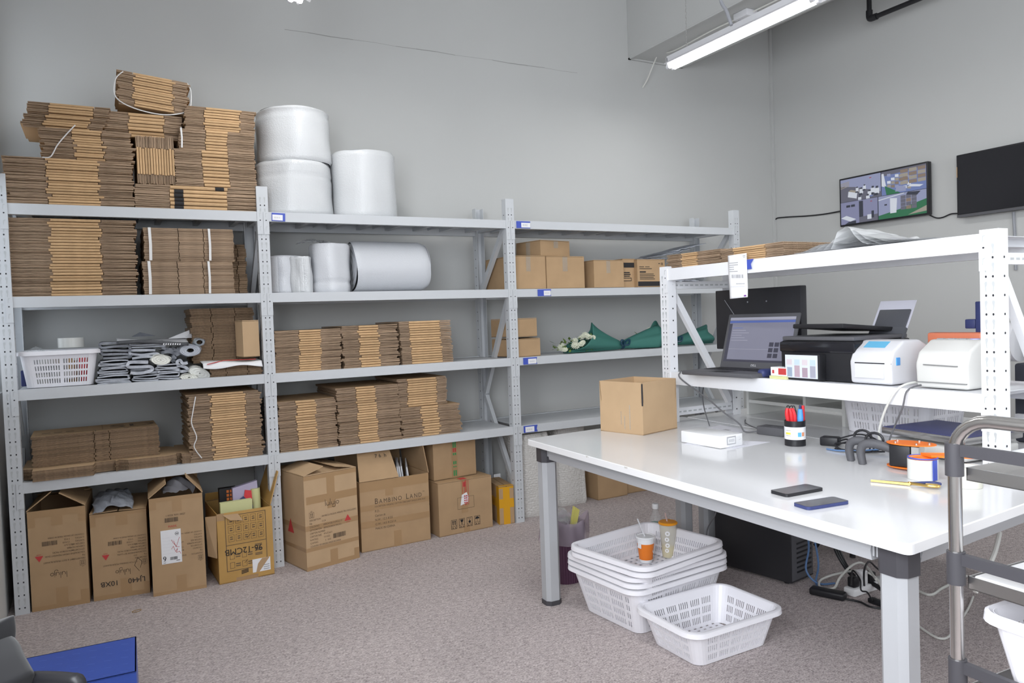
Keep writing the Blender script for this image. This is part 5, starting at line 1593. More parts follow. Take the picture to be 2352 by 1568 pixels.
m = crumple(lambda u, v: (-0.055 + 0.11 * u, -0.05 + 0.10 * v, 0.075 * math.sin(PI * u) * math.sin(PI * v)), 24, 24, 0.016, 3); m.build('wrap', CLEAR, t2, smooth=True, ang=25)
p = t.location
m = MB(); m.prism([(0.02, -0.02, -0.08), (0.045, -0.02, -0.085), (0.075, -0.03, 0.055), (0.048, -0.03, 0.075)], (0.003, 0.022, 0.0)); o = m.build('banana_peel', mat('yellow_peel', (0.78, 0.72, 0.20), 0.5))
o.location = (p.x, p.y, Hb); tag(o, 'yellow strip sticking up out of the purple bin', 'wrapper')

# ------------------------------------------------------------------ middle shelf, first bay: basket, tape, mailers
zs = zC
x0, x1, z0, z1 = span((32, 800, 234, 890), 0.07)
bw = x1 - x0 - 0.03; bh = 0.165
BK = basket('white basket full of tape and small goods on the middle shelf at the left', ((x0 + x1) / 2 + 0.004, 0.195, zs + 0.002), 0.0, bw - 0.01, 0.30, bh, None, taper=0.86, r=0.035, cols=22, rows=4, pillars=11, lip=0.014)
def tape_ring(name, label, loc, ro, ri, w, m, core, group=None, rot=(0, 0, 0)):
    t = thing(name, label, 'tape roll', loc, rot=rot, group=group)
    MB().lathe([(ri + 0.004, 0), (ro, 0), (ro, w), (ri + 0.004, w)], 40, cap0=False, cap1=False).build('tape', m, t, smooth=True, ang=40)
    MB().lathe([(ri, 0.0005), (ri + 0.004, 0.0), (ri + 0.004, w), (ri, w - 0.0005), (ri, 0.0005)], 40, cap0=False, cap1=False).build('core', core, t, smooth=True, ang=40)
    return t
p = at(163, 786, y=0.16)
tape_ring('tape_roll', 'clear tape roll lying on top of the white basket on the middle shelf', (p.x, 0.17, p.z - 0.024), 0.056, 0.040, 0.046, TAPEROLL, CREAM, 'tape rolls in the shelf basket')
bx0 = BK.location.x
for i, (dx, dy, dz, nm) in enumerate([(-0.10, -0.02, 0.012, 'clear tape roll at the left inside the shelf basket'), (0.01, -0.03, 0.030, 'clear tape roll in the middle inside the shelf basket'), (-0.05, 0.06, 0.10, 'clear tape roll peeping over the rim of the shelf basket'), (0.10, 0.03, 0.115, 'tape roll at the right of the big one above the shelf basket')]):
    tape_ring('tape_roll', nm, (bx0 + dx, 0.195 + dy, zs + dz), 0.050, 0.036, 0.045, TAPEROLL, CREAM, 'tape rolls in the shelf basket')
for dx, dy, w, d, h, mt, nm, ca in [(0.095, -0.03, 0.035, 0.06, 0.13, REDP, 'red carton inside the shelf basket showing through the slots', 'carton'), (0.130, -0.02, 0.022, 0.05, 0.12, mat('amber', (0.75, 0.42, 0.05), 0.5), 'amber carton inside the shelf basket beside the red one', 'carton'), (-0.135, -0.07, 0.05, 0.03, 0.075, NAVY, 'dark blue packet low at the left inside the shelf basket', 'packet'), (0.045, 0.045, 0.04, 0.05, 0.12, KRAFT3, 'brown packet inside the shelf basket beside the red carton', 'packet')]:
    o = MB().rbox((-w / 2, -d / 2, 0), (w / 2, d / 2, h), 0.004).build('goods_' + ca, mt, smooth=True); o.location = (bx0 + dx, 0.195 + dy, zs + 0.008); tag(o, nm, ca)
m = crumple(lambda u, v: (bx0 - 0.16 + 0.10 * u, 0.14 + 0.12 * v, zs + bh - 0.015 + 0.03 * math.sin(3 * u) * math.sin(3 * v)), 16, 14, 0.007, 31)
tag(m.build('film_scrap', CLEAR, smooth=True, ang=40), 'crumpled clear film at the left on the shelf basket', 'plastic film')


def folded_bag(label, b, y, dep, layers, m, seed, group='folded grey mailers on the middle shelf', rz=0.0, tilt=0.0, name='folded_mailer'):
    """a pack of mailers folded over and over: the folds face the front"""
    x0, x1, z0, z1 = span(b, y)
    w, h = x1 - x0, z1 - z0
    rnd = random.Random(seed)
    t = thing(name, label, 'mailer', ((x0 + x1) / 2, y, z0), rot=(0, tilt, rz), group=group)
    n = layers; gap = h / n; th = gap * 0.30
    pts = []
    for k in range(n):
        zc = gap * (k + 0.5)
        xs = [-w / 2 + gap * 0.5, w / 2 - gap * 0.5]
        if k % 2: xs = xs[::-1]
        off = rnd.uniform(-0.06, 0.06) * w
        m_ = [(xs[0], zc + rnd.uniform(-0.1, 0.1) * gap), ((xs[0] + xs[1]) / 2 + off, zc + rnd.uniform(-0.3, 0.3) * gap), (xs[1], zc + rnd.uniform(-0.1, 0.1) * gap)]
        pts += m_
        if k < n - 1:
            s = 1 if xs[1] > 0 else -1
            pts.append((xs[1] + s * gap * (0.45 + rnd.uniform(-0.1, 0.25)), zc + gap * 0.5))
    P = curve([Vector((x, 0, z)) for x, z in pts], 5)
    N = len(P)
    b_ = MB()
    up = []
    for i in range(N):
        d = (P[min(i + 1, N - 1)] - P[max(i - 1, 0)]).normalized(); nn = Vector((-d.z, 0, d.x)); up.append(nn)
    ny = 7
    def row(j):
        yy = dep * j / (ny - 1)
        return yy
    vs = []
    for j in range(ny):
        yy = row(j)
        for i in range(N):
            wob = Vector((0.003 * math.sin(j * 1.7 + i * 0.35 + seed), 0.006 * math.sin(i * 0.5 + seed) if j == 0 else 0, 0.0025 * math.sin(j * 2.1 + i * 0.23)))
            c = P[i] + Vector((0, yy, 0)) + wob * (0.4 if j else 1)
            vs.append(c + up[i] * th); vs.append(c - up[i] * th)
    for v in vs:
        v.z = max(v.z, 0.0008)
    fs = []
    R = 2 * N
    for j in range(ny - 1):
        for i in range(N - 1):
            a = j * R + 2 * i
            fs.append((a, a + 2, a + 2 + R, a + R)); fs.append((a + 1, a + 1 + R, a + 3 + R, a + 3))
    fr = [(2 * i, 2 * i + 1, 2 * i + 3, 2 * i + 2) for i in range(N - 1)]
    b_.add(vs, fs, 0); b_.add(vs, fr, 1)
    b_.build('folded_film', m, t, smooth=True, ang=50)
    return t


def px(b): return (200 + b[0] / 5.6, 740 + b[1] / 5.6, 200 + b[2] / 5.6, 740 + b[3] / 5.6)
MM = [MAILER, MAILERL]
MD = [MAILERD, MAILER]
ML = [MAILERL, MAILER]
for b, y, dp, n, m_, nm in [
    ((118, 682, 545, 805), 0.045, 0.30, 4, MM, 'folded grey mailer pack at the lower left corner of the mailer heap'),
    ((135, 596, 508, 684), 0.05, 0.28, 4, MM, 'folded grey mailer pack second from below at the left of the heap'),
    ((152, 486, 520, 598), 0.055, 0.28, 4, MM, 'folded grey mailer pack third from below at the left of the heap'),
    ((590, 676, 920, 780), 0.05, 0.30, 4, MM, 'folded grey mailer pack lowest in the middle of the heap'),
    ((560, 590, 925, 678), 0.06, 0.28, 3, MM, 'flat grey mailer pack second from below in the middle of the heap'),
    ((512, 478, 832, 676), 0.03, 0.26, 3, MM, 'thick S-folded grey mailer pack in the middle of the heap'),
    ((912, 644, 1188, 760), 0.05, 0.30, 4, MM, 'folded grey mailer pack lowest at the right of the heap'),
    ((890, 534, 1188, 646), 0.05, 0.28, 4, MM, 'folded grey mailer pack above the lowest one at the right of the heap'),
    ((540, 330, 905, 480), 0.07, 0.26, 3, [MAILER, MAILERL], 'bluish folded mailer pack left of the pale foam roll'),
    ((170, 240, 545, 486), 0.07, 0.26, 5, MD, 'dark rolled mailer pack at the upper left of the heap'),
    ((560, 240, 1000, 332), 0.08, 0.24, 3, MM, 'grey mailer pack just below the black strip'),
    ((1090, 300, 1175, 560), 0.09, 0.24, 3, ML, 'pale mailer pack squeezed between foam roll and round roll')]:
    folded_bag(nm, px(b), y, dp, n, m_, seed=hash(nm) % 97 if False else len(nm))
folded_bag('slanting grey mailer pack right of the heap above the pale bundles', px((1105, 470, 1275, 655)), 0.06, 0.24, 3, MM, 77, tilt=0.35)
folded_bag('pale mailer pack upper middle of the heap beside the round roll', px((905, 300, 1160, 430)), 0.09, 0.24, 2, ML, 78, tilt=0.15)
# round roll of mailers, pale foam pads
def roll_x(name, label, b, y, dep, m, hole=0.35, squash=1.0, rot=0.0, cat='mailer', grp=None):
    x0, x1, z0, z1 = span(b, y)
    w, h = x1 - x0, z1 - z0
    t = thing(name, label, cat, ((x0 + x1) / 2, y, z0 + h / 2), rot=(0, rot, 0), group=grp)
    q = MB(); n = 40
    Ty = Matrix(((1, 0, 0, 0), (0, 0, 1, 0), (0, 1, 0, 0), (0, 0, 0, 1)))
    def f(u, v):
        a = 2 * PI * u; s = 0.86 + 0.14 * min(1, v * 12)
        return (w / 2 * s * math.cos(a) + 0.002 * math.sin(5 * a), dep * v + 0.004 * math.sin(3 * a) * (1 if v < 0.1 else 0), h / 2 * s * math.sin(a) + 0.002 * math.sin(4 * a))
    q.grid(f, n, 8, closed_u=True)
    for k in range(6):
        s0 = 0.86 - (0.86 - hole) * k / 6; s1 = 0.86 - (0.86 - hole) * (k + 1) / 6
        d0, d1 = 0.003 * (k % 2), 0.003 * ((k + 1) % 2)
        q.grid(lambda u, v: (w / 2 * (s0 + (s1 - s0) * v) * math.cos(2 * PI * u), d0 + (d1 - d0) * v, h / 2 * (s0 + (s1 - s0) * v) * math.sin(2 * PI * u)), n, 1, closed_u=True)
    q.grid(lambda u, v: (w / 2 * hole * math.cos(2 * PI * u), 0.003 + dep * 0.5 * v, h / 2 * hole * math.sin(2 * PI * u)), n, 1, 1, closed_u=True)
    q.build('roll', m if isinstance(m, list) else [m, m], t, smooth=True, ang=50)
    return t
roll_x('mailer_roll', 'round pale grey mailer roll at the upper right of the mailer heap', px((1172, 275, 1482, 445)), 0.06, 0.26, [MAILERL, MAILERD], 0.3)
roll_x('foam_pad', 'pale oval foam roll lying in the middle of the mailer heap', px((806, 410, 1090, 556)), 0.04, 0.24, FOAM, 0.05, cat='foam roll', rot=0.08)
roll_x('foam_pad', 'flat cream foam roll lying lowest at the right of the mailer heap', px((1185, 662, 1440, 752)), 0.035, 0.22, FOAM, 0.12, cat='foam roll', rot=0.06)
roll_x('foam_pad', 'big slanting white foam roll in clear film right of the mailer heap', px((1285, 575, 1612, 735)), 0.05, 0.22, [mat('white_foam_in_film', (0.82, 0.83, 0.80), 0.3), FOAM], 0.06, cat='foam roll', rot=0.42)
roll_x('clear_roll', 'small clear roll lying on the right top of the mailer heap', px((1368, 200, 1525, 310)), 0.08, 0.20, [mat('grey_clear_roll', (0.48, 0.51, 0.54), 0.25), MAILERD], 0.5, cat='film roll')
# flat things on top
x0, x1, z0, z1 = span(px((380, 165, 1300, 262)), 0.07)
t = thing('flat_mailer', 'flat black and white mailer strip with white print across the top of the heap', 'mailer', (x0, 0.06, z0 - 0.004), rot=(0, 0.045, 0))
m = MB(); w = x1 - x0
def f(u, v): return (w * u, 0.21 * v, 0.030 + 0.006 * math.sin(5 * u + 3 * v) - 0.012 * (1 - v))
m.grid(f, 24, 8); m.build('white_side', PAPER, t, smooth=True, ang=80, mods=[('SOLIDIFY', dict(thickness=0.003))])
m = MB(); m.grid(lambda u, v: (w * u, -0.004 - 0.006 * math.sin(4 * u), 0.014 + 0.006 * math.sin(5 * u) - 0.018 * v + 0.006), 24, 2); m.build('black_edge', MAILERD, t, smooth=True, ang=80, mods=[('SOLIDIFY', dict(thickness=0.003))])
m = MB()
rnd = random.Random(5)
for i in range(8):
    u = w * (0.63 + 0.033 * i); m.quad([(u, -0.0135, 0.0), (u + w * 0.018, -0.0135, -0.0005), (u + w * 0.020, -0.0135, 0.007 + 0.003 * rnd.random()), (u + 0.002, -0.0135, 0.008)])
m.build('white_print', PAPER, t)
for b, nm, mt, yy in [((570, 128, 880, 180), 'grey flat mailer sheet sticking up behind the top of the heap', MAILER, 0.22), ((1040, 100, 1345, 205), 'waybill sheet with ruled lines leaning on the top right of the heap', PAPER, 0.20)]:
    x0, x1, z0, z1 = span(px(b), yy)
    if mt is PAPER: P = [(x0, yy, z0), (x1, yy - 0.02, z0), (x1 - 0.004, yy, z1), (x0 + 0.09, yy + 0.03, z0 + (z1 - z0) * 0.6)]
    else: P = [(x0, yy, z0), (x1, yy, z0), (x0 + 0.04, yy + 0.03, z1)]
    o = MB().prism(P, (0.0, 0.003, 0.001)).build('flat_sheet', mt); tag(o, nm, 'sheet')
    if mt is PAPER:
        m = MB()
        for i in range(5): m.strip([Vector(P[0]).lerp(Vector(P[3]), 0.2 + 0.15 * i) + Vector((0.03, -0.002, 0)), Vector(P[1]).lerp(Vector(P[2]), 0.2 + 0.15 * i) + Vector((-0.006, -0.002, 0))], 0.0012, (0, -1, 0))
        m.build('ruled_lines', INKG, o)
# white bag with red print on the low pile
x0, x1, z0, z1 = span((466, 818, 602, 841), 0.0)
m = MB(); w = min(x1, XS[1] - 0.03) - x0
def f(u, v):
    return (x0 + w * u, -0.012 + 0.34 * v, zC + 0.071 + 0.004 * math.sin(6 * u + 2 * v) + 0.012 * v - (0.022 + 0.010 * math.sin(7 * u)) * max(0, 1 - v * 14))
m.grid(f, 30, 28)
o = m.build('flat_bag', PAPER, smooth=True, ang=70, mods=[('SOLIDIFY', dict(thickness=0.002))])
tag(o, 'white plastic bag with red print lying flat on the low dark pile', 'plastic bag')
m = MB()
m.strip([(x0 + 0.02, -0.0035, zC + 0.068), (x0 + w * 0.35, 0.02, zC + 0.082), (x0 + w * 0.9, 0.02, zC + 0.080)], 0.006, (0, -0.5, 0.8)); m.build('red_print', RED, o)

# ------------------------------------------------------------------ grey mailers on the third bay
def mailer_sheet(label, c, w, d, rz, lift, seed, m=MAILERL, grp='flat mailers on the third bay', tilt=0.0):
    q = crumple(lambda u, v: (w * (u - 0.5), d * (v - 0.5), 0.012 * math.sin(PI * u) * math.sin(PI * v)), 18, 14, 0.0035, seed)
    o = q.build('flat_mailer', m, smooth=True, ang=60, mods=[('SOLIDIFY', dict(thickness=0.004))])
    o.location = c; o.rotation_euler = (0, tilt, rz)
    return tag(o, label, 'mailer', grp)
xm = at(1530, 590, y=0.2).x
zt_ = zB + 0.19
for i, (dx, dy, dz, ti, rz_, nm) in enumerate([
    (-0.20, 0.25, 0.012, -0.06, 0.2, 'lowest pale mailer lying on the printed cartons'), (-0.08, 0.22, 0.040, -0.14, -0.1, 'second pale mailer of the slope above the printed cartons'),
    (0.02, 0.24, 0.066, -0.18, 0.15, 'third pale mailer of the slope above the printed cartons'), (0.14, 0.22, 0.096, -0.20, -0.05, 'topmost pale mailer of the slope under the top shelf'), ]):
    mailer_sheet(nm, (xm + dx, dy, zt_ + dz), 0.30, 0.26, rz_, 0, 50 + i, MAILERL if i != 1 else MAILER, tilt=ti)
pe0 = at(1540, 648, y=0.03); pe1 = at(1672, 640, y=0.03)
LETTER = mat('violet_print', (0.22, 0.06, 0.36), 0.5)
xx0 = max(pe0.x, bep.T.location.x + bep.W + 0.03)
for i in range(7):
    k = i / 6
    o = mailer_sheet(['lowest', 'second', 'third', 'fourth', 'fifth', 'sixth', 'topmost'][i] + ' white mailer of the heap behind the table rack\'s corner', (xx0 + 0.17 + 0.05 * math.sin(i * 2.1), 0.17 + 0.012 * (i % 3), zB + 0.010 + 0.0185 * i), 0.34, 0.26, 0.06 * math.sin(i * 1.7), 0, 60 + i, mat('white_mailer', (0.66, 0.68, 0.73), 0.4) if i == 0 else bpy.data.materials['white_mailer'], 'white mailers behind the rack corner')
    if i in (0, 4):
        m = MB(); m.prism([(-0.165 + 0.05 * i, -0.135, 0.004), (-0.125 + 0.05 * i, -0.135, 0.004), (-0.13 + 0.05 * i, -0.134, 0.030 - 0.003 * i), (-0.15 + 0.05 * i, -0.134, 0.030 - 0.003 * i)], (0, 0.004, 0)); m.build('violet_mark', LETTER, o)

# ------------------------------------------------------------------ bouquets
def bouquet(label, cx, y, z, L0, L1, seed, flip=False, r0=0.085, rt=0.085, nf=9):
    """lies along x: flowers and open cone on the -x side, tie at cx, flared paper end on the +x side"""
    t = thing('bouquet', label, 'bouquet', (cx, y, z + 0.03), group='bouquets in green paper')
    rnd = random.Random(seed); ph = [rnd.uniform(0, 6) for _ in range(5)]
    b = MB()
    def cone(u, v):
        a = 2 * PI * u
        k = v
        r = 0.022 + (r0 - 0.022) * k ** 0.8
        ruf = 1 + 0.16 * k * math.sin(4 * a + ph[0]) + 0.07 * k * math.sin(7 * a + ph[1])
        x = -L0 * k * (1.02 - 0.36 * math.sin(a) * k + 0.05 * math.sin(3 * a + ph[2]) * k)
        zz = r * ruf * math.sin(a) + 0.028 * k + 0.018 * k * max(0, math.sin(a)) * (1 + math.sin(3 * a + ph[3]))
        return (x, r * ruf * math.cos(a), max(zz, -0.028))
    b.grid(cone, 64, 14, closed_u=True)
    def tail(u, v):
        a = 2 * PI * u
        r = 0.022 + (rt - 0.022) * v ** 0.75
        ruf = 1 + 0.16 * v * math.sin(3 * a + ph[3]) + 0.08 * v * math.sin(6 * a + ph[4])
        zz = r * ruf * math.sin(a) * 0.95 + 0.030 * v
        return (L1 * v * (1 + 0.10 * math.sin(2 * a + ph[1])), r * ruf * math.cos(a), max(zz, -0.028))
    b.grid(tail, 64, 12, closed_u=True)
    b.build('wrapping_paper', GREENW, t, smooth=True, ang=45, mods=[('SOLIDIFY', dict(thickness=0.0012))])
    r = MB()
    r.lathe([(0.024, -0.016), (0.029, -0.010), (0.029, 0.010), (0.024, 0.016)], 20, T=Matrix.Rotation(PI / 2, 4, 'Y'))
    for s in (-1, 1):
        r.tube([(0, -0.03, 0.0), (0.012 * s, -0.045, 0.03), (0.034 * s, -0.05, 0.035), (0.03 * s, -0.045, 0.005), (0.0, -0.032, 0.0)], 0.007, 6, smooth=5)
    r.build('ribbon', TEAL, t, smooth=True)
    lf = MB()
    for i in range(90):
        x = -L0 * rnd.uniform(0.75, 1.5); yy = rnd.uniform(-0.06, 0.06); zz = rnd.uniform(-0.02, 0.11) * (1.55 - (-x / L0) * 0.85)
        a = rnd.uniform(0, 2 * PI); l = rnd.uniform(0.022, 0.048); e = rnd.uniform(-0.6, 0.6)
        d = Vector((-abs(math.cos(a)), math.sin(a) * 0.6, e)).normalized() * l; s = d.cross(Vector((0, 0, 1))).normalized() * l * 0.22
        p = Vector((x, yy, max(zz, -0.022)))
        q = [p, p + d * 0.5 + s, p + d, p + d * 0.5 - s]
        for w in q: w.z = max(w.z, -0.027)
        lf.quad(q)
    lf.build('foliage', LEAF, t)
    for i in range(nf):
        f = MB(); x = -L0 * rnd.uniform(0.72, 1.42); k = -x / L0 - 0.75
        c = Vector((x, rnd.uniform(-0.070, 0.045), 0.088 - 0.135 * k + rnd.uniform(-0.02, 0.02)))
        c.z = max(c.z, -0.005)
        ax = Vector((-0.55, -0.6, 0.5 + rnd.uniform(-0.2, 0.3))).normalized(); u_ = ax.orthogonal().normalized(); v_ = ax.cross(u_)
        R = rnd.uniform(0.020, 0.030)
        for ring, (rr_, n, up_) in enumerate(((1.0, 12, 0.10), (0.72, 10, 0.35), (0.42, 7, 0.55))):
            for j in range(n):
                a = 2 * PI * (j + 0.5 * ring) / n; d = u_ * math.cos(a) + v_ * math.sin(a); s = ax.cross(d) * R * 0.20
                p0, p1, p2 = c, c + d * R * rr_ * 0.6 + ax * R * up_ * 0.9, c + d * R * rr_ + ax * R * up_ * 0.6
                f.quad([p0, p1 - s, p2, p1 + s])
        f.build('flower', PETAL, t)
    return t
pk = at(1429, 786, y=0.16)
L0 = pk.x - at(1335, 780, y=0.14).x
bouquet('left bouquet in green paper with white flowers facing left on the middle shelf', pk.x, 0.17, zC, L0, at(1508, 780, y=0.16).x - pk.x, 3, nf=18)
pk2 = at(1552, 770, y=0.20)
bouquet('right bouquet in green paper partly behind the table rack corner', pk2.x, 0.22, zC, pk2.x - at(1482, 770, y=0.2).x - 0.03, at(1626, 770, y=0.2).x - pk2.x, 8, nf=7, r0=0.09, rt=0.075)
# ------------------------------------------------------------------ the two white tables
def table(label, P, grp, skip=()):
    """P: corners of the top, counter-clockwise from the front left; legs a little inside"""
    ZT_ = 0.732; th = 0.026
    c = sum((Vector((*p, 0)) for p in P), Vector()) / 4
    t = thing('work_table', label, 'table', (c.x, c.y, 0), group=grp)
    Q = [Vector((*p, 0)) for p in P]
    R = 0.022; out = []
    for i in range(4):
        a, b_, d = Q[i - 1], Q[i], Q[(i + 1) % 4]
        e1 = (a - b_).normalized(); e2 = (d - b_).normalized()
        s, e = b_ + e1 * R, b_ + e2 * R
        for k in range(6):
            w = k / 5; out.append(s * (1 - w) ** 2 + b_ * 2 * w * (1 - w) + e * w * w)
    m = MB()
    n = len(out)
    bev = 0.0025
    cc = sum(out, Vector()) / n
    L1 = [Vector((p.x, p.y, ZT_ - bev)) for p in out]; L0 = [Vector((p.x, p.y, ZT_ - th)) for p in out]
    L2 = [Vector((p.x + (cc.x - p.x) * 0.003, p.y + (cc.y - p.y) * 0.003, ZT_)) for p in out]
    vs = L0 + L1 + L2
    fs = [(i, (i + 1) % n, (i + 1) % n + n, i + n) for i in range(n)] + [(i + n, (i + 1) % n + n, (i + 1) % n + 2 * n, i + 2 * n) for i in range(n)]
    fs += [tuple(reversed(range(n))), tuple(range(2 * n, 3 * n))]
    m.add(vs, fs[2 * n:]); m.add(vs, fs[:2 * n], 1)
    m.build('table_top', [LAMINATE, EDGEBAND_LIT], t, world=True)
    ins = 0.068
    L = []
    for i in range(4):
        a, b_, d = Q[i - 1], Q[i], Q[(i + 1) % 4]
        L.append(b_ + ((a - b_).normalized() + (d - b_).normalized()) * ins)
    for i, p in enumerate(L):
        if i in skip: continue
        rz = math.atan2((Q[1] - Q[0]).y, (Q[1] - Q[0]).x)
        T = Matrix.Translation((p.x, p.y, 0)) @ Matrix.Rotation(rz, 4, 'Z')
        h, ch = 0.036, 0.016
        oc = [(h, -h + ch), (h, h - ch), (h - ch, h), (-h + ch, h), (-h, h - ch), (-h, -h + ch), (-h + ch, -h), (h - ch, -h)]
        lg = MB(); lg.T = T
        lg.prism([(x, y, 0.016) for x, y in oc], (0, 0, 0.645 - 0.016))
        lo = lg.build('leg', LEGGREY, t, world=True)
        m = MB(); m.T = T
        m.prism([(x * 1.06, y * 1.06, 0.0) for x, y in oc], (0, 0, 0.020)); m.build('foot_cap', BRACKET, lo, world=True)
        m = MB(); m.T = T
        k = 1.10
        m.prism([(x * k, y * k, 0.635) for x, y in oc], (0, 0, ZT_ - th - 0.0005 - 0.635)); m.build('corner_bracket', BRACKET, lo, world=True)
    # rails between the legs, with hook slots at the ends
    for i in range(4):
        a, b_ = L[i], L[(i + 1) % 4]
        d = (b_ - a).normalized(); nrm = Vector((d.y, -d.x, 0))
        a2, b2 = a + d * 0.058, b_ - d * 0.058
        zt, zb = ZT_ - th - 0.004, 0.652
        m = MB()
        s = nrm * 0.012
        pr = [s * 1.0 + Vector((0, 0, zt)), s * 1.6 + Vector((0, 0, (zt + zb) / 2)), s * 1.2 + Vector((0, 0, zb)), -s + Vector((0, 0, zb)), -s + Vector((0, 0, zt))]
        off = nrm * 0.006
        m.prism([a2 + off + q for q in pr], b2 - a2)
        for e, sg in ((a2, -1), (b2, 1)):
            for k in (0.004, 0.014):
                q = e + d * sg * k + nrm * 0.018
                m.prism([q + Vector((0, 0, zb + 0.012)), q + d * 0.004 + Vector((0, 0, zb + 0.012)), q + d * 0.004 + Vector((0, 0, zt)), q + Vector((0, 0, zt))], nrm * 0.004)
        m.build('rail', LEGGREY, t, world=True)
    return t


TP = [(2.013, -1.157), (1.951, -3.006), (2.890, -2.930), (2.985, -1.080)]
TAB = table('white work table in front with grey legs, its long edge worn', TP, 'white work tables')
m = MB()           # chips in the front edge
for u, w in ((0.268, 0.012), (0.275, 0.004), (0.405, 0.016), (0.412, 0.008)):
    a = Vector((2.013, -1.157, 0)).lerp(Vector((1.951, -3.006, 0)), u)
    m.add([(a.x - 0.0006, a.y, 0.7305), (a.x - 0.0006, a.y - w, 0.7305), (a.x - 0.0006, a.y - w * 0.7, 0.7255), (a.x - 0.0006, a.y - w * 0.3, 0.7235)], [(0, 1, 2, 3)])
m.build('edge_chip', mat('chipped_board', (0.62, 0.60, 0.57), 0.8), TAB, world=True)
table('white work table behind, joined to the front one, carrying the back of the rack', [(2.992, -1.100), (2.897, -2.930), (3.86, -2.86), (3.955, -1.02)], 'white work tables')

# ------------------------------------------------------------------ the white rack on the tables
RX0, RX1, RY0, RY1 = 2.795, 3.255, -1.190, -2.722
ZR0, ZR1, ZRT = 0.982, 1.483, 1.494
TR = thing('table_rack', 'white steel rack standing on the work tables carrying printers and laptop', 'rack', (RX0, RY0, ZT))
def world_build_upright(x, y, face):
    o = upright(x, y, 0, ZRT, face, 'upright', PAINTW, None, w=0.058, z0=ZT + 0.001)
    # bring into the rack's frame
    me = o.data
    for v in me.vertices: v.co = v.co - Vector((RX0, RY0, ZT))
    o.parent = TR
    return o
for y in (RY0 - 0.0, RY1 + 0.0):
    world_build_upright(RX0, y, '-x'); world_build_upright(RX1, y, '+x')
inv = Matrix.Translation((-RX0, -RY0, -ZT))
def rb(fn):
    o = fn
    for v in o.data.vertices: v.co = v.co - Vector((RX0, RY0, ZT))
    o.parent = TR
    return o
for z, h in ((ZR0, 0.060), (ZR1, 0.057)):
    rb(beam((RX0, RY0), (RX0, RY1), z, h, (-1, 0), PAINTW, None, plate=0.115)); rb(beam((RX1, RY1), (RX1, RY0), z, h, (1, 0), PAINTW, None, plate=0.115))
    m = MB(); m.box((RX0 + 0.031, RY1 + 0.029, z - 0.005), (RX1 - 0.031, RY0 - 0.029, z - 0.0035))
    for i in range(7):
        yy = RY0 + (RY1 - RY0) * (i + 0.5) / 7; m.box((RX0 + 0.036, yy - 0.013, z - 0.030), (RX1 - 0.036, yy + 0.013, z - 0.005))
    m.build('shelf_board', PAINTW, TR, world=True)
for y, s in ((RY0, 1), (RY1, -1)):
    for a, c in (((RX0 + 0.05, 1.37), (RX1 - 0.05, 0.80)),):
        A, C_ = Vector((a[0], y - 0.012, a[1])), Vector((c[0], y - 0.012, c[1]))
        n = (C_ - A).normalized(); e = Vector((-n.z, 0, n.x)) * 0.016
        m = MB(); m.prism([A - e, C_ - e, C_ + e, A + e], (0, 0.024, 0)); m.build('brace', PAINTW, TR, world=True)
    for z in (ZT + 0.030, 1.385):
        m = MB(); m.box((RX0 + 0.045, y - 0.015, z), (RX1 - 0.045, y - 0.011, z + 0.036)); m.box((RX0 + 0.045, y - 0.011, z), (RX1 - 0.045, y + 0.012, z + 0.003))
        for i in range(11):
            x = RX0 + 0.065 + (RX1 - RX0 - 0.13) * i / 10
            m.box((x - 0.010, y - 0.0156, z + 0.014), (x + 0.010, y - 0.0148, z + 0.021), 1)
            m.box((x - 0.010, y - 0.0112, z + 0.014), (x + 0.010, y - 0.0104, z + 0.021), 1)
        m.build('cross_bar', [PAINTW, SLOT], TR, world=True)
# blue sticker and shipping slip on the upper front beam
def rackface(u, v): return at(u, v, x=RX0 - 0.005)
a, b_, c, d = rackface(1702, 621), rackface(1727, 617), rackface(1731, 594), rackface(1702, 598)
m = MB(); mid = Vector((RX0 - 0.005, b_.y + 0.006, (b_.z + c.z) / 2))
m.prism([a, b_, mid, c, d], (-0.001, 0, 0)); m.build('label_sticker', BLUEL, TR, world=True)
P = [rackface(1672, 587), rackface(1715, 581), rackface(1717, 640), rackface(1721, 682), rackface(1680, 686), rackface(1674, 640)]
t = thing('shipping_slip', 'long white shipping slip hanging from the upper rack beam under a blue sticker', 'shipping slip', tuple(P[4]))
m = MB(); zz = [P[0], P[5], P[4]]; yy = [P[1], P[2], P[3]]
def f(u, v):
    k = v * 2; i = min(int(k), 1); w = k - i
    L_ = zz[i].lerp(zz[i + 1], w); R_ = yy[i].lerp(yy[i + 1], w); q = L_.lerp(R_, u)
    return (RX0 - 0.0058 - 0.012 * max(0, v - 0.5) ** 1.5 * 2, q.y, q.z)
m.grid(f, 8, 16); m.build('slip', PAPER, t, world=True, smooth=True, ang=80, mods=[('SOLIDIFY', dict(thickness=0.0006, offset=0))])
m = MB()
def patch(u0, v0, u1, v1, k=0):
    q = [Vector(f(u, v)) + Vector((-0.001, 0, 0)) for u, v in ((u0, v0), (u1, v0), (u1, v1), (u0, v1))]
    m.quad(q, k)
rnd = random.Random(2)
for i in range(5): patch(0.06, 0.16 + 0.045 * i, 0.30 + 0.25 * rnd.random(), 0.175 + 0.045 * i)
for i in range(14): patch(0.18 + 0.045 * i, 0.415, 0.18 + 0.045 * i + rnd.choice((0.016, 0.03)), 0.485)
for i in range(9): patch(0.40 + 0.052 * i, 0.615, 0.43 + 0.052 * i, 0.645)
for i in range(3): patch(0.08, 0.69 + 0.012 * i, 0.85, 0.692 + 0.012 * i)
patch(0.80, 0.04, 0.95, 0.055); patch(0.82, 0.07, 0.95, 0.08); patch(0.80, 0.935, 0.93, 0.975, 1)
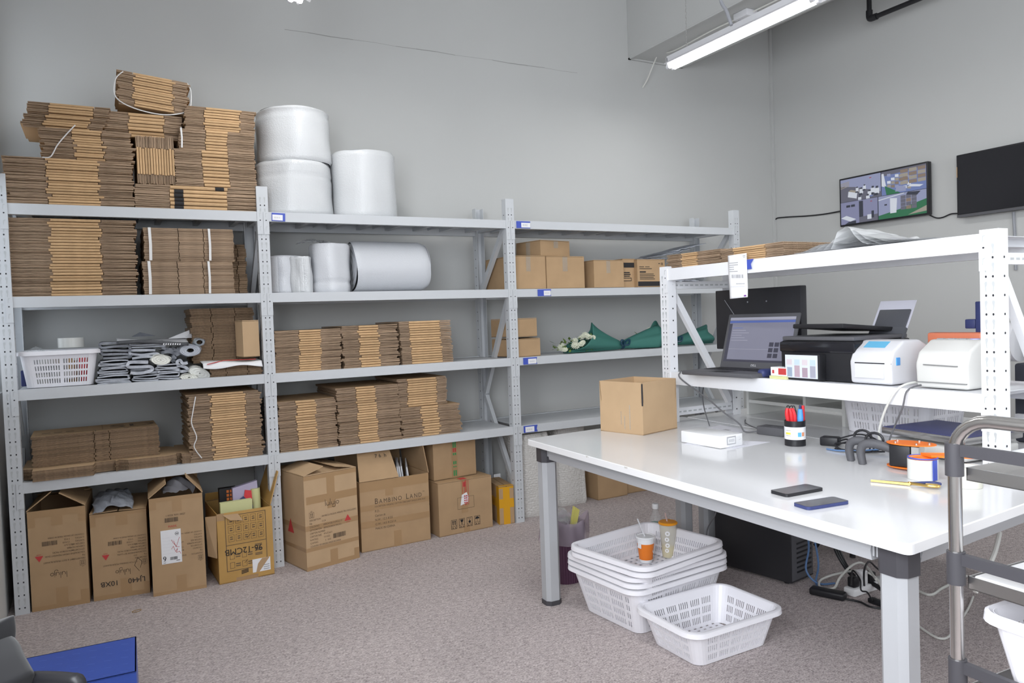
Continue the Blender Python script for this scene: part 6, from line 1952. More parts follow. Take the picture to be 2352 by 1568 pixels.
m.build('printed_lines', [INKG, LETTER], t, world=True)

# ---- things on the rack: cartons and bubble film on top
zr = ZR1
for b, n, a_, c_, d_, lb, gp, sd in [((1530, 577, 1653, 606), 8, 0.31, 0.60, 0.30, 'the left small pile on top of the table rack', 'left pile on the table rack', 71), ((1655, 562, 1799, 595), 7, 0.22, 0.73, 0.34, 'the right small pile on top of the table rack', 'right pile on the table rack', 72)]:
    y0 = at(b[0], b[3], x=RX0 + 0.02).y; y1 = at(b[2], b[3] - 10, x=RX0 + 0.02).y
    h = (0.066 if sd == 71 else 0.060)
    # lies with its folds towards -x: rotate by -90 degrees
    pile((RX0 + 0.022, y0, zr), y0 - y1, d_, h, n, a_, c_, lb, gp, seed=sd, rz=-PI / 2, jit=0.005)
cells = []
t = thing('bubble_sheet', 'heap of loose bubble film sheets on the right of the table rack top', 'bubble film', (RX0 + 0.2, -2.2, zr))
BF = bpy.data.materials['bubble_film_roll']
BFILM = film('loose_bubble_film', (0.92, 0.93, 0.94), 0.30, 0.18)
pl = at(1822, 580, x=RX0 + 0.05).y; pr_ = at(2185, 545, x=RX0 + 0.15).y
def bump(y): return 0.0
for k in range(6):
    amp = 0.0017; hh = 0.010 + 0.013 * k
    ys0, ys1 = pl - 0.02 - 0.035 * k, pr_ - 0.02 + 0.05 * k
    def fn(u, v, k=k, ys0=ys0, ys1=ys1, hh=hh):
        y = ys0 + (ys1 - ys0) * u
        e = min(1, u * 5) * min(1, (1 - u) * 2.2)
        return (RX0 + 0.03 + 0.36 * v, y, zr + 0.006 + hh * e * (0.75 + 0.25 * math.sin(7 * u + 3 * v + k)))
    m = crumple(fn, 46, 20, amp, 80 + k)
    for v in m.v: v.z = max(v.z, zr + 0.003)
    m.build('film_layer', BFILM, t, world=True, smooth=True, ang=60)
rnd = random.Random(12)

# ------------------------------------------------------------------ laptop, monitor, printers on the lower rack shelf
zs = ZR0
lt = thing('laptop', 'open black laptop at the left end of the rack shelf, screen lit', 'laptop', (2.985, -1.57, zs + 0.001), rz=math.radians(4))
W, D = 0.40, 0.255
m = MB(); m.rbox((-D, -W / 2, 0.0), (0.0, W / 2, 0.019), 0.005, 2); m.build('base', GREYP, lt, smooth=True)
m = MB(); m.box((-D * 0.52, -W * 0.44, 0.019), (-0.025, W * 0.44, 0.0196)); m.build('keyboard', BLACKM, lt)
m = MB()
for i in range(5):
    for j in range(14):
        x0 = -D * 0.50 + i * 0.0205; y0 = -W * 0.43 + j * W * 0.0615
        m.box((x0, y0, 0.0196), (x0 + 0.017, y0 + W * 0.053, 0.0215))
m.build('keys', BLACK, bpy.data.objects['keyboard'])
m = MB(); m.box((-D * 0.93, -0.05, 0.019), (-D * 0.62, 0.05, 0.0194)); m.build('touchpad', BLACK, lt)
an = math.radians(17); HS = 0.262
scr = Matrix.Translation((0.0, 0, 0.018)) @ Matrix.Rotation(an, 4, 'Y')      # local: z up along the lid, x back
m = MB(); m.T = scr; m.rbox((0.0, -W / 2, 0.0), (0.010, W / 2, HS), 0.004, 2); lid = m.build('screen_lid', GREYP, lt, smooth=True)
SCRG = mat('laptop_screen_grey', (0.18, 0.18, 0.23), 0.25, emit=((0.30, 0.30, 0.40), 0.18))
SCRD = mat('laptop_screen_dark', (0.05, 0.05, 0.07), 0.25, emit=((0.10, 0.10, 0.15), 0.12))
SCRL = mat('laptop_screen_light', (0.30, 0.30, 0.36), 0.25, emit=((0.5, 0.5, 0.6), 0.2))
SCRB = mat('laptop_screen_blue', (0.08, 0.12, 0.34), 0.25, emit=((0.12, 0.18, 0.5), 0.2))
m = MB(); m.T = scr
def sr(y0, z0, y1, z1, k, e=0.0): m.quad([(-0.0006 - e, y0, z0), (-0.0006 - e, y0, z1), (-0.0006 - e, y1, z1), (-0.0006 - e, y1, z0)], k)
Wm, z0_, z1_ = W * 0.46, 0.030, HS - 0.018
sr(Wm, z0_, -Wm, z1_, 0)
sr(Wm, z1_ - 0.012, -Wm, z1_, 2, 0.0002); sr(Wm, z1_ - 0.026, -Wm, z1_ - 0.016, 3, 0.0002); sr(Wm, z0_, Wm - 0.018, z1_ - 0.03, 1, 0.0002); sr(Wm, z0_, -Wm, z0_ + 0.010, 1, 0.0003)
for i in range(3):
    for j in range(2): sr(-Wm * 0.35 - 0.03 * j, z0_ + 0.022 + 0.026 * i, -Wm * 0.35 - 0.03 * j - 0.024, z0_ + 0.042 + 0.026 * i, 1, 0.0004)
for i in range(6): sr(Wm - 0.024, z1_ - 0.05 - 0.012 * i, Wm * 0.55 - 0.02 * (i % 3), z1_ - 0.052 - 0.012 * i, 2 if i else 3, 0.0003)
sr(Wm * 0.9, z0_ + 0.06, -Wm * 0.5, z0_ + 0.0612, 2, 0.0003)
m.build('display', [SCRG, SCRD, SCRL, SCRB], lid)
m = MB(); m.T = scr; m.text('DELL', 0.014, Matrix(((0, 0, -1, -0.001), (-1, 0, 0, 0.018), (0, 1, 0, 0.010), (0, 0, 0, 1)))); m.build('maker_mark', LIGHTP, lid)

a, b_, c = at(1647, 668, x=3.20), at(1843, 656, x=3.20), at(1858, 742, x=3.20)
mo = thing('monitor', 'large dark monitor seen from behind above the laptop', 'monitor', (3.205, (a.y + b_.y) / 2, zs))
hw = (a.y - b_.y) / 2
m = MB(); m.rbox((-0.018, -hw, 0.09), (0.022, hw, a.z - zs), 0.004, 2); m.build('housing', mat('monitor_back', (0.028, 0.028, 0.033), 0.5), mo, smooth=True)
m = MB(); m.box((-0.010, -0.03, 0.012), (0.012, 0.03, 0.12)); m.rbox((-0.035, -0.11, 0.0), (0.040, 0.11, 0.012), 0.004); m.build('stand', BLACK, mo, smooth=True)
m = MB()
for yy in (-0.02, 0.10): m.cyl((-0.0195, yy - 0.05, a.z - zs - 0.065), (-0.018, yy - 0.05, a.z - zs - 0.065), 0.004, n=10)
m.tube([(-0.021, hw * 0.75, a.z - zs - 0.05), (-0.021, hw * 0.5, a.z - zs - 0.13)], 0.0015, 6); m.build('screw', MIDGREY, mo)

o = MB().rbox((-0.035, -0.020, 0), (0.035, 0.020, 0.036), 0.015, 3).build('computer_mouse', NAVY, smooth=True, ang=80)
p = at(1758, 866, z=zs); o.location = (2.845, p.y - 0.0, zs); tag(o, 'dark blue computer mouse on the rack shelf beside the laptop', 'mouse')
p = at(1791, 874, z=zs)
t = thing('small_carton', 'small red and white carton on a yellow pad on the rack shelf', 'carton', (2.842, -1.868, zs))
MB().box((-0.03, -0.045, 0), (0.03, 0.045, 0.012)).build('pad', YELLOWG, t)
MB().box((-0.025, -0.042, 0.0125), (0.025, 0.042, 0.048)).build('carton', PAPER, t)
m = MB(); m.box((-0.0256, -0.038, 0.018), (-0.025, 0.002, 0.044)); m.box((-0.0256, 0.024, 0.022), (-0.025, 0.034, 0.036)); m.build('red_print', RED, t)

# inkjet printer with tank unit
pr = thing('inkjet_printer', 'black inkjet printer with its lid ajar and a sheet in the rear feed', 'printer', (2.86, -2.03, zs + 0.001))
def PY(u, v=800, x=2.87): return at(u, v, x=x).y - pr.location.y
yl = PY(1797); yr = PY(1966)
yl, yr = max(yl, yr), min(yl, yr)
m = MB(); m.rbox((0.0, yr, 0.0), (0.34, yl, 0.155), 0.008, 2); m.build('printer_body', BLACK, pr, smooth=True)
m = MB(); m.rbox((-0.006, yr - 0.003, 0.108), (0.10, yl + 0.003, 0.152), 0.008); m.build('control_panel', SCREENOFF, pr, smooth=True)
m = MB(); m.rbox((0.006, yr + 0.006, 0.156), (0.33, yl - 0.004, 0.172), 0.004); m.build('scanner_bed', GREYP, pr, smooth=True)
m = MB(); m.T = Matrix.Translation((0.33, 0, 0.180)) @ Matrix.Rotation(math.radians(4.5), 4, 'Y')
m.rbox((-0.315, yr + 0.060, 0.0), (-0.01, yl - 0.050, 0.018), 0.004); m.build('scanner_lid', BLACK, pr, smooth=True)
yc = PY(2030, x=3.16)
fT = Matrix.Translation((0.285, yc, 0.120)) @ Matrix.Rotation(math.radians(30), 4, 'Y')
m = MB(); m.T = fT
m.rbox((-0.004, -0.075, 0.0), (0.004, 0.062, 0.170), 0.003); m.rbox((-0.010, -0.085, 0.0), (0.006, 0.072, 0.085), 0.003); m.build('paper_support', mat('support_grey', (0.075, 0.078, 0.090), 0.5), pr, smooth=True)
m = MB(); m.T = fT
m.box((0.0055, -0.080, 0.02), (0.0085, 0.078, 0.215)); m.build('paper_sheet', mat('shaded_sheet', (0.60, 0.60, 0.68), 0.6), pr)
m = MB(); y0 = PY(1812, x=2.85); y1 = PY(1893, x=2.85)
m.rbox((-0.040, y1, 0.0), (-0.001, y0, 0.105), 0.004); tk = m.build('ink_tank_unit', BLACK, pr, smooth=True)
m = MB(); m.rbox((-0.0405, y1 + 0.008, 0.008), (-0.0395, y0 - 0.006, 0.100), 0.0003, 1); m.build('tank_label', mat('tank_label_white', (0.72, 0.76, 0.84), 0.4), tk)
m = MB(); ww = (y0 - y1 - 0.02)
cols = [mat('tank_cyan', (0.33, 0.40, 0.50), 0.4), mat('tank_magenta', (0.50, 0.38, 0.44), 0.4), mat('tank_rose', (0.42, 0.32, 0.38), 0.4), mat('tank_grey', (0.40, 0.40, 0.48), 0.4)]
for i in range(4):
    ya = y0 - 0.010 - ww * (i + 0.12) / 4; yb = ya - ww * 0.17
    m.box((-0.0412, yb, 0.012), (-0.0405, ya, 0.050 + 0.008 * (i % 2)), i); m.box((-0.0411, yb, 0.060), (-0.0405, ya, 0.082), 4 + (i % 2))
m.build('tank_window', cols + [mat('pale_pink', (0.70, 0.62, 0.66), 0.4), mat('pale_blue', (0.56, 0.68, 0.76), 0.4)], tk)


def label_printer(label, u0, u1, v0, v1, x, dep, h, m_body, blue, seed):
    y0 = at(u0, v0, x=x).y; y1 = at(u1, v1, x=x).y
    t = thing('label_printer', label, 'label printer', (x, (y0 + y1) / 2, zs + 0.001), group=None)
    w = y0 - y1
    pr_ = [(0.006, 0.0), (dep, 0.0), (dep, h * 0.80), (dep * 0.72, h), (dep * 0.33, h * 1.0), (0.018, h * 0.76), (0.0, h * 0.52), (0.0, h * 0.45), (0.004, h * 0.10)]
    b = MB()
    bm = bmesh.new()
    vs = [bm.verts.new((px_, w / 2, pz)) for px_, pz in pr_]; f = bm.faces.new(vs)
    r = bmesh.ops.extrude_face_region(bm, geom=[f]); bmesh.ops.translate(bm, verts=[g for g in r['geom'] if isinstance(g, bmesh.types.BMVert)], vec=(0, -w, 0))
    bmesh.ops.recalc_face_normals(bm, faces=bm.faces[:])
    bmesh.ops.bevel(bm, geom=bm.edges[:], offset=0.010, segments=3, profile=0.5, affect='EDGES')
    bm.verts.index_update()
    b.add([v.co.copy() for v in bm.verts], [tuple(v.index for v in f_.verts) for f_ in bm.faces]); bm.free()
    b.build('housing', m_body, t, smooth=True)
    return t, w, h, dep
t, w, h, dp = label_printer('light grey label printer with a sky blue sticker on its slanted top', 1951, 2046, 850, 855, 2.845, 0.24, 0.158, LIGHTP, True, 1)
m = MB(); m.box((-0.0008, -w * 0.36, h * 0.475), (0.001, w * 0.36, h * 0.500)); m.build('label_slot', BLACKM, t)
m = MB(); m.box((-0.001, -w * 0.34, h * 0.14), (0.002, w * 0.36, h * 0.46)); m.build('front_door', LIGHTP, t)
sl = Vector((dp * 0.33 - 0.018, 0, h * 0.24)).normalized(); nn = Vector((-sl.z, 0, sl.x))
A = Vector((0.018, 0, h * 0.76)) + sl * 0.022; Bq = Vector((0.018, 0, h * 0.76)) + sl * 0.062
m = MB(); m.prism([A + Vector((0, w * 0.30, 0)) + nn * 0.0004, A + Vector((0, -w * 0.22, 0)) + nn * 0.0004, Bq + Vector((0, -w * 0.22, 0)) + nn * 0.0004, Bq + Vector((0, w * 0.30, 0)) + nn * 0.0004], nn * 0.0008); m.build('blue_sticker', SKYBLUE, t)
m = MB(); m.rbox((0.030, -w / 2 - 0.003, h * 0.44), (0.052, -w / 2 + 0.003, h * 0.62), 0.002); m.build('latch', BLUEP, t)
t, w, h, dp = label_printer('cream rounded label printer with a paper strip slot beside the right rack post', 2102, 2222, 860, 870, 2.85, 0.26, 0.162, CREAM, False, 2)
m = MB(); m.tube([(-0.0008, w * 0.33, h * 0.49), (-0.003, w * 0.28, h * 0.49), (-0.003, -w * 0.28, h * 0.475), (-0.0008, -w * 0.33, h * 0.475)], 0.0022, 6); m.box((-0.0012, -w * 0.48, h * 0.11), (0.006, w * 0.48, h * 0.13)); m.build('paper_slot', mat('slot_grey', (0.25, 0.25, 0.25), 0.6), t)
m = MB()
for i in range(3): m.rbox((dp * 0.40, w * (0.30 - 0.22 * i), h * 1.0 - 0.004), (dp * 0.46, w * (0.42 - 0.22 * i), h + 0.003), 0.001)
m.build('button', MIDGREY, t); m = MB(); m.cyl((dp * 0.42, -w * 0.30, h - 0.003), (dp * 0.42, -w * 0.30, h + 0.003), 0.014, n=16); m.build('feed_button', mat('lilac_button', (0.45, 0.45, 0.80), 0.4), t)
# orange edged dispenser and small items behind the cream printer
o = MB().rbox((0, 0, 0), (0.05, 0.20, 0.178), 0.008).build('label_bin', mat('salmon_plastic', (0.72, 0.22, 0.12), 0.4), smooth=True)
o.location = (3.125, at(2255, 778, x=3.13).y, zs + 0.001); tag(o, 'salmon red bin edge showing above the cream label printer', 'bin')
t = thing('tape_gun_stand', 'dark grey dispenser arm standing behind the right rack post', 'dispenser', (3.225, at(2246, 740, x=3.21).y, zs))
m = MB(); m.rbox((-0.02, -0.06, 0), (0.03, 0.06, 0.012), 0.004); m.rbox((-0.012, -0.02, 0.01), (0.018, 0.012, 0.29), 0.004); m.rbox((-0.012, 0.012, 0.19), (0.018, 0.05, 0.225), 0.004); m.build('arm', NAVY, t, smooth=True)
# dark equipment on the far side, behind the right post
pq = at(2330, 800, x=3.42)
t = thing('packing_machine', 'dark blue grey machine standing behind the right rack post', 'machine', (3.42, -2.44, ZT))
m = MB(); m.rbox((0, -0.22, 0.0), (0.22, -0.02, 0.30), 0.01); m.rbox((0.02, -0.30, 0.05), (0.20, -0.12, 0.55), 0.012); m.build('machine_body', mat('slate_plastic', (0.055, 0.060, 0.078), 0.5), t, smooth=True)
m = MB(); m.cyl((0.03, -0.03, 0.38), (0.03, 0.02, 0.38), 0.075, n=28); m.build('film_reel', LIGHTP, t, smooth=True, ang=40)
m = MB(); m.rbox((-0.03, -0.10, 0.17), (0.02, -0.02, 0.22), 0.004); m.rbox((-0.02, -0.07, 0.05), (0.02, -0.03, 0.11), 0.004); m.build('light_panel', LIGHTP, t, smooth=True)

# ------------------------------------------------------------------ on the tables under the rack
ZT0 = ZT
pa, pb = at(1698, 953, z=ZT), at(1900, 1010, z=ZT)
# white low partition shelf standing on the tables
og = thing('desk_organizer', 'low white compartment shelf standing on the back table under the rack', 'shelf', (3.27, -1.245, ZT + 0.0005))
L_ = 0.585; D_ = 0.30; Hh = 0.150
MB().box((0, -0.016, 0), (D_, 0, Hh)).build('side_panel', BLUECAB, og); MB().box((0, -L_, 0), (D_, -L_ + 0.016, Hh)).build('side_panel', BLUECAB, og)
m = MB(); m.box((0.002, -L_ + 0.016, 0.062), (D_, -0.016, 0.078)); m.build('middle_shelf', BLUECAB, og)
m = MB(); m.box((0.002, -0.37, 0.078), (D_, -0.354, Hh)); m.build('divider', BLUECAB, og)
m = MB(); m.box((-0.004, -L_ - 0.004, Hh), (D_ + 0.004, 0.004, Hh + 0.016)); m.build('top_board', BLUECAB, og)
o = MB().rbox((0, 0, 0), (0.10, 0.10, 0.055), 0.004).build('small_box', MIDGREY, smooth=True); o.location = (3.42, -1.575, ZT + 0.0785); tag(o, 'small grey box inside the white compartment shelf', 'box')

t = thing('card_pack', 'white box wrapped in clear film on a sheet of paper beside the open carton', 'box', (2.463, -1.665, ZT + 0.0015), rz=math.radians(3))
MB().rbox((0, -0.215, 0), (0.125, 0, 0.048), 0.003).build('box_body', WHITEGLOSS, t, smooth=True)
m = MB(); m.box((0.035, -0.2165, 0.010), (0.085, -0.2145, 0.042), 1); m.box((0.040, -0.2172, 0.015), (0.080, -0.2164, 0.037), 0)
for i in range(8): m.box((0.045 + 0.004 * i, -0.2178, 0.020), (0.0465 + 0.004 * i, -0.2171, 0.032), 1)
m.build('printed_label', [PAPER, INKG], t)
m = crumple(lambda u, v: (0.02 + 0.09 * u, 0.0 + 0.035 * v, 0.004 + 0.030 * (1 - v)), 8, 8, 0.003, 5); m.build('film_wrap', CLEAR, t, smooth=True)
m = crumple(lambda u, v: (0.02 + 0.09 * u, -0.218 - 0.03 * v, 0.006 + 0.030 * (1 - v)), 8, 8, 0.003, 6); m.build('film_wrap', CLEAR, t, smooth=True)
for P, nm in [([(2.44, -1.70), (2.52, -1.91), (2.735, -1.89), (2.60, -1.68)], 'sheet of paper under the wrapped white box'), ([(2.735, -1.47), (2.70, -1.66), (2.90, -1.62), (2.915, -1.42)], 'sheet of paper lying behind the wrapped white box')]:
    m = MB(); m.prism([(x, y, ZT + 0.0004) for x, y in P], (0, 0, 0.0005))
    tag(m.build('paper_sheet', mat('copy_paper', (0.80, 0.80, 0.86), 0.7)), nm, 'paper')
m = MB()
for i in range(3): m.box((2.76 + 0.03 * i, -1.57, ZT + 0.00095), (2.78 + 0.03 * i, -1.535, ZT + 0.0011))
m.build('printed_marks', INKG, bpy.data.objects['paper_sheet.001'])

# pen cup
p = at(1838, 1027, z=ZT)
pc = thing('pen_cup', 'round black tape core used as pen cup with a white label', 'pen cup', (p.x + 0.025, p.y + 0.045, ZT + 0.0005))
rC, hC = 0.0395, 0.098
MB().lathe([(rC, 0), (rC, hC), (rC - 0.003, hC), (rC - 0.003, 0.004), (0.001, 0.004)], 40, cap1=False).build('cup', BLACK, pc, smooth=True, ang=40)
MB().lathe([(rC + 0.0006, 0.026), (rC + 0.0006, 0.075)], 40, cap0=False, cap1=False).build('cup_label', PAPER, pc, smooth=True)
m = MB()
def curved(a0, a1, z0, z1, k):
    n = 6
    for i in range(n):
        a, b2 = a0 + (a1 - a0) * i / n, a0 + (a1 - a0) * (i + 1) / n; R_ = rC + 0.0012
        m.quad([(R_ * math.cos(a), R_ * math.sin(a), z0), (R_ * math.cos(b2), R_ * math.sin(b2), z0), (R_ * math.cos(b2), R_ * math.sin(b2), z1), (R_ * math.cos(a), R_ * math.sin(a), z1)], k)
va = math.atan2(CAMP.y - pc.location.y, CAMP.x - pc.location.x)
curved(va - 0.95, va - 0.40, 0.046, 0.054, 0); curved(va + 0.25, va + 0.60, 0.038, 0.055, 1); curved(va + 0.66, va + 0.95, 0.040, 0.055, 2); curved(va - 0.9, va - 0.4, 0.061, 0.063, 3); curved(va - 0.9, va - 0.4, 0.040, 0.042, 3)
m.build('label_print', [mat('yellow_print', (0.80, 0.72, 0.10), 0.5), SKYBLUE, mat('orange_stamp', (0.78, 0.33, 0.18), 0.5), INKG], pc)
def pen(label, dx, dy, tx, ty, ln, r, m_, cap_m=None, name='marker_pen', cat='pen'):
    t = thing(name, label, cat, (pc.location.x + dx, pc.location.y + dy, ZT + 0.006))
    a = Vector((0, 0, 0)); e = Vector((tx, ty, ln))
    MB().cyl(a, e * 0.72, r, n=12).build('barrel', m_, t, smooth=True, ang=40); MB().cyl(e * 0.72, e, r * 1.06, r * 0.75, n=12).build('cap', cap_m or m_, t, smooth=True, ang=40)
lat = Vector((-math.sin(va), math.cos(va)))
def off(s, f): q = lat * s - Vector((math.cos(va), math.sin(va))) * f; return q.x, q.y
for s, f, k, ln, r, mm, cm, nm, na, ca in [(0.022, -0.012, 1.2, 0.138, 0.0115, BLUEP, BLUEP, 'thick blue marker in the pen cup', 'marker_pen', 'pen'), (0.033, 0.005, 1.05, 0.150, 0.007, REDP, REDP, 'red pen at the right edge of the pen cup', 'marker_pen', 'pen'), (0.022, 0.014, 1.0, 0.150, 0.006, NAVY, NAVY, 'dark pen behind the blue marker in the pen cup', 'marker_pen', 'pen')]:
    x, y = off(s, f); pen(nm, x * 0.85, y * 0.85, x * 0.12, y * 0.1, ln, r, mm, cm, na, ca)
for i, (s, f) in enumerate(((-0.026, 0.0), (-0.012, -0.006), (-0.002, -0.010))):
    x, y = off(s, f)
    t = thing('utility_knife', ['leftmost', 'middle', 'rightmost'][i] + ' of three red handled cutters in the pen cup', 'cutter', (pc.location.x + x * 0.85, pc.location.y + y * 0.85, ZT + 0.006), rz=va)
    m = MB(); m.tube([(0, 0, 0), (0, 0.001, 0.06), (0.0, -0.006 + 0.004 * i, 0.115), (0, -0.004 - 0.002 * i, 0.140)], [0.007, 0.007, 0.0085, 0.006], 10, smooth=4); m.build('handle', REDP, t, smooth=True)
    m = MB(); m.tube([(0.004, 0.006, 0.090), (0.004, 0.007, 0.125), (0.002, 0.001, 0.150), (0.0, -0.007, 0.145)], 0.0022, 6, smooth=4); m.build('grip_edge', BLACK, t, smooth=True)

# adapters and leads
p = at(1780, 1000, z=ZT)
o = MB().rbox((-0.035, -0.065, 0), (0.035, 0.065, 0.036), 0.005).build('power_adapter', GREYP, smooth=True)
o.location = (2.885, -1.775, ZT + 0.0005); o.rotation_euler = (0, 0, 0.15); tag(o, 'black laptop power brick on the table below the laptop', 'power adapter')
def lead(name, label, pts, r, m_, cat='cable', sm=8):
    q = MB().tube(pts, r, 8, smooth=sm).build(name, m_, smooth=True); return tag(q, label, cat)
q = lambda u, v, x: tuple(at(u, v, x=x))
lead('power_cable', 'grey laptop lead hanging from the rack shelf to the power brick', [(2.80, -1.29, ZR0 + 0.008), (2.788, -1.30, ZR0 + 0.004), (2.780, -1.31, 0.955), q(1625, 915, 2.80), q(1660, 945, 2.80), q(1697, 972, 2.82), (2.83, -1.66, ZT + 0.006), (2.845, -1.715, ZT + 0.012), (2.872, -1.742, ZT + 0.018)], 0.0034, CABLEG)
lead('power_cable', 'thin dark lead from the shelf running down to the table behind the white pack', [(3.00, -1.25, ZR0 - 0.036), q(1614, 900, 2.98), q(1617, 935, 2.92), (2.85, -1.42, ZT + 0.004)], 0.0028, CABLEG)
lead('power_cable', 'dark lead lying from the power brick back along the table seam', [(2.89, -1.70, ZT + 0.015), (2.95, -1.60, ZT + 0.006), (3.02, -1.48, ZT + 0.006), (3.10, -1.40, ZT + 0.005)], 0.0026, CABLEG)
p = (2.850, -2.085)
o = MB().rbox((-0.025, -0.034, 0), (0.025, 0.034, 0.034), 0.006).build('power_adapter', BLACK, smooth=True); o.location = (p[0], p[1], ZT + 0.0005); o.rotation_euler = (0, 0, 0.4); tag(o, 'black plug adapter right of the pen cup', 'power adapter')
lead('power_cable', 'tangle of black lead right of the pen cup', [(2.85, -2.12, ZT + 0.02), (2.84, -2.17, ZT + 0.035), (2.80, -2.20, ZT + 0.012), (2.84, -2.26, ZT + 0.006), (2.89, -2.20, ZT + 0.030), (2.82, -2.14, ZT + 0.014), (2.78, -2.19, ZT + 0.006), (2.82, -2.28, ZT + 0.006), (2.87, -2.24, ZT + 0.020), (2.80, -2.15, ZT + 0.022), (2.77, -2.22, ZT + 0.006), (2.86, -2.31, ZT + 0.006)], 0.0032, BLACK)
lead('power_cable', 'black lead looping over the tangle by the scale', [(2.87, -2.09, ZT + 0.02), (2.92, -2.16, ZT + 0.045), (2.92, -2.24, ZT + 0.030), (2.86, -2.28, ZT + 0.006), (2.80, -2.24, ZT + 0.006), (2.78, -2.16, ZT + 0.006)], 0.003, BLACK)
lead('usb_cable', 'blue lead curving along the tangle towards the scale', [(2.76, -2.14, ZT + 0.004), (2.76, -2.20, ZT + 0.006), (2.82, -2.27, ZT + 0.010), (2.93, -2.34, ZT + 0.025), (2.985, -2.33, ZT + 0.065), (3.03, -2.40, ZT + 0.085), (3.06, -2.46, ZT + 0.05)], 0.0032, CABLEB)
lead('printer_cable', 'pale lead hanging in a loop over the rack shelf between the label printers', [(2.90, -2.435, ZR0 + 0.006), (2.86, -2.430, ZR0 + 0.016), (2.80, -2.42, ZR0 + 0.006), (2.778, -2.40, 0.955), (2.782, -2.36, 0.88), (2.80, -2.33, 0.80), (2.83, -2.34, ZT + 0.03), (2.87, -2.36, ZT + 0.006)], 0.0042, CABLEW)
lead('printer_cable', 'dark lead hanging beside the pale one below the rack shelf', [(2.90, -2.455, ZR0 + 0.005), (2.84, -2.455, ZR0 + 0.008), (2.785, -2.45, ZR0 - 0.008), (2.775, -2.44, 0.92), (2.79, -2.40, 0.85), (2.80, -2.37, 0.79), (2.84, -2.35, ZT + 0.02)], 0.003, CABLEG)

# white basket on the table behind, leaning papers in front
pbk = at(1998, 960, x=3.42)
basket('white slotted basket standing on the back table under the rack', (3.315, -2.075, ZT + 0.002), math.radians(-2), 0.27, 0.40, 0.160, None, taper=0.90, r=0.03, cols=24, rows=3, pillars=7, lip=0.012)

# the weighing scale
sc = thing('weighing_scale', 'weighing scale with a dark blue plate under the right end of the rack', 'scale', (2.99, -2.45, ZT + 0.0005), rz=math.radians(-6))
m = MB(); m.rbox((-0.10, -0.155, 0.006), (0.17, 0.155, 0.050), 0.010, 3); m.build('scale_body', CREAM, sc, smooth=True)
m = MB(); m.rbox((-0.115, -0.165, 0.0655), (0.175, 0.165, 0.090), 0.004); m.box((-0.05, -0.08, 0.05), (0.10, 0.08, 0.066)); m.build('steel_pan', STEEL, sc, smooth=True)
m = MB(); m.box((-0.110, -0.160, 0.0902), (0.170, 0.160, 0.0912)); m.build('plate_cover', SCALEBLUE, sc)
m = MB()
for x in (-0.08, 0.15):
    for y in (-0.13, 0.13): m.cyl((x, y, 0), (x, y, 0.008), 0.012)
m.build('foot', BLACK, sc)

# tape guns: handles, frame, orange discs
def tape_gun(label, x, y, rz, k):
    t = thing('tape_dispenser', label, 'tape dispenser', (x, y, ZT + 0.0005), rz=rz, group='tape guns on the table')
    m = MB()
    m.tube([(0.0, 0.0, 0.0), (-0.006, 0.0, 0.045), (0.010, 0.0, 0.070), (0.055, 0.0, 0.072), (0.10, 0.0, 0.060), (0.15, 0.0, 0.050)], [0.013, 0.014, 0.015, 0.015, 0.014, 0.012], 12, smooth=5)
    m.build('handle', GREYP, t, smooth=True)
    m = MB(); m.tube([(0.04 + 0.028 * math.cos(a), 0.0, 0.088 + 0.022 * math.sin(a)) for a in [2 * PI * i / 16 for i in range(16)]], 0.0045, 8, closed=True); m.build('finger_ring', BLACK, t, smooth=True)
    m = MB(); m.cyl((-0.0145, 0, 0.018), (-0.012, 0, 0.018), 0.004); m.cyl((-0.0195, 0, 0.050), (-0.016, 0, 0.050), 0.004); m.build('screw', STEEL, t)
    return t
A1 = tape_gun('left black tape gun handle lying beside the scale', 2.655, -2.325, math.radians(-72), 0)
A2 = tape_gun('right black tape gun handle with the orange plates', 2.635, -2.385, math.radians(-74), 1)
m = MB()
for z in (0.006, 0.082):
    m.prism([(0.15 + 0.075 * math.cos(a), 0.012 + 0.050 * math.sin(a), z) for a in [2 * PI * i / 28 for i in range(28)]], (0, 0, 0.003))
m.build('orange_plate', ORANGE, A2)
m = MB(); m.rbox((0.095, -0.03, 0.010), (0.16, 0.035, 0.080), 0.004); m.build('black_frame', BLACK, A2, smooth=True)
m = MB(); m.box((0.163, -0.03, 0.012), (0.185, 0.03, 0.079)); m.build('steel_blade', STEEL, A2)
m = MB()
for a in range(5): m.cyl((0.15 + 0.055 * math.cos(a * 1.3), 0.012 + 0.035 * math.sin(a * 1.3), 0.085), (0.15 + 0.055 * math.cos(a * 1.3), 0.012 + 0.035 * math.sin(a * 1.3), 0.090), 0.004, n=10)
m.build('rivet', STEEL, A2)

pt = at(2136, 1106, z=ZT)
t = thing('packing_tape_roll', 'wide clear tape roll with an orange core standing on the table near the trolley', 'tape roll', (pt.x + 0.025, pt.y + 0.038, ZT + 0.0005))
rT = 0.043
MB().lathe([(0.032, 0), (rT, 0), (rT, 0.062), (0.032, 0.062)], 40, cap0=False, cap1=False).build('tape', TAPEROLL, t, smooth=True, ang=40)
MB().lathe([(0.031, 0.0), (0.029, 0.0), (0.026, 0.045), (0.036, 0.064), (0.040, 0.0665), (0.040, 0.0625)], 40, cap0=False, cap1=False).lathe([(0.027, 0.030), (0.001, 0.030)], 30, cap0=False, cap1=False).build('core', ORANGE, t, smooth=True, ang=40)
m = MB(); m.tube([(0.041 * math.cos(a), 0.041 * math.sin(a), 0.066) for a in [2 * PI * i / 28 for i in range(28)]], 0.0022, 6, closed=True); m.build('blue_rim', BLUEL, t, smooth=True)
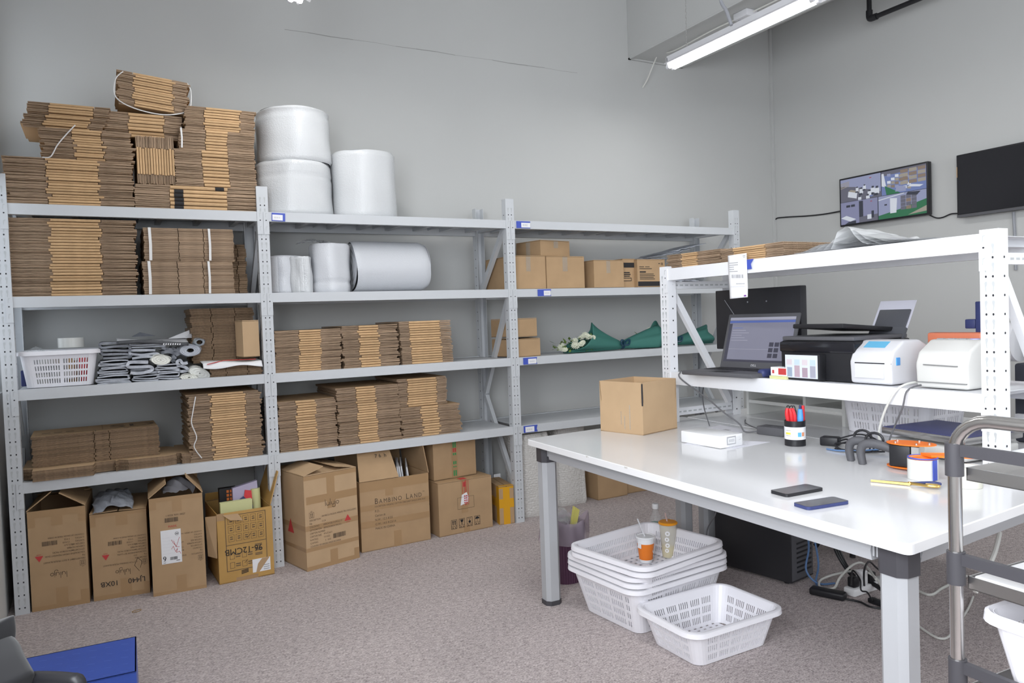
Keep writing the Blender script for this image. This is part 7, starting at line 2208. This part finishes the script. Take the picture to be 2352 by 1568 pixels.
m = MB(); m.prism([(0.012, -0.020, 0.066), (0.030, 0.026, 0.066), (0.105, -0.075, 0.070), (0.125, -0.10, 0.066), (0.10, -0.11, 0.064)], (0, 0, 0.007)); m.build('dispenser_arm', ORANGE, t)
m = MB(); m.box((rT + 0.001, -0.012, 0.002), (rT + 0.003, 0.012, 0.064)); m.box((-0.020, -rT - 0.003, 0.002), (0.0, -rT - 0.001, 0.064)); m.build('blue_guard', BLUEL, t)
pt = at(2240, 1124, z=ZT)
tape_ring('packing_tape_roll', 'cream coloured tape roll behind the trolley post on the table', (pt.x + 0.02, pt.y + 0.035, ZT + 0.0005), 0.040, 0.030, 0.060, mat('cream_tape', (0.68, 0.67, 0.58), 0.3), CREAM)

# brass scissors
a, b_ = at(2000, 1104, z=ZT + 0.004), at(2160, 1118, z=ZT + 0.004)
t = thing('scissors', 'brass scissors with dark handles lying near the phones', 'scissors', (a.x, a.y, ZT + 0.001), rz=math.atan2(b_.y - a.y, b_.x - a.x))
L_ = (b_ - a).length
m = MB(); m.prism([(0, 0, 0.001), (L_ * 0.58, -0.008, 0.001), (L_ * 0.60, 0.004, 0.001)], (0, 0, 0.003)); m.prism([(0, 0.001, 0.004), (L_ * 0.58, 0.010, 0.004), (L_ * 0.60, -0.002, 0.004)], (0, 0, 0.003)); m.cyl((L_ * 0.57, 0.002, 0.007), (L_ * 0.57, 0.002, 0.010), 0.005, n=12); m.build('blade', GOLD, t)
for s in (-1, 1):
    m = MB(); m.tube([(L_ * 0.60, 0.001 * s, 0.006), (L_ * 0.70, 0.010 * s, 0.007), (L_ * 0.85, 0.024 * s, 0.008), (L_ * 0.98, 0.020 * s, 0.008), (L_ * 0.96, 0.007 * s, 0.008), (L_ * 0.80, 0.006 * s, 0.007)], 0.0045, 8, smooth=5); m.build('handle', NAVY if s > 0 else GOLD, t, smooth=True)

# the two phones
def phone(label, cs, m_side):
    c = [at(u, v, z=ZT + 0.009) for u, v in cs]      # near left, near front, far right, far back
    e = (c[1] - c[0]).length
    o = sum(c, Vector()) / 4
    ax = ((c[2] - c[1]) + (c[3] - c[0])) / 2
    rz = math.atan2(ax.y, ax.x)
    t = thing('smartphone', label, 'phone', (o.x, o.y, ZT + 0.0005), rz=rz, group='phones on the table edge')
    l = ax.length * 0.98; w = ((c[1] - c[0]) + (c[2] - c[3])).length / 2 * 0.98
    m = MB(); P = rrect(l, w, 0.010); m.prism([(x, y, 0) for x, y in P], (0, 0, 0.0085)); m.build('phone_body', m_side, t)
    m = MB(); P = rrect(l - 0.004, w - 0.004, 0.009); m.add([(x, y, 0.0088) for x, y in P], [tuple(range(len(P)))]); m.build('display', SCREENOFF, t)
    return t
phone('black phone lying farther from the table edge, screen dark', [(1771, 1124), (1802, 1137), (1889, 1120), (1857, 1110)], BLACK)
phone('dark blue framed phone lying nearer to the table edge', [(1823, 1153), (1852, 1166), (1951, 1150), (1917, 1139)], NAVY)
# ------------------------------------------------------------------ screens on the right wall
def wall_tv(label, y0, y1, z0, z1, off=0.05, tilt=0.0):
    """y0 > y1: left and right edge as seen; screen looks to -x"""
    t = thing('wall_television', label, 'television', (XR - off, (y0 + y1) / 2, (z0 + z1) / 2), rot=(tilt, 0, 0), group='televisions on the right wall')
    w, h = y0 - y1, z1 - z0
    m = MB(); m.rbox((-0.018, -w / 2, -h / 2), (0.022, w / 2, h / 2), 0.004); m.build('tv_housing', BLACK, t, smooth=True)
    m = MB(); m.box((0.022, -0.10, -0.10), (off - 0.001, 0.10, 0.10)); m.build('wall_mount', BLACKM, t)
    return t, w, h


yA0, yA1 = at(1928, 465, x=XR - 0.07).y, at(2132, 440, x=XR - 0.07).y
zA0, zA1 = at(1932, 518, x=XR - 0.07).z, at(1929, 409, x=XR - 0.07).z
t, w, h = wall_tv('left wall television showing four camera pictures', yA0, yA1, zA0 - 0.01, zA1 - 0.008, tilt=0.0)
def em(name, c, s=0.42): return mat(name, tuple(0.4 * v for v in c), 0.4, emit=(c, s))
C = dict(wall=em('tv_pale_blue', (0.36, 0.39, 0.58)), wall2=em('tv_lilac', (0.30, 0.31, 0.48)), white=em('tv_white', (0.80, 0.84, 0.92)), dark=em('tv_dark', (0.055, 0.06, 0.085)), grey=em('tv_grey', (0.17, 0.17, 0.22)), green=em('tv_green', (0.045, 0.20, 0.10)), brown=em('tv_brown', (0.30, 0.23, 0.18)), red=em('tv_red', (0.5, 0.06, 0.07)), blue=em('tv_blue', (0.20, 0.26, 0.52)), tan=em('tv_tan', (0.42, 0.38, 0.32)))
keys = list(C); ms = [C[k] for k in keys]
m = MB(); X0 = -0.0185
def P2(u, v): return (X0, (0.5 - u) * w * 0.965, (v - 0.5) * h * 0.93)
lay = [0]
def poly(k, *pts):
    lay[0] += 1
    e = -0.00002 * lay[0]
    m.quad([(X0 + e, p[1], p[2]) for p in (P2(*q) for q in pts)], keys.index(k))
def R4(k, u0, v0, u1, v1): poly(k, (u0, v0), (u1, v0), (u1, v1), (u0, v1))
R4('dark', 0, 0, 1, 1)
# upper left: an office with people
R4('wall', 0.0, 0.5, 0.495, 1.0); poly('grey', (0, 0.5), (0.5, 0.5), (0.5, 0.60), (0.18, 0.80), (0.0, 0.86))
for i in range(4): poly('tan', (0.0, 0.90 - 0.035 * i), (0.11, 0.93 - 0.03 * i), (0.11, 0.945 - 0.03 * i), (0.0, 0.915 - 0.035 * i))
poly('white', (0.09, 0.60), (0.20, 0.54), (0.21, 0.66), (0.10, 0.72)); poly('tan', (0.10, 0.72), (0.21, 0.66), (0.24, 0.69), (0.13, 0.75))
for x, y, s in ((0.21, 0.76, 0.8), (0.26, 0.72, 1.0), (0.30, 0.78, 0.8), (0.40, 0.70, 1.1), (0.45, 0.68, 1.2), (0.36, 0.64, 1.0), (0.24, 0.55, 0.9), (0.34, 0.55, 1.0)):
    R4('white', x - 0.022 * s, y - 0.09 * s, x + 0.022 * s, y + 0.01); R4('dark', x - 0.012 * s, y + 0.01, x + 0.012 * s, y + 0.045 * s); R4('dark', x - 0.03 * s, y - 0.12 * s, x + 0.01, y - 0.08 * s)
R4('blue', 0.36, 0.53, 0.40, 0.56); R4('red', 0.36, 0.93, 0.385, 0.945)
# upper right: shelves of goods
R4('blue', 0.505, 0.5, 1.0, 1.0); poly('grey', (0.505, 0.9), (1, 0.96), (1, 1), (0.505, 1)); poly('white', (0.505, 0.70), (0.56, 0.66), (0.53, 0.96), (0.505, 0.96)); poly('green', (0.54, 0.70), (0.72, 0.50), (0.56, 0.50))
for i in range(6):
    for j in range(4):
        poly(('tan', 'wall', 'white', 'brown', 'blue')[(i * 3 + j * 2) % 5], (0.57 + 0.045 * i, 0.66 - 0.02 * i + 0.075 * j), (0.61 + 0.045 * i, 0.65 - 0.02 * i + 0.075 * j), (0.61 + 0.045 * i, 0.71 - 0.02 * i + 0.075 * j), (0.57 + 0.045 * i, 0.715 - 0.02 * i + 0.075 * j))
for i in range(3):
    for j in range(4): R4('brown' if (i + j) % 2 else 'tan', 0.72 + 0.095 * i, 0.66 + 0.08 * j, 0.805 + 0.095 * i, 0.73 + 0.08 * j)
poly('white', (0.80, 0.60), (0.93, 0.56), (0.97, 0.59), (0.84, 0.64)); poly('wall', (0.66, 0.54), (0.78, 0.52), (0.78, 0.62), (0.68, 0.66))
# lower left: a room with desk
R4('wall2', 0.0, 0.0, 0.455, 0.49); R4('dark', 0.23, 0.12, 0.28, 0.47); R4('dark', 0.07, 0.37, 0.12, 0.42); R4('dark', 0.13, 0.37, 0.18, 0.42); poly('grey', (0.23, 0.0), (0.455, 0.0), (0.455, 0.14), (0.23, 0.12))
poly('white', (0.0, 0.15), (0.12, 0.05), (0.19, 0.09), (0.07, 0.19)); poly('dark', (0.05, 0.0), (0.19, 0.0), (0.19, 0.06), (0.10, 0.05)); R4('white', 0.33, 0.05, 0.38, 0.15); R4('dark', 0.38, 0.07, 0.41, 0.22); R4('red', 0.37, 0.42, 0.39, 0.435)
# lower right: green floor
R4('wall', 0.465, 0.0, 1.0, 0.49); poly('green', (0.465, 0.0), (1.0, 0.0), (1.0, 0.30), (0.70, 0.16), (0.465, 0.08)); poly('white', (0.60, 0.10), (0.67, 0.10), (0.68, 0.40), (0.60, 0.42)); poly('white', (0.465, 0.42), (0.76, 0.49), (0.76, 0.475), (0.465, 0.40))
for i in range(3):
    for j in range(4): R4('brown' if (i * j + i) % 2 else 'grey', 0.72 + 0.06 * i, 0.14 + 0.075 * j, 0.775 + 0.06 * i, 0.21 + 0.075 * j)
poly('dark', (0.78, 0.44), (0.90, 0.40), (0.94, 0.47), (0.80, 0.49)); poly('tan', (0.80, 0.02), (1.0, 0.05), (1.0, 0.16)); R4('dark', 0.535, 0.28, 0.565, 0.31)
R4('dark', 0.0, 0.492, 1.0, 0.498)
m.build('display', ms, t)

yB0, yB1 = at(2197, 430, x=XR - 0.07).y, at(2197, 430, x=XR - 0.07).y - 0.965
zB0 = at(2200, 500, x=XR - 0.07).z; zB1 = at(2196, 357, x=XR - 0.07).z
t, w, h = wall_tv('right wall television switched off, cut by the picture edge', yB0, yB1, zB0, zB1)
m = MB(); m.quad([(-0.0186, w / 2 - 0.010, -h / 2 + 0.022), (-0.0186, w / 2 - 0.010, h / 2 - 0.010), (-0.0186, -w / 2 + 0.010, h / 2 - 0.010), (-0.0186, -w / 2 + 0.010, -h / 2 + 0.022)]); m.build('display', SCREENOFF, t)
m = MB(); m.box((-0.0195, -w / 2, -h / 2), (-0.0178, w / 2, -h / 2 + 0.018)); m.box((-0.0205, -0.02, -h / 2 - 0.004), (-0.012, 0.02, -h / 2 + 0.006)); m.build('bottom_bar', GREYP, t)
m = MB(); m.box((-0.0192, w / 2 - 0.006, 0.06), (-0.0180, w / 2 - 0.001, 0.13)); m.build('side_sticker', TAPE, t)

lead('television_cable', 'black cable looping along the wall from the corner to the left television', [tuple(at(1781, 700, x=XR - 0.006)), tuple(at(1781, 640, x=XR - 0.006)), tuple(at(1780, 560, x=XR - 0.006)), tuple(at(1780, 520, x=XR - 0.006)), tuple(at(1782, 503, x=XR - 0.008)), tuple(at(1800, 499, x=XR - 0.008)), tuple(at(1850, 496, x=XR - 0.008)), tuple(at(1890, 492, x=XR - 0.008)), tuple(at(1929, 485, x=XR - 0.014)), tuple(at(1950, 480, x=XR - 0.018))], 0.0055, BLACK)
lead('television_cable', 'thin black cable sagging between the two televisions', [tuple(at(2132, 492, x=XR - 0.022)), tuple(at(2150, 500, x=XR - 0.012)), tuple(at(2165, 499, x=XR - 0.010)), tuple(at(2185, 491, x=XR - 0.012)), tuple(at(2205, 490, x=XR - 0.02))], 0.0045, BLACK)
lead('television_cable', 'grey cable hanging down below the right television', [tuple(at(2328, 486, x=XR - 0.02)), tuple(at(2329, 510, x=XR - 0.010)), tuple(at(2331, 545, x=XR - 0.010)), tuple(at(2333, 620, x=XR - 0.010))], 0.009, MIDGREY)

# ------------------------------------------------------------------ under the table: computer, power strip, leads
a, b_, c = at(1680, 1307, z=0), at(1818, 1347, z=0), at(1876, 1333, z=0)
d = Vector((a.x - b_.x, a.y - b_.y)); dep = 0.42
rz = math.atan2(d.y, d.x)
t = thing('computer_tower', 'black computer tower standing under the table, back side full of leads', 'computer', (b_.x, b_.y, 0.002), rz=rz)
m = MB(); m.rbox((0, -0.185, 0.010), (dep, 0, 0.405), 0.004); m.build('computer_case', mat('computer_case_black', (0.030, 0.030, 0.034), 0.38), t, smooth=True)
m = MB(); m.box((-0.002, -0.178, 0.02), (0.0, -0.007, 0.395)); m.build('back_panel', GREYP, t)
m = MB()
for i in range(7): m.box((-0.0035, -0.165, 0.05 + 0.022 * i), (-0.002, -0.045, 0.058 + 0.022 * i))
for i in range(4): m.box((-0.004, -0.06, 0.25 + 0.03 * i), (-0.002, -0.02, 0.268 + 0.03 * i))
m.build('slot_cover', BLACK, t)
m = MB(); [m.cyl((x, y, -0.001), (x, y, 0.011), 0.014, n=12) for x in (0.04, dep - 0.04) for y in (-0.15, -0.03)]; m.build('foot', BLACK, t)
T = frame_of(t)
g = lambda x, y, z: tuple(T @ Vector((x, y, z)))
lead('computer_lead', 'blue network lead looping down the back of the computer tower', [g(-0.004, -0.05, 0.33), g(-0.05, -0.03, 0.345), g(-0.06, -0.06, 0.29), g(-0.03, -0.09, 0.27), g(-0.03, -0.10, 0.16), g(-0.02, -0.09, 0.06), g(-0.07, -0.10, 0.008), g(-0.12, -0.16, 0.006)], 0.0045, CABLEB)
lead('computer_lead', 'second blue lead hanging behind the computer tower near the floor', [g(-0.004, -0.07, 0.28), g(-0.06, -0.08, 0.24), g(-0.07, -0.11, 0.10), g(-0.05, -0.12, 0.01), g(-0.10, -0.05, 0.006)], 0.0045, CABLEB)
for i in range(3):
    lead('computer_lead', ['left', 'middle', 'right'][i] + ' black lead of the bundle behind the computer tower', [g(-0.004, -0.10 - 0.02 * i, 0.34), g(-0.05, -0.12 - 0.02 * i, 0.345), g(-0.10, -0.14 - 0.02 * i, 0.25), g(-0.14, -0.16 - 0.015 * i, 0.13), g(-0.20, -0.18, 0.045 + 0.008 * i), g(-0.27, -0.20 - 0.01 * i, 0.03), g(-0.34, -0.17, 0.02 + 0.006 * i)], 0.0055, BLACK)
a, b_ = at(1925, 1350, z=0.02), at(2035, 1350, z=0.02)
p0 = at(1963, 1372, z=0.002); p1 = at(2036, 1347, z=0.002)
rzs = math.atan2(p1.y - p0.y, p1.x - p0.x)
t = thing('power_strip', 'white power strip with black plugs on the carpet under the table', 'power strip', (p0.x, p0.y, 0.001), rz=rzs)
Ls = (p1 - p0).length + 0.03
m = MB(); m.rbox((0.0, 0.0, 0.0), (Ls, 0.055, 0.034), 0.006); m.build('strip_body', WHITEGLOSS, t, smooth=True)
for i in range(3):
    m = MB(); m.rbox((0.012 + 0.058 * i, 0.008, 0.034), (0.052 + 0.058 * i, 0.046, 0.080 if i != 1 else 0.098), 0.008); m.build('plug', BLACK if i != 1 else WHITEGLOSS, t, smooth=True)
m = MB(); m.box((Ls - 0.03, 0.010, 0.034), (Ls - 0.012, 0.022, 0.0355)); m.build('switch', BLUEP, t)
o = MB().rbox((-0.075, -0.026, 0), (0.075, 0.026, 0.032), 0.010, 3).build('power_adapter', BLACK, smooth=True)
q1, q2 = at(1880, 1362, z=0.01), at(1942, 1375, z=0.01)
o.location = ((q1.x + q2.x) / 2, (q1.y + q2.y) / 2 + 0.02, 0.001); o.rotation_euler = (0, 0, math.atan2(q2.y - q1.y, q2.x - q1.x)); tag(o, 'black power brick on the carpet left of the power strip', 'power adapter')
o = MB().rbox((-0.035, -0.016, 0), (0.035, 0.016, 0.022), 0.007, 3).build('power_adapter', BLACK, smooth=True)
q1, q2 = at(2000, 1378, z=0.01), at(2028, 1388, z=0.01); o.location = ((q1.x + q2.x) / 2, (q1.y + q2.y) / 2, 0.001); o.rotation_euler = (0, 0, math.atan2(q2.y - q1.y, q2.x - q1.x)); tag(o, 'small black cable block in front of the power strip', 'power adapter')
f0 = lambda u, v, z=0.006: tuple(at(u, v, z=z))
lead('power_lead', 'white lead curling high over the power strip in a big loop', [f0(2012, 1330, 0.09), f0(1985, 1295, 0.10), f0(1960, 1296, 0.11), f0(1930, 1325, 0.07), f0(1915, 1350, 0.02), f0(1885, 1348, 0.01), f0(1885, 1332, 0.02), f0(1920, 1318, 0.05), f0(1975, 1310, 0.09), f0(2010, 1325, 0.07), f0(2030, 1360, 0.03), f0(2030, 1378, 0.008)], 0.0052, CABLEW)
lead('power_lead', 'black lead on the carpet leaving the power brick to the right', [f0(1942, 1375), f0(1975, 1382), f0(2000, 1393), f0(2040, 1398), f0(2100, 1400)], 0.0045, BLACK)
lead('power_lead', 'black lead arching up behind the power strip', [f0(1985, 1345, 0.08), f0(1985, 1310, 0.13), f0(1996, 1290, 0.14), f0(2015, 1305, 0.09), f0(2045, 1330, 0.03), f0(2090, 1345)], 0.0042, BLACK)
lead('power_lead', 'thin black lead winding over the power strip plugs', [f0(1955, 1345, 0.08), f0(1958, 1310, 0.10), f0(1975, 1330, 0.09), f0(1978, 1355, 0.05), f0(1992, 1360, 0.045), f0(2004, 1380, 0.02)], 0.0035, BLACK)
lead('power_lead', 'white lead running flat on the carpet behind the near table leg', [f0(2020, 1342, 0.03), f0(2060, 1332), f0(2130, 1365), f0(2165, 1350), f0(2220, 1322)], 0.006, CABLEW)
lead('power_lead', 'white lead lying in a bend on the carpet right of the near table leg', [f0(2090, 1420), f0(2125, 1448), f0(2160, 1466), f0(2185, 1455), f0(2222, 1400), f0(2235, 1370)], 0.0045, CABLEW)
pa = at(2293, 1235, x=2.62)
lead('power_lead', 'pale cable hanging under the right end of the table', [tuple(at(2296, 1222, x=2.75)), tuple(at(2290, 1250, x=2.72)), tuple(at(2278, 1285, x=2.68)), tuple(at(2240, 1360, x=2.60))], 0.007, CABLEW)
p = at(1960, 1262, x=3.78)
t = thing('stool', 'dark round seat edge half hidden under the far side of the table', 'stool', (p.x, p.y, 0))
m = MB(); m.lathe([(0.001, 0.29), (0.12, 0.292), (0.155, 0.31), (0.16, 0.345), (0.14, 0.365), (0.001, 0.37)], 40, cap0=False, cap1=False); m.build('seat', FABRIC, t, smooth=True)
m = MB(); m.cyl((0, 0, 0.05), (0, 0, 0.292), 0.025); m.build('column', BLACK, t, smooth=True)
for i in range(5):
    a = 2 * PI * i / 5; m = MB(); m.tube([(0, 0, 0.075), (0.16 * math.cos(a), 0.16 * math.sin(a), 0.055), (0.19 * math.cos(a), 0.19 * math.sin(a), 0.012)], 0.014, 10); m.build('leg', BLACK, t, smooth=True)
lead('table_lead', 'thin dark lead hanging from the table rail to the carpet behind the basket stack', [tuple(at(1645, 1172, x=2.70)), tuple(at(1640, 1188, x=2.70)), tuple(at(1625, 1215, x=2.72)), tuple(at(1622, 1250, x=2.75)), tuple(at(1624, 1290, z=0.003))], 0.003, CABLEG)
# rubber band on the carpet
p = at(314, 1402, z=0.003)
o = MB().tube([(0.020 * math.cos(a), 0.013 * math.sin(a), 0) for a in [2 * PI * i / 20 for i in range(20)]], 0.0012, 6, closed=True).build('rubber_band', mat('ochre_rubber', (0.42, 0.27, 0.10), 0.6), smooth=True); o.location = (p.x, p.y, 0.0025); o.rotation_euler = (0, 0, 0.4); tag(o, 'ochre rubber band lying on the carpet in front of the floor boxes', 'rubber band')

# ------------------------------------------------------------------ the steel trolley at the right edge
DD = 1.45
def tp(v, u=2196): return CAMP + ray(u, v) * DD
o0 = tp(1300)
e1 = Vector((-0.05, -0.999, 0)).normalized(); e2 = Vector((0.999, -0.05, 0)).normalized()
t = thing('service_trolley', 'stainless steel service trolley cut by the right edge of the picture', 'trolley', (o0.x, o0.y, 0), rz=0)
LT, WT = 0.62, 0.40
post = [Vector((o0.x, o0.y, 0)), Vector((o0.x, o0.y, 0)) + e1 * LT]
zs_ = [tp(1048).z, tp(1298).z, tp(1548).z, 0.16]
ztop = tp(952).z
R = 0.0125
for s in (0, 1):
    A = post[0] + e2 * WT * s; B = post[1] + e2 * WT * s
    pts = [A + Vector((0, 0, 0.11)), A + Vector((0, 0, ztop - 0.075))]
    for k in range(1, 7):
        a = PI / 2 * k / 6; pts.append(A + e1 * (0.07 - 0.07 * math.cos(a)) + Vector((0, 0, ztop - 0.075 + 0.07 * math.sin(a))))
    for k in range(0, 7):
        a = PI / 2 * k / 6; pts.append(B - e1 * (0.07 - 0.07 * math.sin(a)) + Vector((0, 0, ztop - 0.075 + 0.07 * math.cos(a))))
    pts.append(B + Vector((0, 0, 0.11)))
    MB().tube(pts, R, 16).build('post_frame', CHROME, t, world=True, smooth=True)
for z in zs_[:3]:
    q = [post[0], post[1], post[1] + e2 * WT, post[0] + e2 * WT]
    for i in range(4):
        m = MB(); m.cyl(q[i] + Vector((0, 0, z - 0.035)), q[i] + Vector((0, 0, z + 0.028)), R + 0.004, n=16)
        m.build('corner_sleeve', BRACKET, t, world=True, smooth=True)
        a, b_ = q[i], q[(i + 1) % 4]; d = (b_ - a).normalized(); n_ = Vector((d.y, -d.x, 0))
        if i % 2: continue
        m = MB(); m.prism([a + d * 0.012 + n_ * 0.006 + Vector((0, 0, z + 0.004)), a + d * 0.012 - n_ * 0.006 + Vector((0, 0, z + 0.004)), a + d * 0.012 - n_ * 0.006 + Vector((0, 0, z + 0.026)), a + d * 0.012 + n_ * 0.006 + Vector((0, 0, z + 0.026))], (b_ - a) - d * 0.024)
        m.build('guard_rail', BRACKET, t, world=True)
    m = MB()
    P = [post[0] + (e1 + e2) * 0.014, post[1] + (-e1 + e2) * 0.014, post[1] + e2 * WT + (-e1 - e2) * 0.014, post[0] + e2 * WT + (e1 - e2) * 0.014]
    zt = z - 0.022
    m.prism([p + Vector((0, 0, zt - 0.022)) for p in P], (0, 0, 0.002))
    for i in range(4):
        a, b_ = P[i], P[(i + 1) % 4]; d = (b_ - a).normalized(); n_ = Vector((-d.y, d.x, 0))
        m.prism([a + Vector((0, 0, zt - 0.022)), a - n_ * -0.002 + Vector((0, 0, zt - 0.022)), a - n_ * -0.002 + Vector((0, 0, zt + 0.003)), a + Vector((0, 0, zt + 0.003))], b_ - a)
    m.build('tray', STEEL, t, world=True)
for i, p in enumerate([post[0], post[1], post[1] + e2 * WT, post[0] + e2 * WT]):
    m = MB(); m.cyl(p + Vector((-0.012, 0, 0.045)), p + Vector((0.012, 0, 0.045)), 0.045, n=24); m.box(p + Vector((-0.018, -0.015, 0.05)), p + Vector((0.018, 0.015, 0.115))); m.build('caster', BLACK, t, world=True, smooth=True, ang=40)
# what stands on the trolley
zsh = zs_[1] - 0.042
cc = post[0] + e1 * (LT / 2) + e2 * (WT / 2)
rz = math.atan2(e1.y, e1.x)
tb = thing('storage_tray', 'flat white plastic tray lying on the middle level of the trolley', 'tray', (cc.x, cc.y, zsh + 0.001), rz=rz)
m = MB(); hl, hw = LT / 2 - 0.02, WT / 2 - 0.02
m.rbox((-hl, -hw, 0), (hl, hw, 0.024), 0.006); m.build('tray_body', WHITEGLOSS, tb, smooth=True)
o = MB().rbox((-0.17, -0.10, 0), (0.17, 0.10, 0.02), 0.004).build('paper_pack', PAPER, smooth=True); o.location = (cc.x + 0.03, cc.y + 0.05, zsh + 0.0255); o.rotation_euler = (0, 0, rz); tag(o, 'white pack with blue lettering on the tray of the trolley', 'paper pack')
m = MB()
for i in range(7): m.box((-0.15 + 0.03 * i, -0.05, 0.0202), (-0.13 + 0.03 * i, -0.02 + 0.01 * (i % 3), 0.0208))
m.box((-0.15, 0.02, 0.0202), (0.10, 0.028, 0.0208)); m.build('blue_lettering', BLUEP, o)
zb = zs_[2] - 0.042
basket('white slotted basket standing on the lower level of the trolley', (cc.x + e2.x * 0.0, cc.y + e2.y * 0.0, zb + 0.003), rz, LT - 0.07, WT - 0.06, 0.165, None, taper=0.86, r=0.035, cols=26, rows=4, pillars=8, lip=0.014)
o = MB().rbox((-0.06, -0.04, 0), (0.06, 0.04, 0.018), 0.004).build('blue_packet', BLUEP, smooth=True); q = post[0] + e1 * 0.05 + e2 * 0.05; 
o.location = (post[0].x + 0.05, post[0].y - 0.06, zb + 0.003)
COL.objects.unlink(o); bpy.data.objects.remove(o)

# ------------------------------------------------------------------ black office chair at the bottom left
pc_ = at(20, 1500, z=0.62)
ch = thing('office_chair', 'black mesh office chair at the bottom left corner, only back and armrest showing', 'chair', (-0.02 + 0.18, -2.15, 0), rz=0)
# position: backrest edge seen at the left, armrest reaching to the right
def cp(u, v, d): return CAMP + ray(u, v) * d
D1 = 1.22
edge = [cp(10, 1418, D1), cp(18, 1440, D1), cp(16, 1480, D1), cp(45, 1510, D1 * 0.98), cp(60, 1540, D1 * 0.96), cp(85, 1580, D1 * 0.94)]
inner = [cp(-150, 1410, D1), cp(-170, 1440, D1), cp(-190, 1480, D1), cp(-190, 1520, D1 * 0.98), cp(-180, 1560, D1 * 0.96), cp(-150, 1620, D1 * 0.94)]
m = MB(); nz_ = len(edge)
E_ = curve([Vector(p) for p in edge], 4); I_ = curve([Vector(p) for p in inner], 4)
n = len(E_)
def bk(u, v):
    i = min(int(v * (n - 1) + 1e-6), n - 1); a, b2 = I_[i], E_[i]
    q = a.lerp(b2, u); q = q + Vector((-0.01, -0.05, 0.0)) * math.sin(PI * u)
    return q
m.grid(bk, 14, n - 1)
m.build('backrest', FABRIC, ch, world=True, smooth=True, ang=80, mods=[('SOLIDIFY', dict(thickness=0.035)), ('SUBSURF', dict(levels=1, render_levels=1))])
a0, a1, a2, a3 = cp(60, 1560, 1.16), cp(85, 1558, 1.15), cp(160, 1562, 1.10), cp(182, 1574, 1.09)
m = MB(); m.tube([a0, a1, a2, a3, a3 + Vector((0.0, 0, -0.06)), a3 + Vector((-0.02, 0.0, -0.22))], [0.009, 0.011, 0.011, 0.010, 0.010, 0.010], 12, smooth=5); m.build('armrest', BLACK, ch, world=True, smooth=True)
sc_ = Vector((edge[5].x + 0.22, edge[5].y - 0.12, 0))
m = MB(); m.rbox((sc_.x - 0.22, sc_.y - 0.22, 0.42), (sc_.x + 0.22, sc_.y + 0.20, 0.48), 0.02, 3); m.build('seat', FABRIC, ch, world=True, smooth=True)
m = MB(); m.cyl((sc_.x, sc_.y, 0.07), (sc_.x, sc_.y, 0.42), 0.028); m.build('column', BLACK, ch, world=True, smooth=True)
for i in range(5):
    a = 2 * PI * i / 5 + 0.4; m = MB(); m.tube([(sc_.x, sc_.y, 0.10), (sc_.x + 0.24 * math.cos(a), sc_.y + 0.24 * math.sin(a), 0.06), (sc_.x + 0.24 * math.cos(a), sc_.y + 0.24 * math.sin(a), 0.012)], 0.018, 10); m.build('leg', BLACK, ch, world=True, smooth=True)
